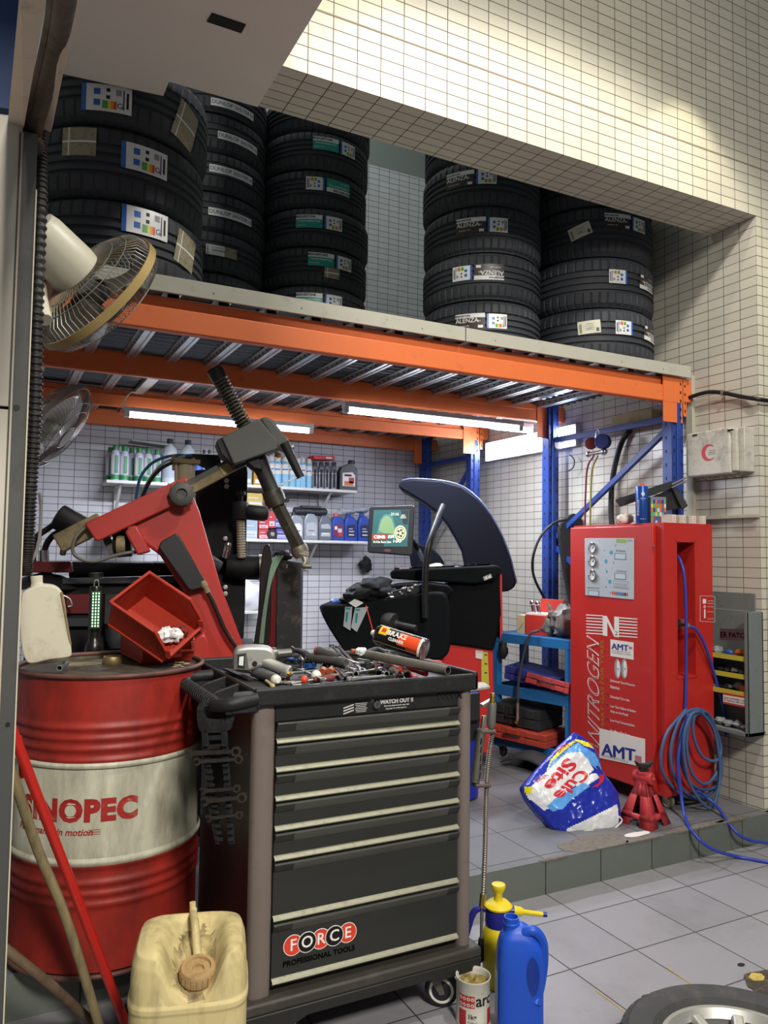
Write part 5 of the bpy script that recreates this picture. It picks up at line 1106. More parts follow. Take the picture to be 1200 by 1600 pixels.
# instrument panel
PAN = mat('panel_grey', '#a8adb2', .4); b = B(PAN); FD.ext(b, [(914, 841), (991, 841), (991, 937), (915, 930)], 0, .003); t.part('instrument_panel', b, bevel=.0008)
for i, y in enumerate((856, 877, 899)):
    c = FD.p(927, y, .004); Mg = plane(c, -nb); b = B(CHROME); b.lathe([(.024, -.002), (.031, -.002), (.031, .010), (.027, .013), (.025, .008), (.024, .003)], 32, Mg, cap=False); g_ = t.part('gauge', b)
    b = B(PAPER); b.lathe([(0, .003), (.025, .003)], 32, Mg, cap=False); b.mt(INK); b.box((.004, .004, .0042), (.022, .002, .001), rot=(0, 0, [.9, 1.4, -.6][i]), M=Mg); b.lathe([(0, .005), (.003, .005)], 12, Mg, cap=False)
    for k in range(9): a = -.6+k*.55; b.box((.020*math.cos(a), .020*math.sin(a), .0036), (.005, .0012, .0006), rot=(0, 0, a), M=Mg)
    t.part('dial', b, parent=g_)
b = B(mat('bubble_teal', '#3f93a8', .4))
for x, y, r in ((955, 863, .012), (947, 877, .012), (953, 909, .012), (948, 893, .0075), (944, 860, .005), (962, 852, .005), (959, 879, .005), (956, 888, .003), (949, 904, .003), (947, 917, .005), (954, 926, .005), (946, 889, .003)):
    b.lathe([(r, 0), (0, .0005)], 20, plane(FD.p(x, y, .0034), -nb), cap=False)
LCD = mat('lcd', '#aebac2', .2); 
patch(b, FD, [(964, 842), (979, 842.5), (979, 848), (964, 847)], mat('lcd_green', '#86a548', .3), .003, .0042)
b_print = b
for q in ([(962, 865), (978, 866), (978, 874), (962, 873)], [(962, 896), (978, 897), (978, 905), (962, 904)], [(921, 923), (936, 924), (936, 931), (921, 930)]):
    b = B(LCD); patch(b, FD, [(q[0][0]-1, q[0][1]-1), (q[1][0]+1, q[1][1]-1), (q[2][0]+1, q[2][1]+1), (q[3][0]-1, q[3][1]+1)], mat('lcd_frame', '#5f6670', .4), .003, .0038); patch(b, FD, q, LCD, .0038, .0042); t.part('display', b)
b = b_print
patch(b, FD, [(959, 907), (983, 909), (983, 921), (959, 918)], mat('line_grey', '#7c8188', .5), .003, .0034); patch(b, FD, [(959.6, 908), (982.4, 910), (982.4, 920.2), (959.6, 917.4)], PAN, .0034, .0038)
b.mt(mat('print_grey', '#55555a'))
fit(b, FD, 'SET PRESSURE', [(963, 859), (978, 860), (978, 863), (963, 862)], lift=.004); fit(b, FD, 'TYRE PRESSURE', [(963, 891), (980, 892), (980, 894.5), (963, 893.5)], lift=.004); fit(b, FD, 'NITROGEN PURITY', [(918, 917), (938, 918), (938, 920.5), (918, 919.5)], lift=.004); fit(b, FD, 'TYRE INFLATOR', [(981, 843), (989, 843.5), (989, 846), (981, 845.5)], lift=.004)
for i, m in enumerate((SRE, SRE, PAN, EUB, EUB, PAN, INK, SRE)): patch(b, FD, [(957+i*3.2, 924+i*.35), (959.4+i*3.2, 924.2+i*.35), (959.4+i*3.2, 929.2+i*.35), (957+i*3.2, 929+i*.35)], m if m is not PAN else mat('print_grey', '#55555a'), .003, .0036)
for j in range(4): patch(b, FD, [(961, 911+j*1.9), (981, 912.2+j*1.9), (981, 912.9+j*1.9), (961, 911.7+j*1.9)], mat('line_grey', '#7c8188'), .0038, .0041)
t.part('panel_print', b)
NW = mat('decal_white', '#d8d2cc', .4); b = B(NW)
for i in range(7):
    y = 960+i*4.75; patch(b, FD, [(916, y), (942, y+1.5), (942, y+3.2), (916, y+1.6)], NW); patch(b, FD, [(966, y+4.2), (996, y+6.6), (996, y+8.3), (966, y+6)], NW)
patch(b, FD, [(942, 962), (948, 962.5), (960, 987), (960, 963.3), (967, 964), (967, 996), (960, 995), (949, 972), (949, 994), (942, 993)], NW, 0, .0014)
b.mt(mat('dark_2', '#4a3a3a', .5)); fit(b, FD, '2', [(961, 986), (965.5, 986.4), (965.5, 993), (961, 992.6)], lift=.0018)
b.mt(NW); fit(b, FD, 'NITROGEN', [(917, 992), (936, 1000), (937, 1166), (919, 1150)], rot=90, shear=.25, bold=.0)
b.mt(NRED); fit(b, FD, 'NITROGEN', [(918.6, 994), (934.6, 1002), (935.6, 1163), (920.4, 1148.5)], rot=90, shear=.25, bold=-.028, lift=.0018)
b.mt(mat('decal_gold', '#9a7a22', .5)); fit(b, FD, 'SMART GAS FOR TYRES', [(938, 1000), (943.5, 1001), (944.5, 1148), (939.5, 1146)], rot=90)
b.mt(NW); fit(b, FD, 'SMART GAS', [(919, 1159), (935, 1166), (935, 1168.5), (919, 1161.5)])
patch(b, FD, [(954, 999), (990, 1004), (990, 1031), (954, 1025)], NW, 0, .0012)
NAVY = mat('amt_navy', '#222e78', .4)
def amt(b, x0, y0, w, h, sl, lift):
    b.mt(NAVY)
    for o_x, o_y in ((0, 0), (.018, 0), (-.018, 0), (0, .03), (0, -.03), (.009, .015), (-.009, -.015)): fit(b, FD, 'AMT', [(x0+o_x*w, y0+o_y*h), (x0+w+o_x*w, y0+sl*w+o_y*h), (x0+w+o_x*w, y0+sl*w+h+o_y*h), (x0+o_x*w, y0+h+o_y*h)], bold=0, lift=lift+.00003*(o_x*55+o_y*40))
amt(b, 956, 1005, 26, 9, .13, .0016); b.mt(mat('print_grey', '#55555a')); fit(b, FD, 'AUTOMASTOOLS', [(956, 1015.5), (985, 1019), (985, 1021), (956, 1017.5)], lift=.0016); fit(b, FD, 'THE PROFESSIONAL CHOICE', [(956, 1018.5), (986, 1022.5), (986, 1024.5), (956, 1020.5)], lift=.0016)
patch(b, FD, [(983, 1010), (988, 1010.6), (988, 1014.6), (983, 1014)], mat('flag_pink', '#b06a78', .5), .0012, .0018)
for x in (965, 975.5):
    cc = FD.uv([(x, 1045), (x+5, 1045), (x, 1029.5)]); ru_ = abs(cc[1][0]-cc[0][0]); rv = abs(cc[2][1]-cc[0][1]); b.mt(mat('decal_silver', '#8e9092', .5)); b.lathe([(1, 0), (0, .0012)], 28, FD.M @ Matrix.Translation((cc[0][0], cc[0][1], .0004)) @ Matrix.Diagonal((ru_, rv, 1, 1)), cap=False)
    b.mt(NW); b.lathe([(1, 0), (0, .0012)], 28, FD.M @ Matrix.Translation((cc[0][0]+ru_*.25, cc[0][1], .0010)) @ Matrix.Diagonal((ru_*.6, rv*.85, 1, 1)), cap=False); b.mt(INK); b.lathe([(1, 0), (0, .001)], 12, FD.M @ Matrix.Translation((cc[0][0]+ru_*.3, cc[0][1], .002)) @ Matrix.Diagonal((ru_*.12, rv*.12, 1, 1)), cap=False)
b.mt(NW)
for s_, x0, x1, y0, sl, h in (('Enhanced Tyre Pressure', 954, 992, 1061, .21, 5), ('Retention.', 954, 969, 1070, .21, 5), ('Extended Tyre Life.', 954, 984, 1086, .22, 5), ('Low Tyre Failure & Better', 954, 994, 1101, .22, 5), ('Grip on the Road.', 954, 982, 1109, .22, 5), ('Low Fuel Consumption.', 954, 992, 1123, .23, 5), ('No More Rim Rust', 954, 984, 1139, .24, 5)):
    fit(b, FD, s_, [(x0, y0), (x1, y0+sl*(x1-x0)), (x1, y0+sl*(x1-x0)+h), (x0, y0+h)], bold=.012)
for y in (1062, 1085, 1101, 1123, 1138): b.mt(mat('dark_2', '#4a3a3a')); q = FD.p(949, y, .001); b.box(FD.I @ q, (.012, .006, .001), M=FD.M)
patch(b, FD, [(937, 1138), (1008, 1155), (1008, 1199), (937, 1184)], NW, 0, .0022)
amt(b, 941, 1161, 52, 18, .20, .0026); b.mt(mat('print_grey', '#55555a')); fit(b, FD, 'AUTOMASTOOLS', [(939, 1178), (982, 1188.5), (982, 1192), (939, 1181.5)], lift=.0026)
patch(b, FD, [(993, 1180), (1003, 1182), (1003, 1192), (993, 1190)], mat('flag_pink', '#b06a78'), .0022, .003)
t.part('front_lettering', b, label='white nitrogen lettering and signs')
b = B(NW)
qx = [(1094, 931), (1117, 932), (1117, 972), (1094, 971)]
for k in range(4): p, q = qx[k], qx[(k+1) % 4]; P0, P1 = FB.p(*p, .001), FB.p(*q, .001); b.bar(P0, P1, .0015, .001, FB.n)
patch(b, FB, [(1098, 936), (1103, 936), (1103, 943), (1098, 943)], NW); b.lathe([(.004, 0), (.008, 0)], 20, plane(FB.p(1101, 948, .001), FB.n), cap=False); patch(b, FB, [(1100, 952), (1102, 952), (1102, 966), (1100, 966)], NW)
for y in (938, 942, 947, 955, 966): fit(b, FB, 'Air filter lubrication', [(1105, y), (1115, y), (1115, y+1.6), (1105, y+1.6)])
t.part('side_decal', b)
# hose, fittings, hook, castors
HB = mat('hose_blue', '#2c3fa0', .35); HB2 = mat('hose_coil', '#3d567e', .4, dirt=.15, dcol='#6c7f9c')
b = B(STEEL); q = FB.p(1063, 976, -.06); b.cyl(q, FB.p(1075, 977, .01), .010, seg=12); b.box(FB.p(1062, 975, -.07), (.03, .03, .05)); b.mt(mat('brass', '#b59a50')); b.cyl(FB.p(1070, 977, .005), FB.p(1077, 978, .015), .009, seg=6); t.part('outlet_valve', b)
b = B(HOLE)
for y in (885, 901, 920): q = FB.p(1061, y, -.139); b.box(q, (.012, .004, .012))
t.part('vent_holes', b)
b = B(NRED); b.bar(FB.p(1092, 1108, .0), FB.p(1092, 1110, .05), .012, .006); b.bar(FB.p(1093, 1110, .05), FB.p(1093, 1120, .05), .012, .006); t.part('hose_hook', b)
def small_castor(t, p, a, m=None):
    M = Matrix.Translation(p) @ Matrix.Rotation(a, 4, 'Z'); b = B(STEEL); b.box((0, 0, .070), (.05, .05, .006), M=M)
    for s_ in (-1, 1): b.prism([(-.016, .068), (.018, .068), (.030, .025), (.014, .02)], s_*.016-.001, s_*.016+.001, M @ Matrix(((1, 0, 0, 0), (0, 0, 1, 0), (0, 1, 0, 0), (0, 0, 0, 1))))
    o = t.part('castor', b); Mw = M @ Matrix.Translation((.018, 0, .031)) @ Matrix.Rotation(PI/2, 4, 'X'); b = B(m or mat('castor_wheel', '#8a8576', .5, dirt=.4)); b.lathe([(.022, -.011), (.029, -.010), (.031, -.004), (.031, .004), (.029, .010), (.022, .011)], 28, Mw); b.mt(mat('castor_yellow', '#b8a832', .5)); b.lathe([(0, -.0125), (.014, -.012), (.015, -.011)], 20, Mw, cap=False); b.lathe([(.015, .011), (.014, .012), (0, .0125)], 20, Mw, cap=False); t.part('wheel', b, parent=o)
for a_, b_, an in ((.07, .07, -1.2), (.07, .29, -.8), (.58, .06, 2), (.58, .3, 1)): small_castor(t, NP(a_, b_, .137), an)
b = B(HB); hz = [FB.p(1058, 868, -.05), FB.p(1063, 876, -.02), FB.p(1069, 900, .005), FB.p(1072, 960, .012), FB.p(1072, 1040, .012), FB.p(1071, 1108, .018)]
b.tube(hz, .0075, 12, n=10); b.tube([FB.p(1077, 978, .015), FB.p(1088, 984, .03), FB.p(1102, 1010, .03), FB.p(1118, 1060, .015), FB.p(1130, 1110, .01), FB.p(1134, 1140, .0), FB.p(1134, 1150, -.02)], .0075, 12, n=10); 
t2 = Thing('air_hose', 'blue air hose coiled on the hook of the red cabinet and trailing to the floor', 'hose', FB.p(1085, 1180, .05)); t2.part('upper_run', b)
b = B(HB2); cpts = []
loops = [((1072, 1108), (1040, 1150), (1035, 1205), (1070, 1244), (1110, 1238), (1126, 1190)), ((1118, 1150), (1098, 1110), (1065, 1120), (1048, 1175), (1060, 1225), (1092, 1247), (1122, 1225)), ((1124, 1170), (1105, 1120), (1080, 1115), (1063, 1150), (1068, 1205), (1092, 1232), (1122, 1225)), ((1126, 1180), (1110, 1125), (1085, 1112), (1073, 1155), (1080, 1205), (1102, 1225), (1122, 1200)), ((1118, 1150), (1100, 1118), (1085, 1120), (1084, 1150), (1098, 1182), (1120, 1188), (1126, 1165), (1110, 1120)), ((1095, 1112), (1078, 1120), (1068, 1165), (1078, 1225), (1108, 1263), (1122, 1235), (1125, 1195), (1115, 1140), (1092, 1108))]
for li, lp in enumerate(loops):
    for k, (x, y) in enumerate(lp): cpts.append(FB.p(x, y, .022+.012*li+.004*math.sin(k*1.7)))
b.tube(cpts, .0078, 12, n=10); t2.part('coil', b)
b = B(HB); zf = .0085
b.tube([FB.p(1075, 1115, .05), FB.p(1060, 1180, .06), FB.p(1064, 1240, .08), P(1070, 1275, 'Y', 2.66), P(1082, 1300, 'Y', 2.545), P(1110, 1325, 'Y', 2.49), P(1150, 1338, 'Z', .012), P(1210, 1348, 'Z', zf), P(1300, 1352, 'Z', zf)], .0078, 12, n=12)
b.tube([FB.p(1090, 1236, .075), FB.p(1104, 1246, .075), P(1122, 1262, 'Y', 2.66), P(1145, 1295, 'Y', 2.545), P(1170, 1312, 'Y', 2.51), P(1215, 1318, 'Z', zf), P(1300, 1318, 'Z', zf)], .0078, 12, n=12); t2.part('floor_run', b)

# things on top of the nitrogen cabinet
ztop = NZ1+.001
def onN(x, a): # point on the cabinet top under photo column x, a metres back along na
    o = NP(a, 0, ztop); d = rt*((x-600)/FPX)+fw; n_ = na
    k = (o-CAM).dot(n_)/Vector((d.x, d.y, 0)).dot(n_); p = CAM+Vector((d.x, d.y, 0))*k; return Vector((p.x, p.y, ztop))
def hpx(x, y, base): # height so that the top of something standing at base reaches photo row y
    t_ = math.hypot(base.x, base.y); return D(x, y, t_).z
p = onN(1003, .20); h = hpx(1003, 760, p)-ztop
t = Thing('screen_wash_can', 'tall blue metal can with orange cap on top of the red cabinet', 'can', p)
b = B(mat('can_blue', '#1e4a96', .3, .3)); b.lathe([(.0305, 0), (.032, .003), (.032, h-.004), (.030, h)], 36, Matrix.Translation(p)); t.part('body', b)
b = B(mat('cap_orange', '#d25a3a', .4)); b.lathe([(.013, h), (.013, h+.016), (.010, h+.017)], 24, Matrix.Translation(p)); t.part('cap', b)
ph2 = math.atan2(-p.y, -p.x)
def cw(v, p=p): a = ph2+v.x/.0325; return Vector((p.x+.0325*math.cos(a), p.y+.0325*math.sin(a), p.z+v.y))
b = B(NW); b.text('e', .034, Matrix.Translation((.006, h*.80, 0)), bold=.002, fn=cw); b.text('STREAM', .008, Matrix.Translation((.006, h*.66, 0)), fn=cw); b.text('ECOMAX', .020, Matrix.Translation((-.022, h*.42, 0)) @ Matrix.Rotation(-PI/2, 4, 'Z'), fn=cw); b.text('5W-30  1L', .007, Matrix.Translation((.006, h*.12, 0)), fn=cw); t.part('label_print', b)
p = onN(1025, .17); 
t = Thing('photo_box', 'small colourful printed box right of the blue can', 'box', p)
Mq = Matrix.Translation(p) @ Matrix.Rotation(-.35, 4, 'Z'); hh = hpx(1026, 777, p)-ztop
b = B(mat('box_grey', '#6d7288', .5)); b.box((0, 0, hh/2), (.085, .055, hh), M=Mq); t.part('carton', b)
b = B(PUR); cols = [mat('p_purple', '#3a3278', .5), mat('p_orange', '#c86a28', .5), mat('p_yellow', '#c8c048', .5), mat('p_blue', '#2e5aa8', .5), mat('p_green', '#58a06a', .5), mat('p_red', '#a83838', .5), mat('p_white', '#c8c8d0', .5)]
rn = random.Random(3)
for i in range(7):
    for j in range(6): b.mt(cols[rn.randrange(7)]); b.box((-.036+i*.012, -.0279, .006+j*hh/6.4), (.011, .001, hh/7), M=Mq)
t.part('box_print', b)
CR = mat('carton_pale', '#b9b2a4', .6, dirt=.15)
for i in range(4):
    p = onN(1045+i*15.5, .05); Mq = Matrix.Translation(p) @ Matrix.Rotation(-.02+.06*(i % 2), 4, 'Z'); b = B(CR); b.box((0, 0, .0215), (.052, .05, .043), M=Mq); b.mt(NW); b.box((.010, -.0255, .022), (.020, .001, .038), M=Mq); b.mt(mat('p_red', '#a83838'))
    for k in range(3): b.box((.010, -.0262, .012+k*.010), (.012, .0006, .003), M=Mq)
    solo('bulb_box', b, ['small pale box, nearest the printed box in the row on the red cabinet', 'small pale box, second from the left in the row on the red cabinet', 'small pale box, third from the left in the row on the red cabinet', 'small pale box at the right end of the row on the red cabinet'][i], 'box', group='row of small boxes', bevel=.0015)
b = B(mat('bag_pale', '#c8bdb4', .4, bump=.5, bscale=30)); p = onN(977, .36); b.sph(p+Vector((0, 0, .032)), .04, 20, (1.25, .9, .82), jit=.35); solo('plastic_bag', b, 'small crumpled whitish plastic bag left of the blue can', 'bag')
t = Thing('black_case', 'open dark flat case tilted up against the wall behind the cabinet things', 'case', onN(1030, .22))
b = B(mat('case_black', '#2a2a2c', .5, dirt=.2)); dk = [D(962, 788, 4.0), D(1058, 752, 4.12), D(1068, 792, 4.2), D(990, 800, 4.15)]
slab_ = lambda b, a, th: b.add(a+[v+th for v in a], [(0, 3, 2, 1), (4, 5, 6, 7), (0, 1, 5, 4), (1, 2, 6, 5), (2, 3, 7, 6), (3, 0, 4, 7)])
slab_(b, [D(962, 780, 4.42), D(1050, 751, 4.38), D(1058, 760, 4.38), D(970, 792, 4.42)], Vector((.02, .03, 0))); slab_(b, [D(1050, 762, 4.38), D(1060, 764, 4.39), D(1075, 790, 4.40), D(1066, 797, 4.40)], Vector((.02, .02, 0)))
slab_(b, [D(1000, 784, 4.42), D(1052, 762, 4.40), D(1070, 793, 4.42), D(1010, 803, 4.43)], Vector((.02, .03, 0)))
t.part('shell', b, bevel=.003); b = B(STEEL)
for dy in (0, 5): b.cyl(D(1050, 757+dy, 4.37), D(1072, 746+dy, 4.36), .005, seg=10)
t.part('pins', b)

# ------------------------------------------------------------------ fixtures on the right wall
XW = 3.47
FW_ = Face(0, 0, 0, n=(-1, 0, 0), o=(XW, 3, 1.5))
def wallbox(b, x0, y0, x1, y1, th, off=0.0):
    """box on the side wall between photo columns x0..x1 (front corner) and rows"""
    pa = P(x0, (y0+y1)/2, 'X', XW-th-off); pb = P(x1, (y0+y1)/2, 'X', XW-th-off); za = P(x0, y0, 'X', XW-th-off).z; zb_ = P(x0, y1, 'X', XW-th-off).z
    b.bb((XW-th-off, min(pa.y, pb.y), zb_), (XW-off, max(pa.y, pb.y), za)); return (min(pa.y, pb.y), max(pa.y, pb.y), zb_, za)
AID = mat('aid_box', '#bdb9ad', .5, dirt=.5, dcol='#77716a', dscale=10)
t = Thing('first_aid_box', 'dirty white first aid box with a red crescent on the side wall', 'first aid box', (3.42, 2.85, 1.7))
b = B(AID); fx = XW-.105; ya, yb = P(1160, 700, 'X', fx).y, P(1073, 700, 'X', fx).y; za, zb_ = P(1073, 746, 'X', fx).z, P(1073, 678, 'X', fx).z
b.bb((fx, ya+.075, za), (fx+.07, yb, zb_)); t.part('lid', b, bevel=.008, bseg=3); b = B(AID); b.bb((fx+.074, ya+.055, za-.002), (XW, yb-.002, zb_+.002)); b.bb((fx+.012, ya+.045, za+.01), (fx+.07, ya+.075, zb_-.01)); b.bb((fx+.03, ya+.01, za+.005), (XW, ya+.045, zb_-.005))
for k in range(6): b.bb((fx+.06, ya+.08+k*.045, za-.014), (fx+.10, ya+.10+k*.045, za))
t.part('case', b, bevel=.004)
b = B(mat('crescent_red', '#b8202c', .5)); FX = Face(0, 0, 0, n=(-1, 0, 0), o=(fx-.0005, 3, 1.5)); cc = (FX.I @ FX.p(1107, 707)); cr = .044; pts = []
for k in range(25): a = math.radians(50)+k*math.radians(260)/24; pts.append((cc.x+cr*math.cos(a), cc.y+cr*math.sin(a)))
for k in range(25): a = math.radians(50)+(24-k)*math.radians(260)/24; q = (cc.x+.012+cr*.76*math.cos(a), cc.y+cr*.80*math.sin(a)); pts.append(q)
b.prism(pts, 0, .001, FX.M); b.mt(mat('print_faded', '#a07a78', .6))
for k in range(3): b.box((cc.x+.022, cc.y+.010-k*.010, .0006), (.045, .002, .0008), M=FX.M)
t.part('crescent_print', b, label='red crescent')
b = B(HOLE); 
for x in (1086, 1141): q = FX.p(x, 680 if x < 1100 else 672, 0); b.box(q, (.006, .03, .008))
t.part('latches', b)
# vertical trunking, ledge and cable
TRK = mat('trunking_cream', '#a9a594', .55, dirt=.1)
b = B(TRK); y = P(1075, 640, 'X', XW-.02).y; b.bb((XW-.025, y-.035, 1.62), (XW, y+.012, P(1075, 588, 'X', XW-.02).z)); solo('cable_trunking', b, 'cream vertical cable duct on the side wall beside the rack end', 'cable duct', bevel=.003)
b = B(TRK); b.bb((XW-.03, 2.6, 1.596), (XW, 3.02, 1.612)); solo('wall_ledge', b, 'thin pale ledge along the side wall under the first aid box', 'ledge')
BCAB = mat('cable_black', '#15161a', .45); b = B(BCAB); b.tube([P(1052, 635, 'X', 3.44), P(1075, 622, 'X', 3.43), P(1105, 613, 'X', 3.43), P(1130, 614, 'X', 3.44), P(1160, 620, 'X', 3.45), P(1186, 624, 'X', 3.45), P(1215, 628, 'Y', 2.585), P(1260, 632, 'Y', 2.585)], .011, 12, n=10); b.mt(STEEL); q = P(1130, 614, 'X', 3.44); b.box(q, (.03, .012, .028)); solo('power_cable', b, 'thick black cable clipped across the side wall from the rack end', 'cable')
# black hose loop hanging behind the diagonal brace
b = B(BCAB); b.tube([P(985, 672, 'X', 3.45), P(972, 690, 'X', 3.44), P(962, 722, 'X', 3.43), P(956, 760, 'X', 3.43), P(955, 800, 'X', 3.43), P(957, 830, 'X', 3.43)], .017, 14, n=8); solo('rubber_hose', b, 'thick black hose hanging behind the diagonal blue brace', 'hose')
b = B(BCAB); b.tube([P(890, 710, 'X', 3.4), P(897, 718, 'X', 3.41), P(896, 730, 'X', 3.41), P(888, 736, 'X', 3.4)], .004, 8, n=8); solo('wire_loop', b, 'small black wire loop right of the blue upright', 'wire')
# junction boxes
CRD = mat('cardboard', '#b3a784', .7, dirt=.3, dcol='#4c4436')
for i, (x0, y0, s_, lab) in enumerate(((962, 652, .06, 'dusty wooden block on the blue brace, the left one'), (984, 647, .065, 'dusty wooden block on the blue brace, the right longer one'))):
    p = P(x0, y0, 'X', 3.37); b = B(CRD); b.box((p.x+.03, p.y-.06, 2.165+.018+s_/2), (.075, .15+.06*i, s_), rot=(0, 0, .1)); b.mt(mat('card_light', '#b5ab84', .7)); b.box((p.x-.006, p.y+.0, 2.165+.018+s_/2), (.004, .05, s_*.9), rot=(0, 0, .1)); solo('wooden_block', b, lab, 'block', group='blocks on the brace', bevel=.003)
# manifold gauges
t = Thing('manifold_gauge', 'red and blue gas gauges with hanging hoses hooked to the blue brace', 'gauge set', P(932, 700, 'X', 3.30))
q = P(932, 692, 'X', 3.31); b = B(mat('gauge_red', '#8a3a36', .5)); Mg = plane(q+Vector((0, .05, .0)), (-.8, -1, 0)); b.lathe([(0, 0), (.036, 0), (.038, .01), (.038, .028), (.034, .03), (0, .03)], 28, Mg); t.part('red_gauge', b)
q2 = P(942, 690, 'X', 3.30); b = B(mat('gauge_blue', '#2a3a7a', .5)); b.lathe([(0, -.03), (.044, -.03), (.046, -.02), (.046, .02), (.042, .026), (0, .026)], 28, plane(q2, (-.9, -.5, 0))); t.part('blue_gauge', b)
b = B(CHROME); m0 = P(920, 710, 'X', 3.31); m1 = P(944, 706, 'X', 3.30); b.cyl(m0, m1, .012); b.sph(m0, .02, 12); b.sph(m1, .022, 12); b.tube([P(932, 700, 'X', 3.31), P(931, 680, 'X', 3.31), P(934, 671, 'X', 3.31), P(936, 676, 'X', 3.31)], .0025, 6, n=6); t.part('manifold', b)
b = B(mat('hose_red', '#6e2a34', .5)); b.tube([P(928, 712, 'X', 3.31), P(918, 730, 'X', 3.31), P(915, 770, 'X', 3.32), P(914, 814, 'X', 3.33), P(914, 830, 'X', 3.33)], .006, 8, n=8); t.part('red_hose', b)
b = B(mat('hose_yellow', '#8a8040', .5)); b.tube([P(934, 712, 'X', 3.31), P(925, 735, 'X', 3.31), P(923, 780, 'X', 3.32), P(922, 830, 'X', 3.33)], .006, 8, n=8); t.part('yellow_hose', b)
# literature cabinet at the lower right of the side wall
GRC = mat('grey_cabinet', '#6e7472', .5, dirt=.3, dcol='#50544f', dscale=8)
t = Thing('wall_cabinet', 'open grey metal wall cabinet stuffed with packets, right of the red cabinet', 'cabinet', (3.42, 2.9, 1.05))
fx = XW-.13; zt_, zb_ = P(1166, 957, 'X', fx).z, P(1166, 1152, 'X', fx).z; yA = P(1168, 1050, 'X', fx).y; yB = 3.15
b = B(GRC); b.bb((XW-.012, 2.63, P(1150, 926, 'X', XW-.01).z*0+P(1188, 928, 'X', XW).z-.22), (XW-.002, yB, P(1188, 928, 'X', XW).z)); t.part('back_plate', b)
b = B(GRC); b.bb((fx, yA-.0, zb_), (XW-.01, yA+.012, zt_)); b.bb((fx, yA, zb_), (XW, yB, zb_+.02)); b.bb((XW-.02, yA, zb_), (XW-.01, yB, zt_)); b.bb((fx, yA-.0, zb_), (fx+.012, yA+.018, zt_)); t.part('case', b, bevel=.002)
zs_ = [P(1150, y, 'X', fx+.01).z for y in (1028, 1056, 1083)]
for z in zs_: b = B(GRC); b.bb((fx+.01, yA+.015, z-.008), (XW-.01, yB, z)); b.mt(mat('strip_yellow', '#b3ab3a', .5)); b.bb((fx+.008, yA+.018, z-.012), (fx+.011, yB, z+.012)); t.part('shelf', b)
FXC = Face(0, 0, 0, n=(-1, 0, 0), o=(fx+.006, 3, 1))
b = B(mat('header_dark', '#4a3a40', .5)); FXC.ext(b, [(1125, 982), (1163, 983), (1163, 1001), (1125, 1000)], -.002, .001); b.mt(NW); fit(b, FXC, 'ER PATC', [(1126, 987), (1163, 989), (1163, 997), (1126, 996)], bold=.02); b.mt(mat('strip_yellow', '#b3ab3a')); t.part('header_sign', b)
b = B(NW); FXC.ext(b, [(1130, 1085), (1165, 1091), (1165, 1103), (1130, 1096)], -.002, .0015); b.mt(mat('p_red', '#a83838')); FXC.ext(b, [(1130, 1082), (1165, 1088), (1165, 1091), (1130, 1085)], -.002, .002); FXC.ext(b, [(1130, 1096), (1165, 1103), (1165, 1106), (1130, 1099)], -.002, .002); b.mt(INK); fit(b, FXC, 'WRAP & EXTENSIBLE TYRE', [(1131, 1088), (1164, 1094), (1164, 1097), (1131, 1091)], lift=.002, bold=.01); fit(b, FXC, 'TO WEAR INC SAFE LOCK', [(1131, 1092), (1164, 1098), (1164, 1101), (1131, 1095)], lift=.002, bold=.01); t.part('front_sign', b)
rn = random.Random(11)
for k, (z, lab) in enumerate(((zs_[0], 'crumpled packets in the top compartment of the grey wall cabinet'), (zs_[1], 'dark cables in the second compartment of the grey wall cabinet'), (zs_[2], 'small packets in the third compartment of the grey wall cabinet'), (zb_+.02, 'clear plastic blister packs at the bottom of the grey wall cabinet'))):
    b = B(NW)
    for i in range(7): b.mt([NW, mat('p_blue', '#2e5aa8'), mat('dark_tool', '#2b2b2c'), mat('p_orange', '#c86a28'), mat('pack_grey', '#8a9296', .2)][rn.randrange(5) if k != 1 else 2] if k < 3 else mat('pack_grey', '#8a9296')); s_ = rn.uniform(.016, .028); b.sph((fx+.05+rn.uniform(-.02, .03), yA+.05+i*.05, z+s_*.9), s_, 8, (1, 1.3, .9), jit=.5)
    o = solo('packets', b, lab, 'packets', ang=25); o['kind'] = 'stuff'
# dark cloth / jacket hanging on the upright, cable behind
t = Thing('hanging_coat', 'black coat or cloth hanging on the blue upright behind the red cabinet', 'coat', P(888, 900, 'Y', 3.93))
FC = Face(0, 0, 0, n=(-.4, -1, 0), o=P(885, 900, 'Y', 3.94)); b = B(mat('cloth_black', '#1e2022', .8, bump=.4, bscale=25)); FC.ext(b, smooth_poly([(896, 802), (910, 812), (908, 850), (900, 900), (897, 950), (892, 940), (884, 900), (878, 860), (874, 826), (884, 812)], 2), -.05, 0); t.part('cloth', b, bevel=.015, bseg=3)
b = B(BCAB); b.tube([P(884, 812, 'Y', 3.9), P(865, 818, 'Y', 3.88), P(845, 838, 'Y', 3.9), P(833, 870, 'Y', 3.92), P(834, 900, 'Y', 3.95), P(848, 930, 'Y', 3.98), P(862, 950, 'Y', 3.95), P(895, 954, 'Y', 3.75), P(905, 957, 'Y', 3.7)], .0085, 10, n=10); solo('black_cable', b, 'long black cable looping from the coat down to the blue cart', 'cable')

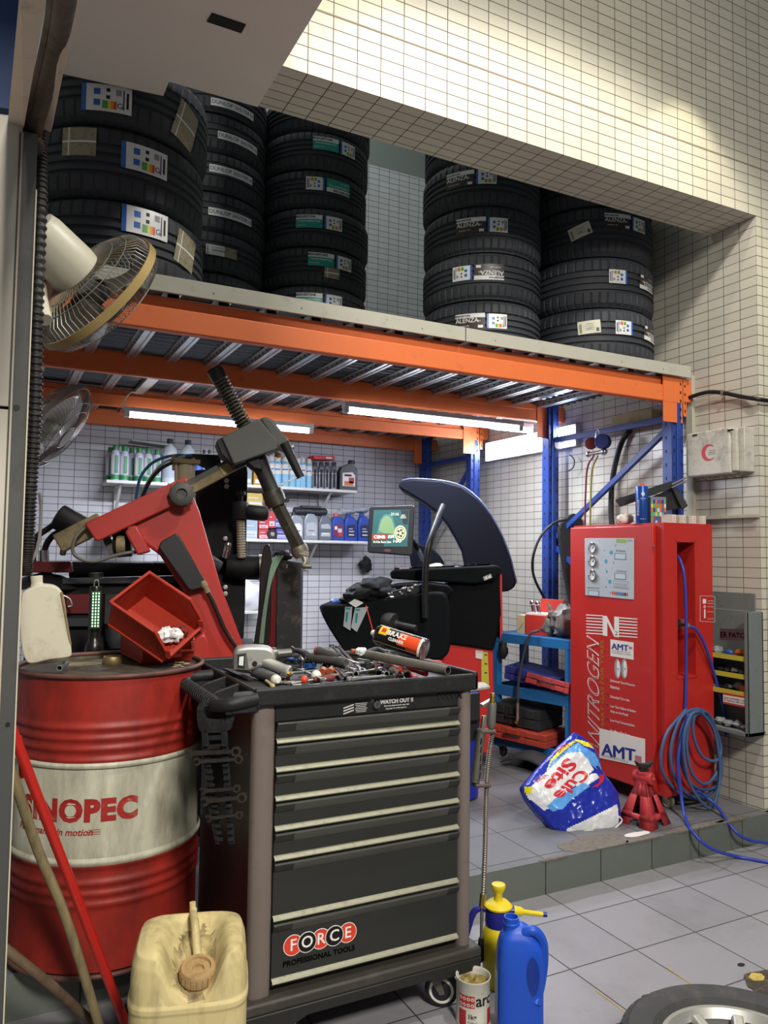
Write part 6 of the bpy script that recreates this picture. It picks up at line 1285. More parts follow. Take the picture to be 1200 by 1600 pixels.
# ------------------------------------------------------------------ blue service cart
CA, CB = Vector((2.83, 4.02, 0)), Vector((2.975, 3.50, 0)); cdir = (CB-CA).normalized(); cn = Vector((-cdir.y, cdir.x, 0)); 
if cn.x < 0: cn = -cn
CL_ = (CB-CA).length+.04; CDp = .32; cz = .905; CBL = mat('cart_blue', '#1f66a0', .4, dirt=.15, dcol='#143c60')
MC = Matrix(((cdir.x, cn.x, 0, CA.x), (cdir.y, cn.y, 0, CA.y), (0, 0, 1, 0), (0, 0, 0, 1)))
t = Thing('service_cart', 'blue metal open shelf cart between the balancer and the red cabinet', 'cart', CA+cn*.16+cdir*.28+Vector((0, 0, .137)))
def cb(b, x0, x1, y0, y1, z0, z1): b.box(((x0+x1)/2, (y0+y1)/2, (z0+z1)/2), (x1-x0, y1-y0, z1-z0), M=MC)
for x in (0, CL_-.045):
    for y in (0, CDp-.045): b = B(CBL); cb(b, x, x+.045, y, y+.045, .21, cz); t.part('leg', b, bevel=.003)
for z0, z1, nm in ((cz-.055, cz, 'top_shelf'), (.525, .59, 'middle_shelf'), (.22, .27, 'bottom_shelf')):
    b = B(CBL); cb(b, .0, CL_, -.002, .012, z0, z1); cb(b, 0, CL_, CDp-.012, CDp, z0, z1); cb(b, 0, .012, 0, CDp, z0, z1); cb(b, CL_-.012, CL_, 0, CDp, z0, z1); cb(b, .0, CL_, 0, CDp, z1-.012 if nm == 'top_shelf' else z0, z1 if nm == 'top_shelf' else z0+.012); t.part(nm, b, bevel=.002)
for x, y in ((.04, .05), (CL_-.05, .05), (.04, CDp-.05), (CL_-.05, CDp-.05)): small_castor(t, MC @ Vector((x, y, .137)), x*9, mat('castor_dark', '#232323', .5))
def cpt(x, y, z): return MC @ Vector((x, y, z))
b = B(mat('card_light', '#b5ab84')); b.box((.165, .10, cz+.058), (.06, .05, .115), M=MC); b.mt(mat('line_brown', '#5c4c30', .6)); b.bar(cpt(.145, .074, cz+.02), cpt(.185, .074, cz+.07), .003, .002); solo('wooden_box', b, 'pale wooden block standing at the left of the blue cart top', 'block', bevel=.002)
t = Thing('red_parts_box', 'open red box with silver couplers inside, on the blue cart', 'box', cpt(.28, .12, cz))
b = B(mat('box_red', '#b83228', .45, dirt=.1)); b.box((.285, .14, cz+.062), (.155, .15, .122), M=MC); b.box((.285, .225, cz+.13), (.17, .01, .17), rot=(-.15, 0, 0), M=MC); t.part('case', b, bevel=.002)
b = B(NW); b.box((.285, .14, cz+.126), (.15, .145, .012), M=MC); t.part('inlay', b)
b = B(CHROME); 
for x in (.245, .285): b.cyl(cpt(x, .10, cz+.13), cpt(x-.004, .09, cz+.185), .011); b.sph(cpt(x-.004, .088, cz+.195), .016, 12)
solo('air_couplers', b, 'two shiny air couplers sticking out of the red box', 'coupler'); b = B(mat('brass', '#b59a50')); 
b = B(mat('grey_plastic_bag', '#6c6a66', .3, dirt=.3, bump=.7, bscale=22, var=.25)); b.sph(cpt(.47, .15, cz+.088), .10, 28, (1.35, .8, .95), jit=.38); b.sph(cpt(.36, .10, cz+.06), .05, 18, (1, .7, 1.2), jit=.5); b.tube([cpt(.385, .09, cz+.12), cpt(.375, .085, cz+.17), cpt(.36, .08, cz+.20)], .016, 10, n=4, rs=[.02, .012, .008]); solo('grey_bag', b, 'crumpled grey translucent plastic bag on the right of the blue cart', 'bag', ang=30)
b = B(mat('hose_dark', '#3a3c40', .5)); b.tube([cpt(.36, .0, cz+.04), cpt(.31, -.03, cz+.01), cpt(.27, -.04, cz-.12), cpt(.24, -.045, cz-.28), cpt(.235, -.045, cz-.40)], .008, 10, n=8); b.mt(STEEL); b.cyl(cpt(.235, -.045, cz-.40), cpt(.233, -.045, cz-.50), .009); b.mt(mat('brass', '#b59a50')); b.cyl(cpt(.233, -.045, cz-.50), cpt(.225, -.05, cz-.52), .011); solo('inflator_hose', b, 'thin dark hose with a metal tip hanging over the front of the blue cart', 'hose')
def toolcase(p, d_, m, label, rot, group=None, name='tool_case'):
    t = Thing(name, label, 'case', p, group=group); Mx = Matrix.Translation(p) @ (Matrix.Rotation(math.atan2(cdir.y, cdir.x)+rot[2], 4, 'Z') @ Matrix.Rotation(rot[1], 4, 'Y') @ Matrix.Rotation(rot[0], 4, 'X'))
    for k, nm in ((0, 'lower_shell'), (1, 'upper_shell')): b = B(m); b.box((0, 0, d_[2]*(.25+.5*k)), (d_[0], d_[1], d_[2]*.47), M=Mx); [b.box((x*d_[0]*.3, -d_[1]/2-.002, d_[2]*(.25+.5*k)), (d_[0]*.2, .006, d_[2]*.40), M=Mx) for x in (-1, 0, 1)]; t.part(nm, b, bevel=.008, bseg=3)
    b = B(BLACK); b.tube([Mx @ Vector(v) for v in ((-.05, -d_[1]/2, d_[2]*.5), (-.045, -d_[1]/2-.02, d_[2]*.5), (.045, -d_[1]/2-.02, d_[2]*.5), (.05, -d_[1]/2, d_[2]*.5))], .005, 8, n=5); t.part('handle', b)
    return t
toolcase(cpt(.255, .15, .61), (.38, .22, .085), mat('case_blue', '#2b3a86', .5, dirt=.2), 'blue plastic tool case lying slanted on the middle shelf of the cart', (.05, .10, .12), 'cases on the blue cart')
toolcase(cpt(.42, .04, .60), (.30, .14, .065), mat('case_pink', '#9c3434', .5, dirt=.25, dcol='#6a2020'), 'faded red tool case leaning forward on the middle shelf of the cart', (-.25, .10, .0), 'cases on the blue cart')
toolcase(cpt(.17, .12, .355), (.36, .26, .12), mat('case_dark', '#25282a', .5, dirt=.2), 'dark grey tool case on the bottom of the cart, above the red one', (0, .03, .05), 'cases on the blue cart')
toolcase(cpt(.19, .09, .272), (.46, .28, .078), mat('case_red2', '#a43c2c', .5, dirt=.25, dcol='#6a2418'), 'orange-red tool case at the bottom of the cart, under the dark one', (0, .02, .06), 'cases on the blue cart')
b = B(mat('black_glove', '#121215', .7)); b.sph(cpt(.10, -.01, .80), .035, 14, (.8, .6, 1.5), jit=.3); b.sph(cpt(.085, .0, .84), .025, 10, (1, 1, 1), jit=.2); solo('black_glove', b, 'black glove hanging below the top of the blue cart', 'glove')
b = B(mat('mat_dark', '#2b2b2d', .6, dirt=.2)); b.grid(lambda s, q: cpt(.18+.42*s, -.14+.26*q, .14+.11*max(0, math.sin(PI*min(1, s*.9+.1)))*math.exp(-((q-.3)/.45)**2)+.0), 20, 14); solo('rubber_mat', b, 'dark rubber mat draped on the platform in front of the cart', 'mat', solid=.006)

# ------------------------------------------------------------------ detergent bag
FBg = Face(900, 1240, 0, o=P(905, 1292, 'Z', .142), n=(-.25, -1, .55), upv=(0, 0, 1))
t = Thing('detergent_bag', 'blue and white detergent bag slumped on the platform against the red cabinet', 'bag', P(900, 1290, 'Z', .137))
BGB = mat('bag_blue', '#1f2f9c', .22, bump=.5, bscale=16, var=.15); BGW = mat('bag_white', '#d6d8dc', .28, bump=.5, bscale=16); BGY = mat('bag_yellow', '#dcd62a', .3); BGR = mat('bag_red', '#c82632', .3); BGL = mat('bag_lightblue', '#5a9ade', .25)
body = [(896, 1144), (912, 1152), (930, 1170), (942, 1206), (966, 1240), (969, 1262), (972, 1285), (966, 1290), (948, 1300), (882, 1308), (862, 1294), (842, 1272), (824, 1250), (817, 1234), (816, 1228), (845, 1195), (870, 1168)]
poly = FBg.uv(body); ctr = (sum(p[0] for p in poly)/len(poly), sum(p[1] for p in poly)/len(poly))
def inside(u, v, pl=poly):
    c = False; n = len(pl)
    for i in range(n):
        (x1, y1), (x2, y2) = pl[i], pl[i-1]
        if (y1 > v) != (y2 > v) and u < (x2-x1)*(v-y1)/(y2-y1)+x1: c = not c
    return c
# edge-distance based pillow relief
def edist(u, v, pl=poly):
    m = 9
    for i in range(len(pl)):
        a = Vector(pl[i]); c = Vector(pl[i-1]); q = Vector((u, v)); s_ = max(0, min(1, (q-a).dot(c-a)/(c-a).length_squared)); m = min(m, (a+(c-a)*s_-q).length)
    return m
def relief(u, v): 
    return .045*math.sqrt(min(1, edist(u, v)/.07))+.010*noise.noise(Vector((u*14, v*14, 3)))+.004*noise.noise(Vector((u*45, v*45, 9)))
regs = [([(896, 1144), (915, 1152), (930, 1172), (940, 1200), (925, 1180), (905, 1163), (896, 1158), (885, 1165), (856, 1200), (848, 1190)], BGB),
        ([(897, 1157), (917, 1162), (926, 1172), (907, 1168), (898, 1161), (878, 1175), (862, 1192), (855, 1206), (850, 1207), (858, 1188), (875, 1170)], BGY),
        ([(898, 1163), (906, 1170), (926, 1180), (938, 1200), (935, 1208), (915, 1196), (880, 1185), (862, 1196), (852, 1207), (858, 1192), (878, 1176)], BGL),
        ([(817, 1240), (850, 1208), (880, 1180), (900, 1178), (912, 1190), (922, 1205), (905, 1222), (880, 1240), (858, 1262), (848, 1268), (826, 1250)], BGW),
        ([(930, 1214), (941, 1212), (938, 1222), (928, 1232), (918, 1234), (930, 1226)], BGR), ([(816, 1230), (830, 1232), (826, 1241), (818, 1243)], BGY), ([(857, 1255), (872, 1248), (874, 1254), (862, 1261)], BGY),
        ([(890, 1225), (905, 1215), (925, 1212), (930, 1218), (912, 1230), (895, 1233)], BGW),
        ([(850, 1262), (862, 1250), (885, 1238), (905, 1226), (915, 1232), (890, 1250), (872, 1268), (858, 1270)], BGL),
        ([(882, 1296), (900, 1288), (920, 1278), (945, 1266), (960, 1258), (964, 1288), (950, 1300), (884, 1308)], BGW),
        ([(926, 1198), (934, 1200), (938, 1210), (930, 1208)], BGB)]
regs = [(FBg.uv(r), m) for r, m in regs]
us = [p[0] for p in poly]; vs = [p[1] for p in poly]; n1, n2 = 110, 110
b = B(BGB); gm = {}
for j in range(n2+1):
    for i in range(n1+1):
        u = min(us)+(max(us)-min(us))*i/n1; v = min(vs)+(max(vs)-min(vs))*j/n2
        if inside(u, v): gm[i, j] = len(b.V); b.V.append(FBg.M @ Vector((u, v, relief(u, v))))
for (i, j) in list(gm):
    if all(k in gm for k in ((i+1, j), (i, j+1), (i+1, j+1))):
        u = min(us)+(max(us)-min(us))*(i+.5)/n1; v = min(vs)+(max(vs)-min(vs))*(j+.5)/n2; m = BGB
        for rg, mm in regs:
            if inside(u, v, rg): m = mm
        b.mt(m); b.F.append((gm[i, j], gm[i+1, j], gm[i+1, j+1], gm[i, j+1])); b.I.append(b.c)
t.part('front_sheet', b, ang=80)
b = B(BGB); FBg.ext(b, [(ctr_x, ctr_y) for ctr_x, ctr_y in body], -.05, .004); t.part('back_sheet', b, bevel=.01)
b = B(BGR)
def bagtext(s_, pts, rot, bold=.03):
    k = len(b.V); fit(b, FBg, s_, pts, rot=rot, bold=bold, lift=0)
    for i in range(k, len(b.V)): q = FBg.I @ b.V[i]; b.V[i] = FBg.M @ Vector((q.x, q.y, relief(q.x, q.y)+.0022))
bagtext('Site', [(879, 1186), (898, 1199), (860, 1240), (843, 1231)], -90); bagtext('Cule', [(900, 1204), (917, 1214), (876, 1254), (857, 1245)], -90)
b.mt(mat('navy_text', '#202c80', .4)); bagtext('powder', [(893, 1159), (898, 1162), (868, 1190), (863, 1187)], -90, 0); b.mt(BGR); bagtext('Smart', [(880, 1163), (886, 1167), (872, 1180), (866, 1175)], -90, .01); bagtext('White', [(846, 1212), (852, 1215), (838, 1226), (832, 1223)], -90, .01); t.part('print_lettering', b, label='red lettering')
b = B(NW); b.tube([FBg.p(882, 1306, .01), FBg.p(920, 1298, .03), FBg.p(950, 1300, .02), FBg.p(971, 1284, .02), FBg.p(968, 1276, .03)], .004, 6, n=6); t.part('torn_hem', b)
# ------------------------------------------------------------------ jack stand
t = Thing('jack_stand', 'worn red axle jack stand on the platform edge beside the hose', 'jack stand', P(1008, 1292, 'Z', .137)); JR = mat('jack_red', '#b23338', .45, dirt=.35, dcol='#5c2a26', dscale=14)
jb = P(1006, 1285, 'Z', .137); jb.z = .137
JF = Face(0, 0, 0, n=(-.35, -1, .0), o=jb+Vector((0, 0, 0))); MJ = JF.M
b = B(JR); H1 = .19
for k in range(4):
    a = k*PI/2+.25; ca, sa = math.cos(a), math.sin(a); c2, s2 = math.cos(a+PI/2), math.sin(a+PI/2)
    base = [(.085, -.085), (.085, .085)]; top = [(.024, -.024), (.024, .024)]
    def W(x, y, z): return jb+Vector((ca*x+c2*y, sa*x+s2*y, z))
    # sheet panel with a triangular opening: built as a frame of three strips
    L0, R0, T0, T1 = W(.088, -.088, 0), W(.088, .088, 0), W(.024, -.022, H1), W(.024, .022, H1)
    def lerp(A, Bv, s_): return A+(Bv-A)*s_
    for A, C in ((L0, T0), (R0, T1)):
        s_ = 1 if A is L0 else -1; dy = Vector((c2, s2, 0))*.062*s_
        b.add([A, A+dy, C+Vector((c2, s2, 0))*.021*s_, C], [(0, 1, 2, 3)])
    b.add([lerp(L0, T0, .17), lerp(R0, T1, .17), lerp(R0, T1, .30), lerp(L0, T0, .30)], [(0, 1, 2, 3)]); b.add([lerp(L0, T0, .70), lerp(R0, T1, .70), T1, T0], [(0, 1, 2, 3)])
t.part('frame', b, solid=.004, ang=20)
b = B(JR); b.box((0, 0, 0), (.052, .052, .055), rot=(0, 0, .25), M=Matrix.Translation(jb+Vector((0, 0, H1+.020)))); b.turn(jb+Vector((.012, -.045, H1+.02)), jb+Vector((-.012, .045, H1+.02)), [(.026, 0), (.028, .05), (.028, .95), (.026, 1)], 24); b.sph(jb+Vector((.013, -.048, H1+.02)), .009, 10); t.part('collar', b, bevel=.004)
b = B(mat('jack_column', '#231f1e', .5, .4, dirt=.3)); b.box((0, 0, 0), (.024, .022, .21), rot=(0, 0, .25), M=Matrix.Translation(jb+Vector((0, 0, H1-.03)))); t.part('column', b)
b = B(mat('jack_saddle', '#1a1817', .6, dirt=.2)); b.prism([(-.042, .285), (-.030, .262), (-.012, .252), (.012, .252), (.030, .262), (.042, .285), (.030, .281), (.016, .272), (-.016, .272), (-.030, .281)], -.016, .016, JF.M @ Matrix.Translation((0, -.0, 0))); b.prism([(-.022, .238), (.022, .238), (.016, .262), (-.016, .262)], -.014, .014, JF.M); t.part('saddle', b, bevel=.002)
b = B(JR); q = jb+Vector((0, 0, H1+.045)); b.bar(q, q-rt*.05+Vector((0, 0, .004)), .010, .006); t.part('lever', b)
b = B(NW); q = P(1000, 1302, 'Z', .139); blob(b, q.x-.02, q.y, .1375, .08, .022, .0012, 8); solo('torn_paper', b, 'scrap of pale torn paper under the jack stand', 'paper')
# ------------------------------------------------------------------ wall shelves and their stock
SHM = mat('shelf_white', '#c9c8c4', .5, dirt=.1)
YF = 5.62
def shelf(x0, x1, z, label, br=()):
    t = Thing('wall_shelf', label, 'shelf', ((x0+x1)/2, 5.75, z))
    b = B(SHM); b.bb((x0, YF, z-.022), (x1, 5.885, z)); t.part('board', b, bevel=.003)
    for x in br:
        b = B(SHM); b.bb((x-.014, 5.872, z-.24), (x+.014, 5.886, z-.02)); b.bb((x-.012, YF+.03, z-.032), (x+.012, 5.88, z-.022)); b.bar((x, YF+.05, z-.03), (x, 5.88, z-.21), .02, .006); t.part('bracket', b)
def xs(px, y=760): return P(px, y, 'Y', YF).x
zA, zB, zC = P(220, 752, 'Y', YF).z, P(450, 843, 'Y', YF).z, P(380, 955, 'Y', YF).z
zA2 = P(480, 762, 'Y', YF).z
shelf(xs(166), xs(262), zA, 'short upper white wall shelf at left holding green-capped bottles', (xs(190),))
shelf(xs(262)+.01, xs(345), zA, 'upper white wall shelf behind the black machine column, with clear bottles')
shelf(xs(350), xs(558), zA2, 'upper white wall shelf at right with spray cans and a black oil can', (xs(520),))
shelf(xs(340, 843), xs(575, 848), zB, 'middle wall shelf crowded with oil bottles and small boxes', (xs(360), xs(500)))
shelf(xs(340, 955), xs(412, 955), zC, 'small lower wall shelf with a white bag on it')
shelf(xs(158), xs(235), P(190, 838, 'Y', YF).z, 'small lower shelf at far left with a white jug', ())
def dims(px, w_, ytop, zb, Y):
    p = P(px, ytop, 'Y', Y); dep = (p-CAM).dot(fw); return p.x, w_*dep/FPX/2, p.z-zb
CLR = mat('clear_plastic', '#b9c2c8', .2, var=.1); GRN = mat('cap_green', '#2f7a4a', .4); LAV = mat('bottle_lavender', '#b4b2c8', .3); SKY_ = mat('can_sky', '#7fb4d0', .35); DGR = mat('cap_dark', '#3a3c40', .5)
def bottle(px, w_, ytop, Y, zb, kind, label, group):
    x, r, h = dims(px, w_, ytop, zb, Y); T = Matrix.Translation((x, Y, zb))
    t = Thing('bottle' if kind not in ('can', 'can2') else 'aerosol_can', label, 'bottle' if kind not in ('can', 'can2') else 'can', (x, Y, zb), group=group)
    ph = math.atan2(-Y, -x)
    def wr(v, R): a = ph+v.x/R; return Vector((x+R*math.cos(a), Y+R*math.sin(a), zb+v.y))
    def band(b, z0, z1, R, a0=-1.6, a1=1.6): k = len(b.V); b.grid(lambda s, q: Vector(((a0+(a1-a0)*s)*R, z0+(z1-z0)*q, 0)), 12, 1); b.map(lambda v: wr(v, R+.0006), k)
    if kind == 'green':
        b = B(LAV); b.lathe([(r*.94, 0), (r, .004), (r, h*.74), (r*.72, h*.83), (r*.50, h*.86)], 24, T); t.part('body', b)
        b = B(GRN); b.lathe([(r*.60, h*.84), (r*.62, h*.97), (r*.55, h)], 20, T); t.part('cap', b)
        b = B(GRN); band(b, h*.03, h*.16, r); band(b, h*.20, h*.70, r, -.1, .7); b.mt(NW); band(b, h*.2, h*.7, r, -.9, -.4); t.part('label', b)
    elif kind == 'clear':
        b = B(CLR); b.lathe([(r*.94, 0), (r, .006), (r, h*.66), (r*.92, h*.76), (r*.40, h*.88), (r*.36, h*.90)], 28, T); t.part('body', b)
        b = B(DGR); b.lathe([(r*.42, h*.89), (r*.42, h), (r*.3, h)], 20, T); t.part('cap', b); b = B(mat('label_grey', '#9aa4b0', .5)); band(b, h*.12, h*.55, r); t.part('label', b)
    elif kind in ('can', 'can2'):
        m = SKY_ if kind == 'can' else mat('can_silver', '#8f9298', .3, .6)
        b = B(m); b.lathe([(r*.97, 0), (r, .004), (r, h*.78), (r*.78, h*.84), (r*.6, h*.85)], 24, T); t.part('body', b)
        b = B(NW if kind == 'can' else DGR); b.lathe([(r*.72, h*.84), (r*.72, h*.98), (r*.6, h)], 20, T); t.part('cap', b)
        b = B(NW if kind == 'can' else INK); band(b, h*.42, h*.75, r) if kind == 'can' else band(b, h*.08, h*.72, r, -.3, .6); b.mt(mat('band_blue', '#3a78b0', .4) if kind == 'can' else NW); band(b, h*.55, h*.60, r, -.8, .8); t.part('label', b)
    return t
ga, gb = 'green-capped bottles on the upper shelf', 'spray cans on the upper right shelf'
gl = ['green-capped bottle at the far left end of the upper shelf, half behind its neighbour', 'green-capped bottle, first in the front row of the upper left shelf', 'green-capped bottle, second in the front row, standing tall', 'green-capped bottle half hidden in the gap, third from the left', 'green-capped bottle under the grey lid, its left one', 'green-capped bottle under the grey lid, its middle one', 'green-capped bottle under the grey lid, its right one']
for i, (px, w_, yt, Y) in enumerate(((173, 13, 699, 5.78), (181, 14, 695, 5.68), (195, 14, 697, 5.68), (206, 12, 700, 5.76), (218, 14, 700, 5.68), (232, 14, 701, 5.68), (246, 13, 703, 5.68))): bottle(px, w_, yt, Y, zA, 'green', gl[i], ga)
b = B(mat('lid_grey', '#8a8f8c', .5)); p0 = P(232, 696, 'Y', 5.72); b.box((p0.x, 5.72, zA+P(232, 700, 'Y', 5.68).z*0+(p0.z-zA)+.012), (.26, .16, .012), rot=(0, .06, 0)); solo('box_lid', b, 'grey lid lying on top of three green-capped bottles', 'lid')
bottle(266, 23, 686, 5.70, zA, 'clear', 'tall clear bottle with dark cap, left of the pair on the upper shelf', 'clear bottles'); bottle(294, 23, 688, 5.70, zA, 'clear', 'tall clear bottle with dark cap, right of the pair on the upper shelf', 'clear bottles')
for i, px in enumerate((319, 327)): bottle(px, 10, 703, 5.75, zA, 'clear', ['small dark-capped bottle left one behind the black bracket', 'small dark-capped bottle right one behind the black bracket'][i], 'small bottles')
for i, (px, w_, yt) in enumerate(((424, 12, 713), (434, 13, 714), (446, 12, 714), (457, 12, 714), (466, 9, 716), (473, 12, 715), (483, 10, 717))):
    bottle(px, w_, yt, 5.70, zA2, 'can', ['light blue spray can leftmost of its row, beside the black tube', 'second light blue spray can from the left', 'third light blue spray can from the left', 'fourth light blue spray can from the left, behind the black lever', 'thin light blue spray can behind the lever end', 'light blue spray can, second from the right of its row', 'rightmost light blue spray can, beside the silver ones'][i], gb)
for i, (px, w_) in enumerate(((492, 10), (502, 10), (511, 9), (522, 10))): bottle(px, w_, 722, 5.70, zA2, 'can2', ['silver and black can leftmost under the red tray', 'silver and black can second under the red tray', 'silver and black can third under the red tray', 'silver and black can nearest the black oil container'][i], 'silver cans')
t = Thing('red_tray', 'red box lying across the silver cans on the upper right shelf', 'box', P(502, 720, 'Y', 5.70)); b = B(REDP); p = P(502, 719, 'Y', 5.72); b.box((p.x, 5.72, p.z+.014), (.19, .12, .032), rot=(.0, -.04, .05)); t.part('carton', b, bevel=.004); b = B(NW); b.box((p.x+.04, 5.657, p.z+.014), (.05, .002, .014)); t.part('label', b)
def jug(px, w_, ytop, Y, zb, m, cap, label, group, labm=None, handle=1, capx=-.2, dep=.06):
    x, r, h = dims(px, w_, ytop, zb, Y); t = Thing('oil_bottle', label, 'bottle', (x, Y, zb), group=group); W_ = r
    prof = [(-W_, .01), (-W_*.96, 0), (W_*.96, 0), (W_, .01), (W_, h*.52), (W_*.93, h*.66), (W_*.62, h*.80), (W_*.45, h*.86), (W_*capx+W_*.36, h*.885), (W_*capx-W_*.36, h*.885), (-W_*.80, h*.76), (-W_, h*.60)]
    M = Matrix.Translation((x, Y, zb)) @ Matrix(((1, 0, 0, 0), (0, 0, 1, 0), (0, 1, 0, 0), (0, 0, 0, 1)))
    b = B(m); b.prism(prof, -dep/2, dep/2, M); t.part('body', b, bevel=min(.014, W_*.3), bseg=3)
    b = B(cap); b.lathe([(W_*.36, h*.88), (W_*.36, h*.99), (W_*.3, h)], 20, Matrix.Translation((x+W_*capx, Y, zb))); t.part('cap', b)
    if labm:
        b = B(labm[0]); b.prism([(-W_*.70, h*.14), (W_*.72, h*.14), (W_*.72, h*.50), (W_*.4, h*.60), (-W_*.70, h*.56)], -dep/2-.0015, -dep/2+.001, M); 
        for (c_, u0, v0, u1, v1) in labm[1:]: b.mt(c_); b.prism([(W_*u0, h*v0), (W_*u1, h*v0), (W_*u1, h*v1), (W_*u0, h*v1)], -dep/2-.003, -dep/2, M)
        t.part('label', b)
    if handle: b = B(m); b.tube([(x+W_*.5, Y, zb+h*.80), (x+W_*.92, Y, zb+h*.72), (x+W_*.99, Y, zb+h*.58)], W_*.14, 10, n=6); t.part('handle', b)
    return t
BK = mat('oil_black', '#1c1c20', .35); SLV = mat('oil_silver', '#8e949c', .35, .3); SLD = mat('oil_grey', '#6b7078', .35, .3); OBL = mat('oil_blue', '#24449c', .35)
jug(543, 30, 719, 5.70, zA2, BK, BK, 'black engine oil container with orange label at the shelf end', None, (NW, (mat('p_orange', '#c86a28'), -.5, .16, .5, .30), (mat('p_red', '#a83838'), .0, .24, .6, .42), (INK, -.5, .46, .3, .52)), capx=.45)
go = 'oil bottles on the middle shelf'
jug(462, 24, 800, 5.70, zB, SLV, DGR, 'pale silver oil bottle leftmost of the big bottles on the middle shelf', go, (NW, (SLD, -.5, .3, .5, .34)))
jug(485, 24, 797, 5.70, zB, SLV, DGR, 'silver oil bottle second from the left on the middle shelf', go, (mat('lab_silver', '#a8acb0', .5), (NW, .1, .18, .5, .22), (SLD, -.4, .3, .4, .33)))
jug(507, 22, 801, 5.70, zB, SLD, DGR, 'dark grey oil bottle with pale label on the middle shelf', go, (mat('lab_silver', '#a8acb0'), (SLD, -.7, .28, .72, .42), (NW, -.5, .22, .5, .26)))
jug(527, 22, 802, 5.70, zB, OBL, mat('cap_orange', '#d25a3a'), 'blue oil bottle with orange cap and red label on the middle shelf', go, (mat('lab_dkred', '#7a2030', .5), (NW, -.6, .40, -.2, .52), (mat('p_red', '#a83838'), 0, .16, .6, .3), (mat('lab_pale', '#b8bccc', .5), -.1, .30, .5, .44)))
for i, px in enumerate((547, 568)): jug(px, 22, 802, 5.70, zB, OBL, OBL, ['plain blue oil bottle with navy label, right of the red-labelled one', 'plain blue oil bottle with navy label half behind the monitor'][i], go, (mat('lab_navy', '#141c48', .5), (NW, -.4, .20, .4, .24), (mat('lab_pale', '#b8bccc'), -.4, .32, .4, .36), (mat('lab_pale', '#b8bccc'), -.4, .42, .2, .45)), capx=-.3)
BAGC = mat('film_clear', '#a9adb8', .15, bump=.8, bscale=25, var=.3)
for i, (px, y, w_) in enumerate(((478, 795, .17), (540, 797, .17), (563, 795, .17))):
    p = P(px, y, 'Y', 5.72); b = B(mat('lid_black', '#2a2b2f', .4) if i == 0 else BAGC); 
    if i == 0:
        for dx in (-.09, .04): b.turn((p.x+dx-.02, 5.70, p.z-.025), (p.x+dx+.13, 5.70, p.z-.02), [(.030, 0), (.033, .1), (.033, .9), (.02, 1)], 20)
        b.box((p.x+.03, 5.70, p.z+.012), (.16, .08, .02))
        solo('black_pump_head', b, 'dark cylindrical tops lying over the silver bottles on the middle shelf', 'lid', bevel=.003)
    else: b.sph((p.x, 5.72, p.z-.012), w_*.5, 20, (1, .7, .30), jit=.45); solo('plastic_film', b, ['', 'crumpled clear plastic film over the left blue bottles', 'crumpled clear plastic film over the right blue bottles'][i], 'plastic film')
# small boxes on the middle shelf
rn = random.Random(4); PB = mat('filter_box_red', '#b03a3a', .5); PW = mat('box_pale', '#b8b8c0', .5); PV = mat('box_violet', '#4a4a9a', .5)
bxs = [(362, 12, 826, 843, PW, 'pale small box at the left end of the middle shelf'), (392, 20, 812, 842, mat('box_bluegrey', '#8fa0ac', .5), 'blue-grey carton on the middle shelf behind the spiral rod'), (412, 15, 827, 842, PB, 'red and white filter box at the bottom of its pile'), (412, 15, 811, 827, PB, 'red and white filter box on top of the bottom one'), (412, 15, 797, 811, PB, 'red and white filter box, topmost of the pile'),
       (425, 10, 800, 825, PB, 'red box standing beside the filter box pile'), (443, 22, 826, 843, PV, 'white and violet spark plug box, lowest at the hexagonal rod'), (440, 20, 806, 825, PV, 'white and violet spark plug box above the lower one'), (398, 24, 770, 795, mat('box_yellow', '#b09a4a', .5), 'yellow and white box high on the pile under the upper shelf'), (378, 24, 790, 808, PW, 'pale box stacked behind the black cylinder'), (430, 18, 780, 797, PB, 'dark red box high beside the black tube')]
for px, w_, y0, y1, m, lab in bxs:
    pa, pb = P(px-w_/2, y0, 'Y', 5.68), P(px+w_/2, y1, 'Y', 5.68); zb_ = zB if y1 > 838 else pb.z
    t = Thing('small_box', lab, 'box', ((pa.x+pb.x)/2, 5.73, zb_), group='small boxes on the middle shelf'); b = B(m); b.bb((pa.x, 5.68, zb_), (pb.x, 5.80, pa.z)); t.part('carton', b, bevel=.001)
    b = B(PW if m is not PW else mat('print_grey', '#55555a')); hh = pa.z-zb_; b.bb((pa.x+.006, 5.678, zb_+hh*.12), (pb.x-.006, 5.681, zb_+hh*.42)); b.mt(m if m is not PW else PW); b.bb((pa.x+.016, 5.6765, zb_+hh*.2), (pb.x-.02, 5.679, zb_+hh*.27)); b.mt(PW); b.bb((pa.x+.01, 5.678, zb_+hh*.65), (pb.x-.03, 5.681, zb_+hh*.72)); t.part('label', b)
b = B(INK); p = P(426, 833, 'Y', 5.66); b.turn((p.x, 5.66, zB+.04), (p.x, 5.70, zB+.04), [(.038, 0), (.040, .2), (.040, 1)], 24); b.mt(STEEL); b.turn((p.x, 5.655, zB+.04), (p.x, 5.662, zB+.04), [(.012, 0), (.02, 1)], 16); solo('oil_filter', b, 'small black round filter lying in front of the red boxes', 'filter')
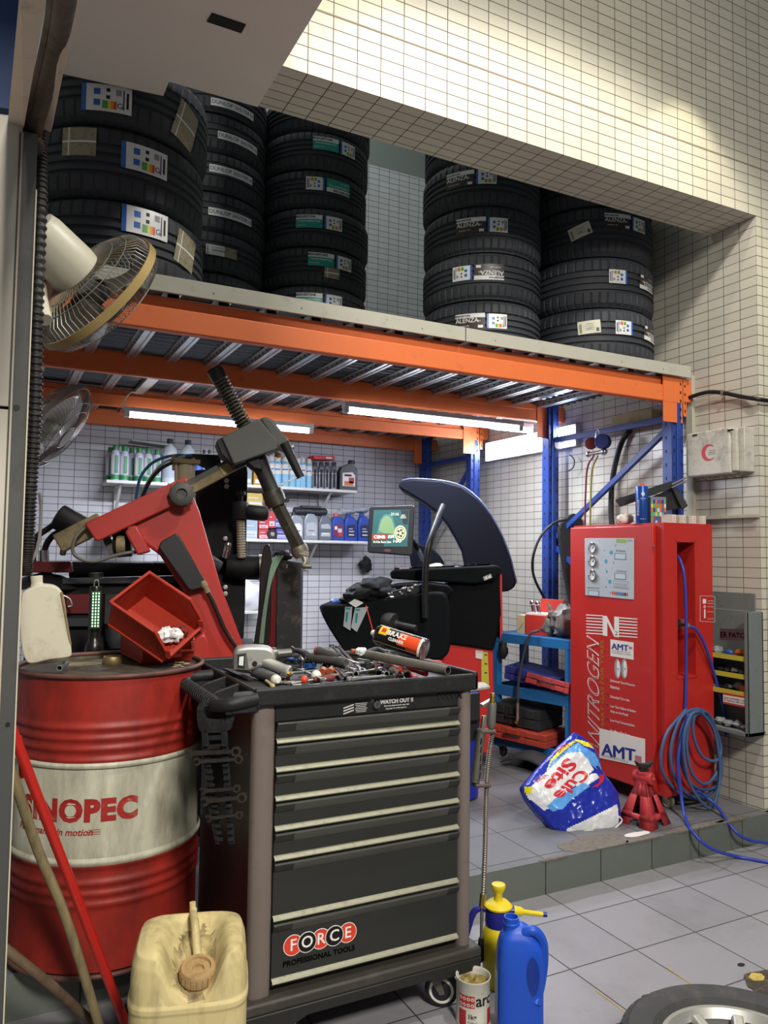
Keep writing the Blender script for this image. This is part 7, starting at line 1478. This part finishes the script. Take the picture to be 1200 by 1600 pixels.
for i, (px, w_, y0) in enumerate(((376, 12, 730), (387, 14, 727), (404, 14, 728))):
    m = [mat('box_grey2', '#8a8e98', .5), mat('box_bluegrey', '#8fa0ac'), mat('box_amber', '#b88a2a', .5)][i]; pa = P(px-w_/2, y0, 'Y', 5.70); pb = P(px+w_/2, y0, 'Y', 5.70); b = B(m); b.bb((pa.x, 5.70, zA2), (pb.x, 5.80, pa.z)); b.mt(NW); b.bb((pa.x+.01, 5.698, zA2+.02), (pb.x-.01, 5.701, zA2+.05)); solo('small_carton', b, ['grey carton at the left of the upper right shelf', 'blue-grey carton on the upper right shelf', 'amber carton on the upper right shelf beside the black tube'][i], 'box', bevel=.001)
b = B(mat('blue_can', '#1f4fb4', .35)); p = P(309, 730, 'Y', 5.70); b.lathe([(.036, zA-p.z), (.036, .04), (.02, .05)], 20, Matrix.Translation((p.x, 5.70, p.z))); solo('blue_tin', b, 'blue round tin seen between the cream tube and the black column', 'tin')
b = B(JUG); p = P(140, 806, 'Y', 5.70); x, r, h = dims(190, 34, 802, P(190, 838, 'Y', YF).z, 5.70); b.bb((x-r, 5.66, P(190, 838, 'Y', YF).z), (x+r, 5.78, P(190, 838, 'Y', YF).z+h*.75)); b.cyl((x-.01, 5.71, P(190, 838, 'Y', YF).z+h*.7), (x-.01, 5.71, P(190, 838, 'Y', YF).z+h), .03); solo('white_container', b, 'white container on the low shelf above the red arm', 'container', bevel=.015)
b = B(mat('bag_white', '#d6d8dc')); p = P(385, 935, 'Y', 5.68); b.sph((p.x, 5.72, zC+.11), .125, 24, (1.15, .75, .95), jit=.3); solo('white_carrier_bag', b, 'white plastic bag bulging on the small lower shelf', 'bag', ang=50)
b = B(PW); pa = P(362, 905, 'Y', 5.66); pb = P(377, 905, 'Y', 5.66); b.bb((pa.x, 5.66, zC), (pb.x, 5.70, pa.z)); b.mt(mat('lab_pink', '#b88a8a', .5)); b.bb((pa.x+.01, 5.657, zC+.02), (pb.x-.005, 5.661, zC+.13)); solo('leaflet_box', b, 'pale printed box left of the white plastic bag', 'box')
b = B(mat('black_glove', '#121215')); p = P(570, 882, 'Y', 5.86); b.sph((p.x, 5.845, p.z), .062, 20, (1, .45, 1), jit=.5); solo('black_puff', b, 'black rag hanging on the back wall below the monitor', 'rag')

# ------------------------------------------------------------------ wheel balancer
BD = mat('balancer_dark', '#0d1113', .6, spec=.12, dirt=.12, dcol='#1a2022'); BD2 = mat('balancer_black', '#0b0c0f', .6, spec=.12, dirt=.1); HOOD = mat('hood_navy', '#0c0f1a', .55, spec=.15)
t = Thing('wheel_balancer', 'dark wheel balancer on a red base with a large curved guard and screen', 'machine', (2.35, 4.35, .137))
FT = Face(700, 900, 4.9); 
def FQ(d): return Face(700, 900, d)
F1 = FQ(4.65)
b = B(REDP); F1.ext(b, [(664, 1000), (770, 1012), (772, 1105), (770, 1178), (640, 1178), (640, 1040)], -.45, 0); t.part('base', b, bevel=.01)
b = B(BD2); F1.ext(b, [(690, 916), (776, 897), (782, 900), (784, 960), (771, 1016), (690, 1004), (640, 1010), (600, 1000), (620, 930)], -.42, .02); t.part('cabinet', b, bevel=.015, bseg=3)
b = B(REDP); F1.ext(b, [(781, 897), (784, 898), (785, 985), (781, 1000)], -.3, .018); t.part('red_edge', b)
b = B(BD); F1.ext(b, [(610, 894), (616, 890), (776, 883), (782, 888), (772, 906), (742, 912), (640, 906), (612, 904)], -.40, .06); t.part('weight_tray', b, bevel=.012, bseg=3)
b = B(mat('tray_inner', '#2c2e33', .6)); pts = [F1.p(x, y, z) for x, y, z in ((640, 890, -.02), (765, 884, -.02), (765, 884, -.35), (640, 890, -.35))]; b.add([p+Vector((0, 0, .012)) for p in pts], [(0, 1, 2, 3)]); t.part('tray_floor', b)
b = B(STEEL); F1.ext(b, [(754, 901), (766, 896), (768, 902), (756, 907)], .055, .063); b.mt(NW); F1.ext(b, [(757, 902), (760, 900.5), (761, 904), (758, 905.5)], .063, .066); F1.ext(b, [(762, 900), (765, 898.5), (766, 902), (763, 903.5)], .063, .066); t.part('switch_plate', b)
b = B(mat('label_yellow', '#b8b43a', .5)); F1.ext(b, [(753, 1018), (762, 1019), (764, 1072), (752, 1070), (752, 1040)], .0, .004); b.mt(NW); F1.ext(b, [(743, 1016), (754, 1017), (754, 1030), (743, 1028)], .0, .005); b.mt(INK)
for y in (1022, 1036, 1050): F1.ext(b, [(757, y), (761, y+.3), (761, y+2), (757, y+1.7)], .004, .006)
fit(b, F1, 'CAUTION', [(745, 1017), (753, 1018), (753, 1020), (745, 1019)], lift=.006); t.part('warning_label', b, label='yellow warning strip')
# sloped body towards the left with the shaft
F2 = FQ(4.45)
b = B(BD); F2.ext(b, smooth_poly([(498, 950), (506, 944), (540, 944), (580, 938), (625, 930), (680, 925), (700, 935), (704, 1008), (690, 1030), (640, 1040), (600, 1036), (545, 1032), (530, 1008), (512, 980)], 2), -.40, 0); t.part('motor_body', b, bevel=.03, bseg=4)
b = B(mat('flange_steel', '#3a3834', .45, .6, dirt=.4)); q = F2.p(613, 974, 0); ax_ = (rt*.78-fw*.6+Vector((0, 0, -.08))).normalized(); b.turn(q-ax_*.05, q+ax_*.03, [(.055, 0), (.062, .3), (.060, .9), (.02, 1)], 32); b.turn(q, q+ax_*.17, [(.026, 0), (.026, .2), (.018, .25), (.018, 1)], 20); t.part('shaft', b)
b = B(BD2); F2.ext(b, smooth_poly([(585, 936), (598, 918), (640, 912), (700, 915), (700, 935), (620, 940)], 2), -.30, -.06); t.part('upper_shelf', b, bevel=.01)
# guard
F3 = FQ(4.9)
hood = [(622, 757), (628, 751), (645, 748), (690, 751), (722, 760), (748, 780), (768, 806), (785, 838), (797, 870), (804, 898), (807, 910), (804, 918), (794, 924), (775, 926), (745, 920), (728, 900), (726, 882), (722, 862), (712, 842), (698, 818), (682, 800), (660, 784), (640, 772), (624, 763)]
b = B(HOOD); F3.ext(b, hood, -.30, 0.0); hd_ = t.part('wheel_guard', b, bevel=.012, bseg=3)
b = B(mat('hood_edge', '#4a5070', .35)); b.tube([F3.p(x, y, -.012) for x, y in hood[1:11]], .006, 8, n=6); t.part('guard_edge', b, parent=hd_)
b = B(HOOD); F3.ext(b, smooth_poly([(640, 850), (665, 852), (688, 870), (696, 890), (692, 905), (650, 905), (640, 880)], 2), -.26, -.10); t.part('inner_guard', b, bevel=.01)
b = B(mat('tube_black', '#17181a', .4)); F4 = FQ(4.40); b.tube([F4.p(692, 790, -.2), F4.p(683, 812, -.12), F4.p(672, 845, -.02), F4.p(666, 880, .0), F4.p(664, 930, .0), F4.p(665, 965, .0)], .019, 14, n=8); t.part('guard_arm', b)
# monitor
FM = Face(612, 828, 4.55, n=Vector((-2.05, -4.05, 0))+Vector((.0, .0, .25)), upv=(0.02, 0, 1))
mt_ = Thing('monitor', 'square screen showing a wheel and red banner, above the balancer', 'monitor', FM.p(612, 866, -.05))
b = B(mat('monitor_case', '#23262e', .4)); FM.ext(b, [(580, 791), (645, 789), (648, 792), (645, 866), (641, 868), (576, 863), (574, 860), (577, 793)], -.06, 0); mt_.part('case', b, bevel=.006, bseg=3)
def emi(n, c, e=1.0): return mat(n, c, .4, emis=e*.55, var=0)
SCR = emi('screen_teal', '#2f6468', 1.0); b = B(SCR); FM.ext(b, [(584, 797), (639.5, 796.5), (636.5, 854), (580, 854)], -.001, .0015); mt_.part('screen', b)
b = B(emi('scr_lime', '#86a878', 1.0)); FM.ext(b, smooth_poly([(592, 830), (597, 812), (604, 806), (612, 812), (617, 834), (610, 834)], 2), .0015, .002); b.mt(emi('scr_teal2', '#4f8a88', 1.0)); FM.ext(b, [(589, 834), (594, 812), (600, 804), (612, 803), (621, 834)], .0013, .0017)
b.mt(emi('scr_navy', '#2a3440', .8)); FM.ext(b, [(626, 797), (639, 797), (637, 820), (630, 819)], .0015, .0019); FM.ext(b, [(581, 845), (600, 845), (600, 853.5), (580.5, 853.5)], .0015, .0019)
b.mt(emi('scr_red', '#b04038', 1.0)); FM.ext(b, [(581.5, 835), (606, 835), (605, 843), (581, 843.5)], .002, .0026)
cc = FM.I @ FM.p(625.5, 833); Mw = FM.M @ Matrix.Translation((cc.x, cc.y, .0022))
b.mt(emi('scr_cream', '#d8dcb0', 1.0)); b.lathe([(.036, 0), (.046, 0)], 32, Mw @ Matrix.Diagonal((.78, 1, 1, 1)), cap=False); b.lathe([(.0, .0002), (.032, .0002)], 32, Mw @ Matrix.Diagonal((.78, 1, 1, 1)), cap=False); b.mt(emi('scr_dark', '#3a4038', .6)); [b.lathe([(0, .0006), (.007, .0006)], 12, Mw @ Matrix.Translation((.014*math.cos(k*1.257), .018*math.sin(k*1.257), 0)), cap=False) for k in range(5)]
b.mt(emi('scr_white', '#e8ecd8', 1.2)); fit(b, FM, 'CEMB', [(584, 836.5), (602, 836.5), (602, 841.5), (584, 841.5)], bold=.05, lift=.003); fit(b, FM, 'ER', [(607, 836), (618, 836), (617, 841), (606, 841)], bold=.04, lift=.003); fit(b, FM, '100', [(615, 843), (627, 843), (627, 848), (614, 848)], bold=.03, lift=.003); fit(b, FM, 'Hi-Die Race Line', [(583, 845), (611, 845), (611, 848.5), (583, 848.5)], bold=.03, lift=.003); fit(b, FM, '21:16', [(611, 801), (623, 801), (623, 805.5), (611, 805.5)], bold=.02, lift=.003)
for i in range(3): fit(b, FM, 'WEIGHT', [(627-i*.8, 804+i*2.2), (633+i, 804+i*2.2), (633+i, 805.6+i*2.2), (627-i*.8, 805.6+i*2.2)], bold=.03, lift=.003)
mt_.part('screen_image', b, label='wheel picture with CEMB banner')
b = B(CHROME); cc = FM.I @ FM.p(605.5, 860); Mw = FM.M @ Matrix.Translation((cc.x, cc.y, .0005)); b.lathe([(0, .001), (.022, .001), (.023, 0)], 28, Mw @ Matrix.Diagonal((1, .42, 1, 1)), cap=False); b.mt(PB); b.text('CEMB', .012, Mw @ Matrix.Translation((0, 0, .0016)), bold=.0005); mt_.part('badge', b)
b = B(HOOD); b.tube([FM.p(640, 840, -.06), FM.p(655, 862, -.14), F4.p(668, 895, -.05)], .016, 10, n=6); mt_.part('arm', b)
# clutter on the balancer
b = B(mat('cloth_black2', '#0f1113', .8, bump=.5, bscale=30)); 
for x, y, r in ((568, 925, .09), (585, 915, .08), (555, 938, .07), (600, 925, .07)): b.sph(F2.p(x, y, -.08), r, 18, (1.3, 1, .6), jit=.5)
solo('black_rag', b, 'heap of black rags on the left of the balancer', 'rag', ang=50)
b = B(STEEL); rn = random.Random(9)
for i in range(26): x = rn.uniform(603, 655); y = 930-(x-603)*.28+rn.uniform(-3, 6); b.box(F2.p(x, y, .0+rn.uniform(-.05, .01)), (.022, .010, .008), rot=(rn.random(), rn.random(), rn.random()))
o = solo('balance_weights', b, 'scattered small silver balance weights on the balancer ledge', 'weights'); o['kind'] = 'stuff'
b = B(mat('weights_tray', '#1d1f22', .5)); F2.ext(b, [(600, 938), (612, 924), (660, 912), (668, 918), (640, 934), (612, 944)], -.10, -.008); solo('weights_box', b, 'dark shallow box of small weights on the balancer ledge', 'box', bevel=.004)
for i, (q, lab) in enumerate((([(540, 948), (551, 948), (548, 985), (537, 978)], 'green and white sticker sheet hanging over the balancer edge, left one'), ([(555, 950), (576, 948), (568, 966), (558, 987), (549, 980)], 'green and white sticker sheet hanging over the balancer edge, right one'))):
    b = B(mat('lab_silver', '#a8acb0')); F2.ext(b, q, .012, .015); b.mt(TEAL); x0, y0 = q[0]; F2.ext(b, [(x0+1, y0+8), (x0+5, y0+8), (x0+3, y0+24), (x0, y0+22)], .015, .016); F2.ext(b, [(x0+1, y0+1), (x0+8, y0+1), (x0+8, y0+4), (x0+1, y0+4)], .015, .016); solo('label_sheet', b, lab, 'label sheet', group='label sheets on the balancer', bevel=0)
b = B(PAPER); F2.ext(b, [(545, 942), (554, 936), (568, 942), (556, 949)], -.02, .01); solo('folded_paper', b, 'pale folded paper above the hanging label sheets', 'paper')
b = B(mat('blue_wrap', '#3a5a9a', .3)); b.sph(F2.p(525, 941, -.05), .03, 12, (1.3, .8, .7), jit=.6); solo('blue_wrapper', b, 'small blue wrapper on the left end of the balancer', 'wrapper')
for i, (x, y, r, c_, lab, nm) in enumerate(((681, 888, .05, '#a09a88', 'pale crumpled cloth on the balancer tray', 'cloth'), (705, 888, .055, '#1c1c20', 'black cloth in the middle of the balancer tray', 'cloth'), (738, 889, .05, '#24242a', 'dark tools at the right of the balancer tray', 'tools'), (632, 890, .045, '#3a2a2e', 'dark red tool at the left end of the balancer tray', 'tool'))):
    b = B(mat('clut%d' % i, c_, .6)); b.sph(F1.p(x, y, -.1), r, 16, (1.5, 1, .55), jit=.5); solo('tray_'+nm, b, lab, nm)
b = B(mat('socket_grey', '#5a5a60', .4, .5)); b.cyl(F1.p(712, 890, -.03), F1.p(724, 893, .0), .026); solo('large_socket', b, 'large grey socket lying on the balancer tray', 'socket')
# plate and blue tub behind the trolley's right corner
b = B(mat('plate_marble', '#a9a49c', .3, dirt=.3)); q = [P(700, 1082, 'Z', .70), P(766, 1072, 'Z', .70), P(757, 1066, 'Z', .70), P(700, 1064, 'Z', .70)]; b.prism([(p.x, p.y) for p in q], .685, .70)
st_ = Thing('small_stand', 'small stand with a grey stone top and blue tub, behind the trolley corner', 'stand', (2.2, 3.4, .137)); st_.part('top', b, bevel=.003)
b = B(mat('tub_blue', '#1c2a9a', .35)); c_ = (q[0]+q[1])/2; b.lathe([(.10, .138), (.12, .15), (.125, .60), (.12, .684)], 32, Matrix.Translation((c_.x-.02, c_.y+.10, 0))); st_.part('tub', b)

# ------------------------------------------------------------------ tyre changer
TC = mat('changer_red', '#a5302a', .32, dirt=.08, dcol='#8a221c', coat=.15); TB = mat('changer_black', '#131416', .5, spec=.25, dirt=.15, dcol='#3a3c3c'); GRAPH = mat('graphite', '#4c4d4a', .45, dirt=.15, dcol='#63625c'); OLIVE = mat('oily_steel', '#403f36', .35, .5, dirt=.4, dcol='#6a6554', dscale=16); RUST = mat('oily_rust', '#8a7c5c', .55, .2, dirt=.5, dcol='#4a3f2a', dscale=14)
t = Thing('tyre_changer', 'red tilting column tyre changer with a grey head and hexagonal bar', 'machine', (.9, 3.35, .137))
G = Face(280, 850, 3.25)
b = B(TC); G.ext(b, [(200, 812), (262, 782), (300, 770), (312, 800), (345, 915), (382, 1012), (392, 1060), (330, 1062), (322, 1012), (290, 930), (250, 868), (213, 840)], -.13, 0); t.part('column', b, bevel=.012, bseg=3)
b = B(TC); G.ext(b, [(133, 818), (290, 745), (301, 775), (294, 780), (155, 846), (149, 843)], -.16, .03); t.part('swing_arm', b, bevel=.006, bseg=3)
b = B(TC); G.ext(b, [(196, 832), (206, 822), (215, 822), (236, 862), (216, 868)], -.02, .05); t.part('hinge_block', b, bevel=.008)
b = B(TC); G.ext(b, [(300, 1000), (318, 985), (326, 1000), (330, 1062), (300, 1062)], -.05, .06); t.part('foot_block', b, bevel=.01)
b = B(GRAPH); c = G.p(284, 773, .03); b.turn(c, c+G.n*.06, [(.030, 0), (.047, .1), (.047, .75), (.040, .85), (.022, .9), (.018, .7), (0, .7)], 32)
for k in range(10): a = 2*PI*k/10; b.box((G.M.to_3x3() @ Vector((.047*math.cos(a), .047*math.sin(a), .025)))+c, (.012, .012, .012))
t.part('clamp_knob', b)
b = B(mat('cover_black', '#232527', .45)); G.ext(b, smooth_poly([(248, 855), (252, 846), (274, 834), (280, 837), (323, 912), (322, 916), (300, 922), (294, 920)], 1), .0, .05); t.part('valve_cover', b, bevel=.006)
b = B(mat('rod_dark', '#2b2320', .4, .4)); b.tube([G.p(320, 918, .04), G.p(330, 935, .04), G.p(352, 985, .04), G.p(372, 1015, .04)], .009, 10, n=6); b.mt(RUST); b.turn(G.p(316, 908, .04), G.p(325, 926, .04), [(.012, 0), (.015, .4), (.010, .6), (.013, 1)], 14); t.part('gas_rod', b)
b = B(TB); G.ext(b, [(285, 1010), (410, 1016), (412, 1328), (285, 1328)], -.45, -.14); t.part('base_cabinet', b, bevel=.01)
# rear stub and hydraulic end
b = B(RUST); b.bar(G.p(91, 850, -.05), G.p(160, 815, -.05), .062, .078); b.mt(OLIVE); b.cyl(G.p(98, 868, -.03), G.p(99, 858, -.03), .012); t.part('arm_stub', b, bevel=.006)
b = B(BLACK); b.turn(G.p(178, 850, -.08), G.p(205, 848, -.08), [(.05, 0), (.056, .2), (.056, 1)], 24); b.mt(RUST); b.turn(G.p(182, 852, -.02), G.p(196, 852, -.02), [(.036, 0), (.04, .3), (.036, 1)], 20); b.mt(GRAPH); b.bar(G.p(165, 838, -.06), G.p(178, 868, -.06), .02, .03); t.part('hydraulic_cylinder', b)
b = B(mat('hose_grey', '#5c5a54', .5)); b.tube([G.p(135, 822, .01), G.p(118, 840, .03), G.p(114, 862, .03), G.p(128, 874, .03), G.p(150, 877, .03), G.p(180, 868, .03), G.p(205, 863, .03), G.p(212, 863, .0)], .007, 10, n=8); t.part('air_line', b)
# extending arm
b = B(GRAPH); b.bar(G.p(280, 765, -.075), G.p(360, 722, -.075), .05, .03); b.mt(RUST); b.bar(G.p(283, 774, -.07), G.p(356, 735, -.07), .045, .035); b.mt(mat('yellow_grease', '#8c8050', .4, .3)); b.bar(G.p(345, 738, -.07), G.p(366, 727, -.07), .05, .045); b.mt(OLIVE); b.bar(G.p(360, 732, -.07), G.p(395, 714, -.07), .05, .035); t.part('extending_arm', b, bevel=.003)
# head box
b = B(GRAPH); G.ext(b, [(345, 686), (403, 657), (432, 692), (432, 704), (364, 728)], -.12, .05); t.part('head_cover', b, bevel=.006, bseg=3)
b = B(GRAPH); G.ext(b, smooth_poly([(403, 657), (413, 653), (424, 657), (432, 668), (450, 690), (447, 696), (432, 705), (418, 680)], 1), -.12, .045); t.part('head_end_cap', b, bevel=.012, bseg=3)
b = B(BLACK); G.ext(b, [(337, 692), (345, 685), (363, 728), (357, 722), (345, 712)], -.11, .04); G.ext(b, [(380, 718), (402, 708), (410, 735), (396, 732)], -.09, .02); t.part('head_back', b, bevel=.004)
# coil spring
s0, s1 = G.p(384, 668, -.04), G.p(337, 580, -.04); b = B(mat('spring_core', '#2a2a28', .4, .4)); b.cyl(s0, s1, .022); t.part('bar_core', b)
b = B(mat('spring_olive', '#57564a', .4, .6, dirt=.3)); ax2 = (s1-s0).normalized(); e1 = ax2.orthogonal().normalized(); e2 = ax2.cross(e1); Ls = (s1-s0).length*.86; turns = 15
b.tube([s0+ax2*(Ls*k/(turns*14))+(e1*math.cos(2*PI*k/14)+e2*math.sin(2*PI*k/14))*.030 for k in range(turns*14)], .0055, 6); t.part('coil_spring', b)
b = B(BLACK); b.turn(s0+ax2*Ls*.96, s1+ax2*.012, [(.030, 0), (.034, .25), (.034, .9), (.037, .92), (.037, 1)], 24); b.mt(STEEL); b.bar(s0+ax2*Ls*.95-rt*.034, s1-rt*.036, .003, .008); t.part('spring_cap', b)
# vertical tube, hex bar and mount head
b = B(BLACK); b.turn(G.p(396, 700, -.04), G.p(432, 784, -.02), [(.040, 0), (.040, .3), (.034, .45), (.034, .92), (.038, .95), (.038, 1)], 28); b.mt(OLIVE); b.turn(G.p(424, 766, -.02), G.p(434, 790, -.02), [(.043, 0), (.045, .4), (.042, 1)], 24); b.box(G.p(447, 782, -.01), (.02, .02, .015)); t.part('guide_tube', b)
b = B(OLIVE); b.turn(G.p(430, 782, -.02), G.p(470, 862, -.02), [(.030, 0), (.031, 1)], 6); t.part('hex_bar', b)
b = B(mat('mount_steel', '#8b8577', .35, .7, dirt=.4)); b.turn(G.p(466, 853, -.02), G.p(472, 870, -.02), [(.035, 0), (.037, .5), (.030, 1)], 20); b.bar(G.p(468, 862, .0), G.p(482, 866, .0), .03, .02); b.tube([G.p(474, 868, .0), G.p(477, 878, .01), G.p(474, 884, .02), G.p(487, 885, .03)], .011, 10, n=6); t.part('mount_head', b)
b = B(BLACK); b.bar(G.p(436, 695, .03), G.p(448, 702, .03), .03, .035); b.turn(G.p(444, 692, .04), G.p(470, 746, .04), [(.022, 0), (.019, .3), (.017, .9), (.019, 1)], 18); b.mt(STEEL); b.bar(G.p(436, 758, .04), G.p(472, 742, .04), .012, .006); b.mt(mat('brass', '#b59a50')); b.cyl(G.p(432, 710, .02), G.p(436, 712, .03), .011); b.mt(STEEL); b.cyl(G.p(455, 699, .02), G.p(459, 698, .02), .010); t.part('lock_lever', b)

# helper arm machine behind: black post, cream cylinders, rollers
t = Thing('bead_press', 'black bead press post with cream air cylinders behind the red changer', 'machine', (1.25, 3.95, .137))
H = Face(330, 850, 3.75)
b = B(TB); H.ext(b, [(304, 735), (386, 728), (387, 738), (383, 945), (380, 1012), (330, 1012), (310, 900)], -.14, 0); t.part('post', b, bevel=.004)
b = B(TB); H.ext(b, smooth_poly([(281, 716), (284, 710), (300, 709), (345, 711), (345, 740), (330, 752), (320, 730), (306, 724), (300, 730), (284, 728)], 1), -.06, .005); t.part('top_bracket', b, bevel=.003)
b = B(STEEL)
for x, y in ((286, 717), (354, 751), (354, 760), (352, 842), (352, 918), (352, 928)): b.turn(H.p(x, y, .0), H.p(x, y, .018), [(.013, 0), (.013, .6), (.008, .7), (.008, 1)], 6)
t.part('bolts', b)
CRM = mat('cylinder_cream', '#b4a98e', .4, dirt=.25, dcol='#7a6c50'); 
b = B(CRM); b.cyl(H.p(289, 725, .05), H.p(289, 880, .05), .040, seg=28); t.part('air_cylinder', b)
b = B(CRM); b.cyl(H.p(302, 722, .06), H.p(302, 880, .06), .009); b.cyl(H.p(275, 722, .08), H.p(277, 880, .08), .008); b.mt(RUST); b.box(H.p(289, 722, .05), (.12, .10, .02)); b.sph(H.p(277, 718, .08), .014, 10); b.sph(H.p(302, 719, .06), .012, 10); b.cyl(H.p(270, 710, .08), H.p(272, 735, .08), .008); t.part('cylinder_rods', b)
b = B(TB); b.turn(H.p(110, 893, .10), H.p(240, 893, .10), [(.040, 0), (.044, .02), (.044, 1)], 24); b.turn(H.p(240, 893, .08), H.p(330, 893, .05), [(.045, 0), (.045, 1)], 24); t.part('lower_arm', b)
b = B(TB); b.turn(H.p(353, 885, .05), H.p(405, 887, .05), [(.046, 0), (.050, .1), (.058, .3), (.058, 1)], 28); b.mt(STEEL); b.turn(H.p(404, 887, .05), H.p(409, 887, .05), [(.062, 0), (.062, 1)], 24); b.mt(BLACK); b.turn(H.p(318, 878, .12), H.p(345, 888, .12), [(.03, 0), (.045, .3), (.04, .5), (.03, 1)], 18); b.sph(H.p(318, 868, .12), .026, 12); t.part('roller_arm', b)
b = B(CHROME); b.turn(H.p(352, 872, .14), H.p(357, 848, .14), [(.017, 0), (.015, .8), (.017, .85), (.014, 1)], 20); t.part('chrome_valve', b)
b = B(BLACK); b.turn(H.p(376, 784, .10), H.p(376, 812, .10), [(.034, 0), (.038, .06), (.038, .94), (.034, 1)], 24); b.turn(H.p(376, 784, .10), H.p(376, 768, .10), [(.010, 0), (.012, .6), (.024, .65), (.024, 1)], 18); b.turn(H.p(385, 800, .10), H.p(420, 803, .10), [(.034, 0), (.036, .1), (.036, .8), (.028, .95), (.012, 1)], 28); t.part('press_roller', b)
b = B(mat('worm_steel', '#a39a86', .4, .5, dirt=.3)); pr = []
for k in range(15): pr += [(.017, k/15), (.021, (k+.25)/15), (.021, (k+.6)/15), (.017, (k+.8)/15)]
b.turn(H.p(376, 812, .10), H.p(377, 872, .10), pr+[(.017, 1)], 20); t.part('threaded_rod', b)
b = B(BLACK); b.turn(H.p(112, 806, .25), H.p(134, 826, .25), [(.036, 0), (.040, .05), (.040, 1)], 28); 
t.part('arm_motor', b) if False else None
b2 = B(BLACK); b2.turn(H.p(90, 806, .28), H.p(134, 830, .28), [(.050, 0), (.056, .05), (.056, .92), (.05, 1)], 30); b2.tube([H.p(92, 812, .28), H.p(78, 824, .29), H.p(58, 838, .30), H.p(52, 850, .30), H.p(52, 880, .30)], .012, 12, n=8); b2.tube([H.p(100, 828, .26), H.p(84, 836, .26), H.p(74, 848, .26), H.p(69, 862, .26)], .013, 12, n=8); t.part('bead_tool', b2)
b = B(CHROME); b.cyl(H.p(68, 860, .26), H.p(68, 896, .26), .022, seg=24); t.part('chrome_stem', b)
c = H.p(70, 915, .26); b = B(mat('cone_black', '#232426', .3)); b.lathe([(.025, .055), (.03, .050), (.06, .045), (.155, .005), (.165, -.004), (.165, -.010), (.03, -.012)], 48, Matrix.Translation(c)); t.part('press_cone', b)
t.part('hoses', B(mat('hose_teal', '#2c5f80', .4)).tube([H.p(300, 712, .06), H.p(270, 712, .06), H.p(240, 722, .06), H.p(220, 745, .06), H.p(212, 780, .06)], .007, 8, n=8)); 
t.part('hoses', B(BCAB).tube([H.p(296, 716, .08), H.p(262, 726, .08), H.p(240, 744, .08), H.p(224, 772, .08), H.p(220, 790, .08)], .008, 8, n=8)); t.part('hoses', B(mat('hose_pale', '#8f9a90', .4)).tube([H.p(290, 712, .07), H.p(258, 722, .07), H.p(236, 745, .07), H.p(217, 780, .07)], .006, 8, n=8))
# dark machine body behind the drum
J = Face(180, 950, 3.35)
t = Thing('changer_body', 'black and dark red machine body behind the drum top', 'machine', J.p(180, 1010, -.2))
b = B(TB); J.ext(b, [(58, 910), (290, 905), (330, 960), (345, 1062), (30, 1062), (40, 915)], -.5, -.10); t.part('cabinet', b, bevel=.008)
b = B(mat('changer_dkred', '#5c1216', .4)); J.ext(b, [(30, 878), (108, 878), (110, 896), (30, 896)], -.25, -.12); J.ext(b, [(100, 930), (250, 928), (250, 962), (100, 962)], -.12, -.085); t.part('red_trim', b, bevel=.004)
b = B(mat('frame_dark', '#2c3034', .4)); J.ext(b, [(100, 968), (300, 966), (300, 980), (100, 982)], -.10, -.07); J.ext(b, [(95, 905), (290, 900), (290, 912), (95, 914)], -.13, -.07); t.part('rails', b, bevel=.003)
b = B(mat('motor_grey', '#4a4c4e', .4, .3)); b.turn(J.p(170, 985, -.0), J.p(196, 985, -.02), [(.05, 0), (.075, .2), (.075, .8), (.06, 1)], 28); b.mt(BLACK); b.box(J.p(182, 950, -.03), (.10, .08, .12)); t.part('motor', b)
b = B(BLACK); b.cyl(J.p(150, 895, -.15), J.p(150, 915, -.15), .03); b.mt(STEEL); b.tube([J.p(92, 928, -.02), J.p(108, 935, -.02), J.p(112, 946, -.02), J.p(106, 948, -.02)], .004, 8, n=6); t.part('small_fittings', b)
# tall dark cabinet part with fin, left of the balancer
K = Face(440, 940, 3.5, n=(-.45, -1, 0))
t = Thing('bead_breaker', 'black scuffed steel box with a curved blade and green cords, left of the balancer', 'machine', K.p(452, 1040, -.1))
b = B(mat('scuffed_black', '#1d1e20', .5, dirt=.30, dcol='#77705c', dscale=9)); K.ext(b, [(433, 874), (471, 879), (469, 1015), (468, 1075), (430, 1075), (431, 1010)], -.16, 0); t.part('box', b, bevel=.003)
b = B(mat('blade_dark', '#262022', .4, .3)); K.ext(b, smooth_poly([(402, 1015), (397, 1008), (404, 960), (407, 900), (411, 862), (417, 851), (423, 854), (425, 880), (424, 940), (420, 1015)], 2), .0, .03); t.part('blade', b, bevel=.004)
b = B(mat('changer_dkred', '#5c1216')); K.ext(b, [(408, 1020), (412, 960), (424, 900), (434, 880), (434, 1020)], -.14, -.01); t.part('red_side', b)
b = B(mat('cord_green', '#6f8c78', .5)); 
for dx in (-3, 0, 3): b.tube([K.p(437+dx*1.6, 868, .04), K.p(428+dx*1.2, 885, .045), K.p(420+dx*.4, 915, .05), K.p(413+dx*.5, 960, .045), K.p(408+dx*.6, 1005, .04)], .0055, 8, n=8)
t.part('cords', b); b = B(INK); b.sph(K.p(443, 868, -.02), .035, 12, (1.2, .8, .7), jit=.4); t.part('top_bundle', b)
b = B(NW); cc = K.I @ K.p(448, 885); b.text('3', .022, K.M @ Matrix.Translation((cc.x, cc.y, .001))); t.part('number_print', b)
b = B(REDP); b.bar(P(396, 1022, 'Z', 1.0), P(372, 1028, 'Z', .99), .06, .012) if False else b.box(G.p(345, 1052, .10), (.10, .12, .02)); solo('red_metal_plate', b, 'red metal plate on the changer base behind the trolley tray', 'plate')
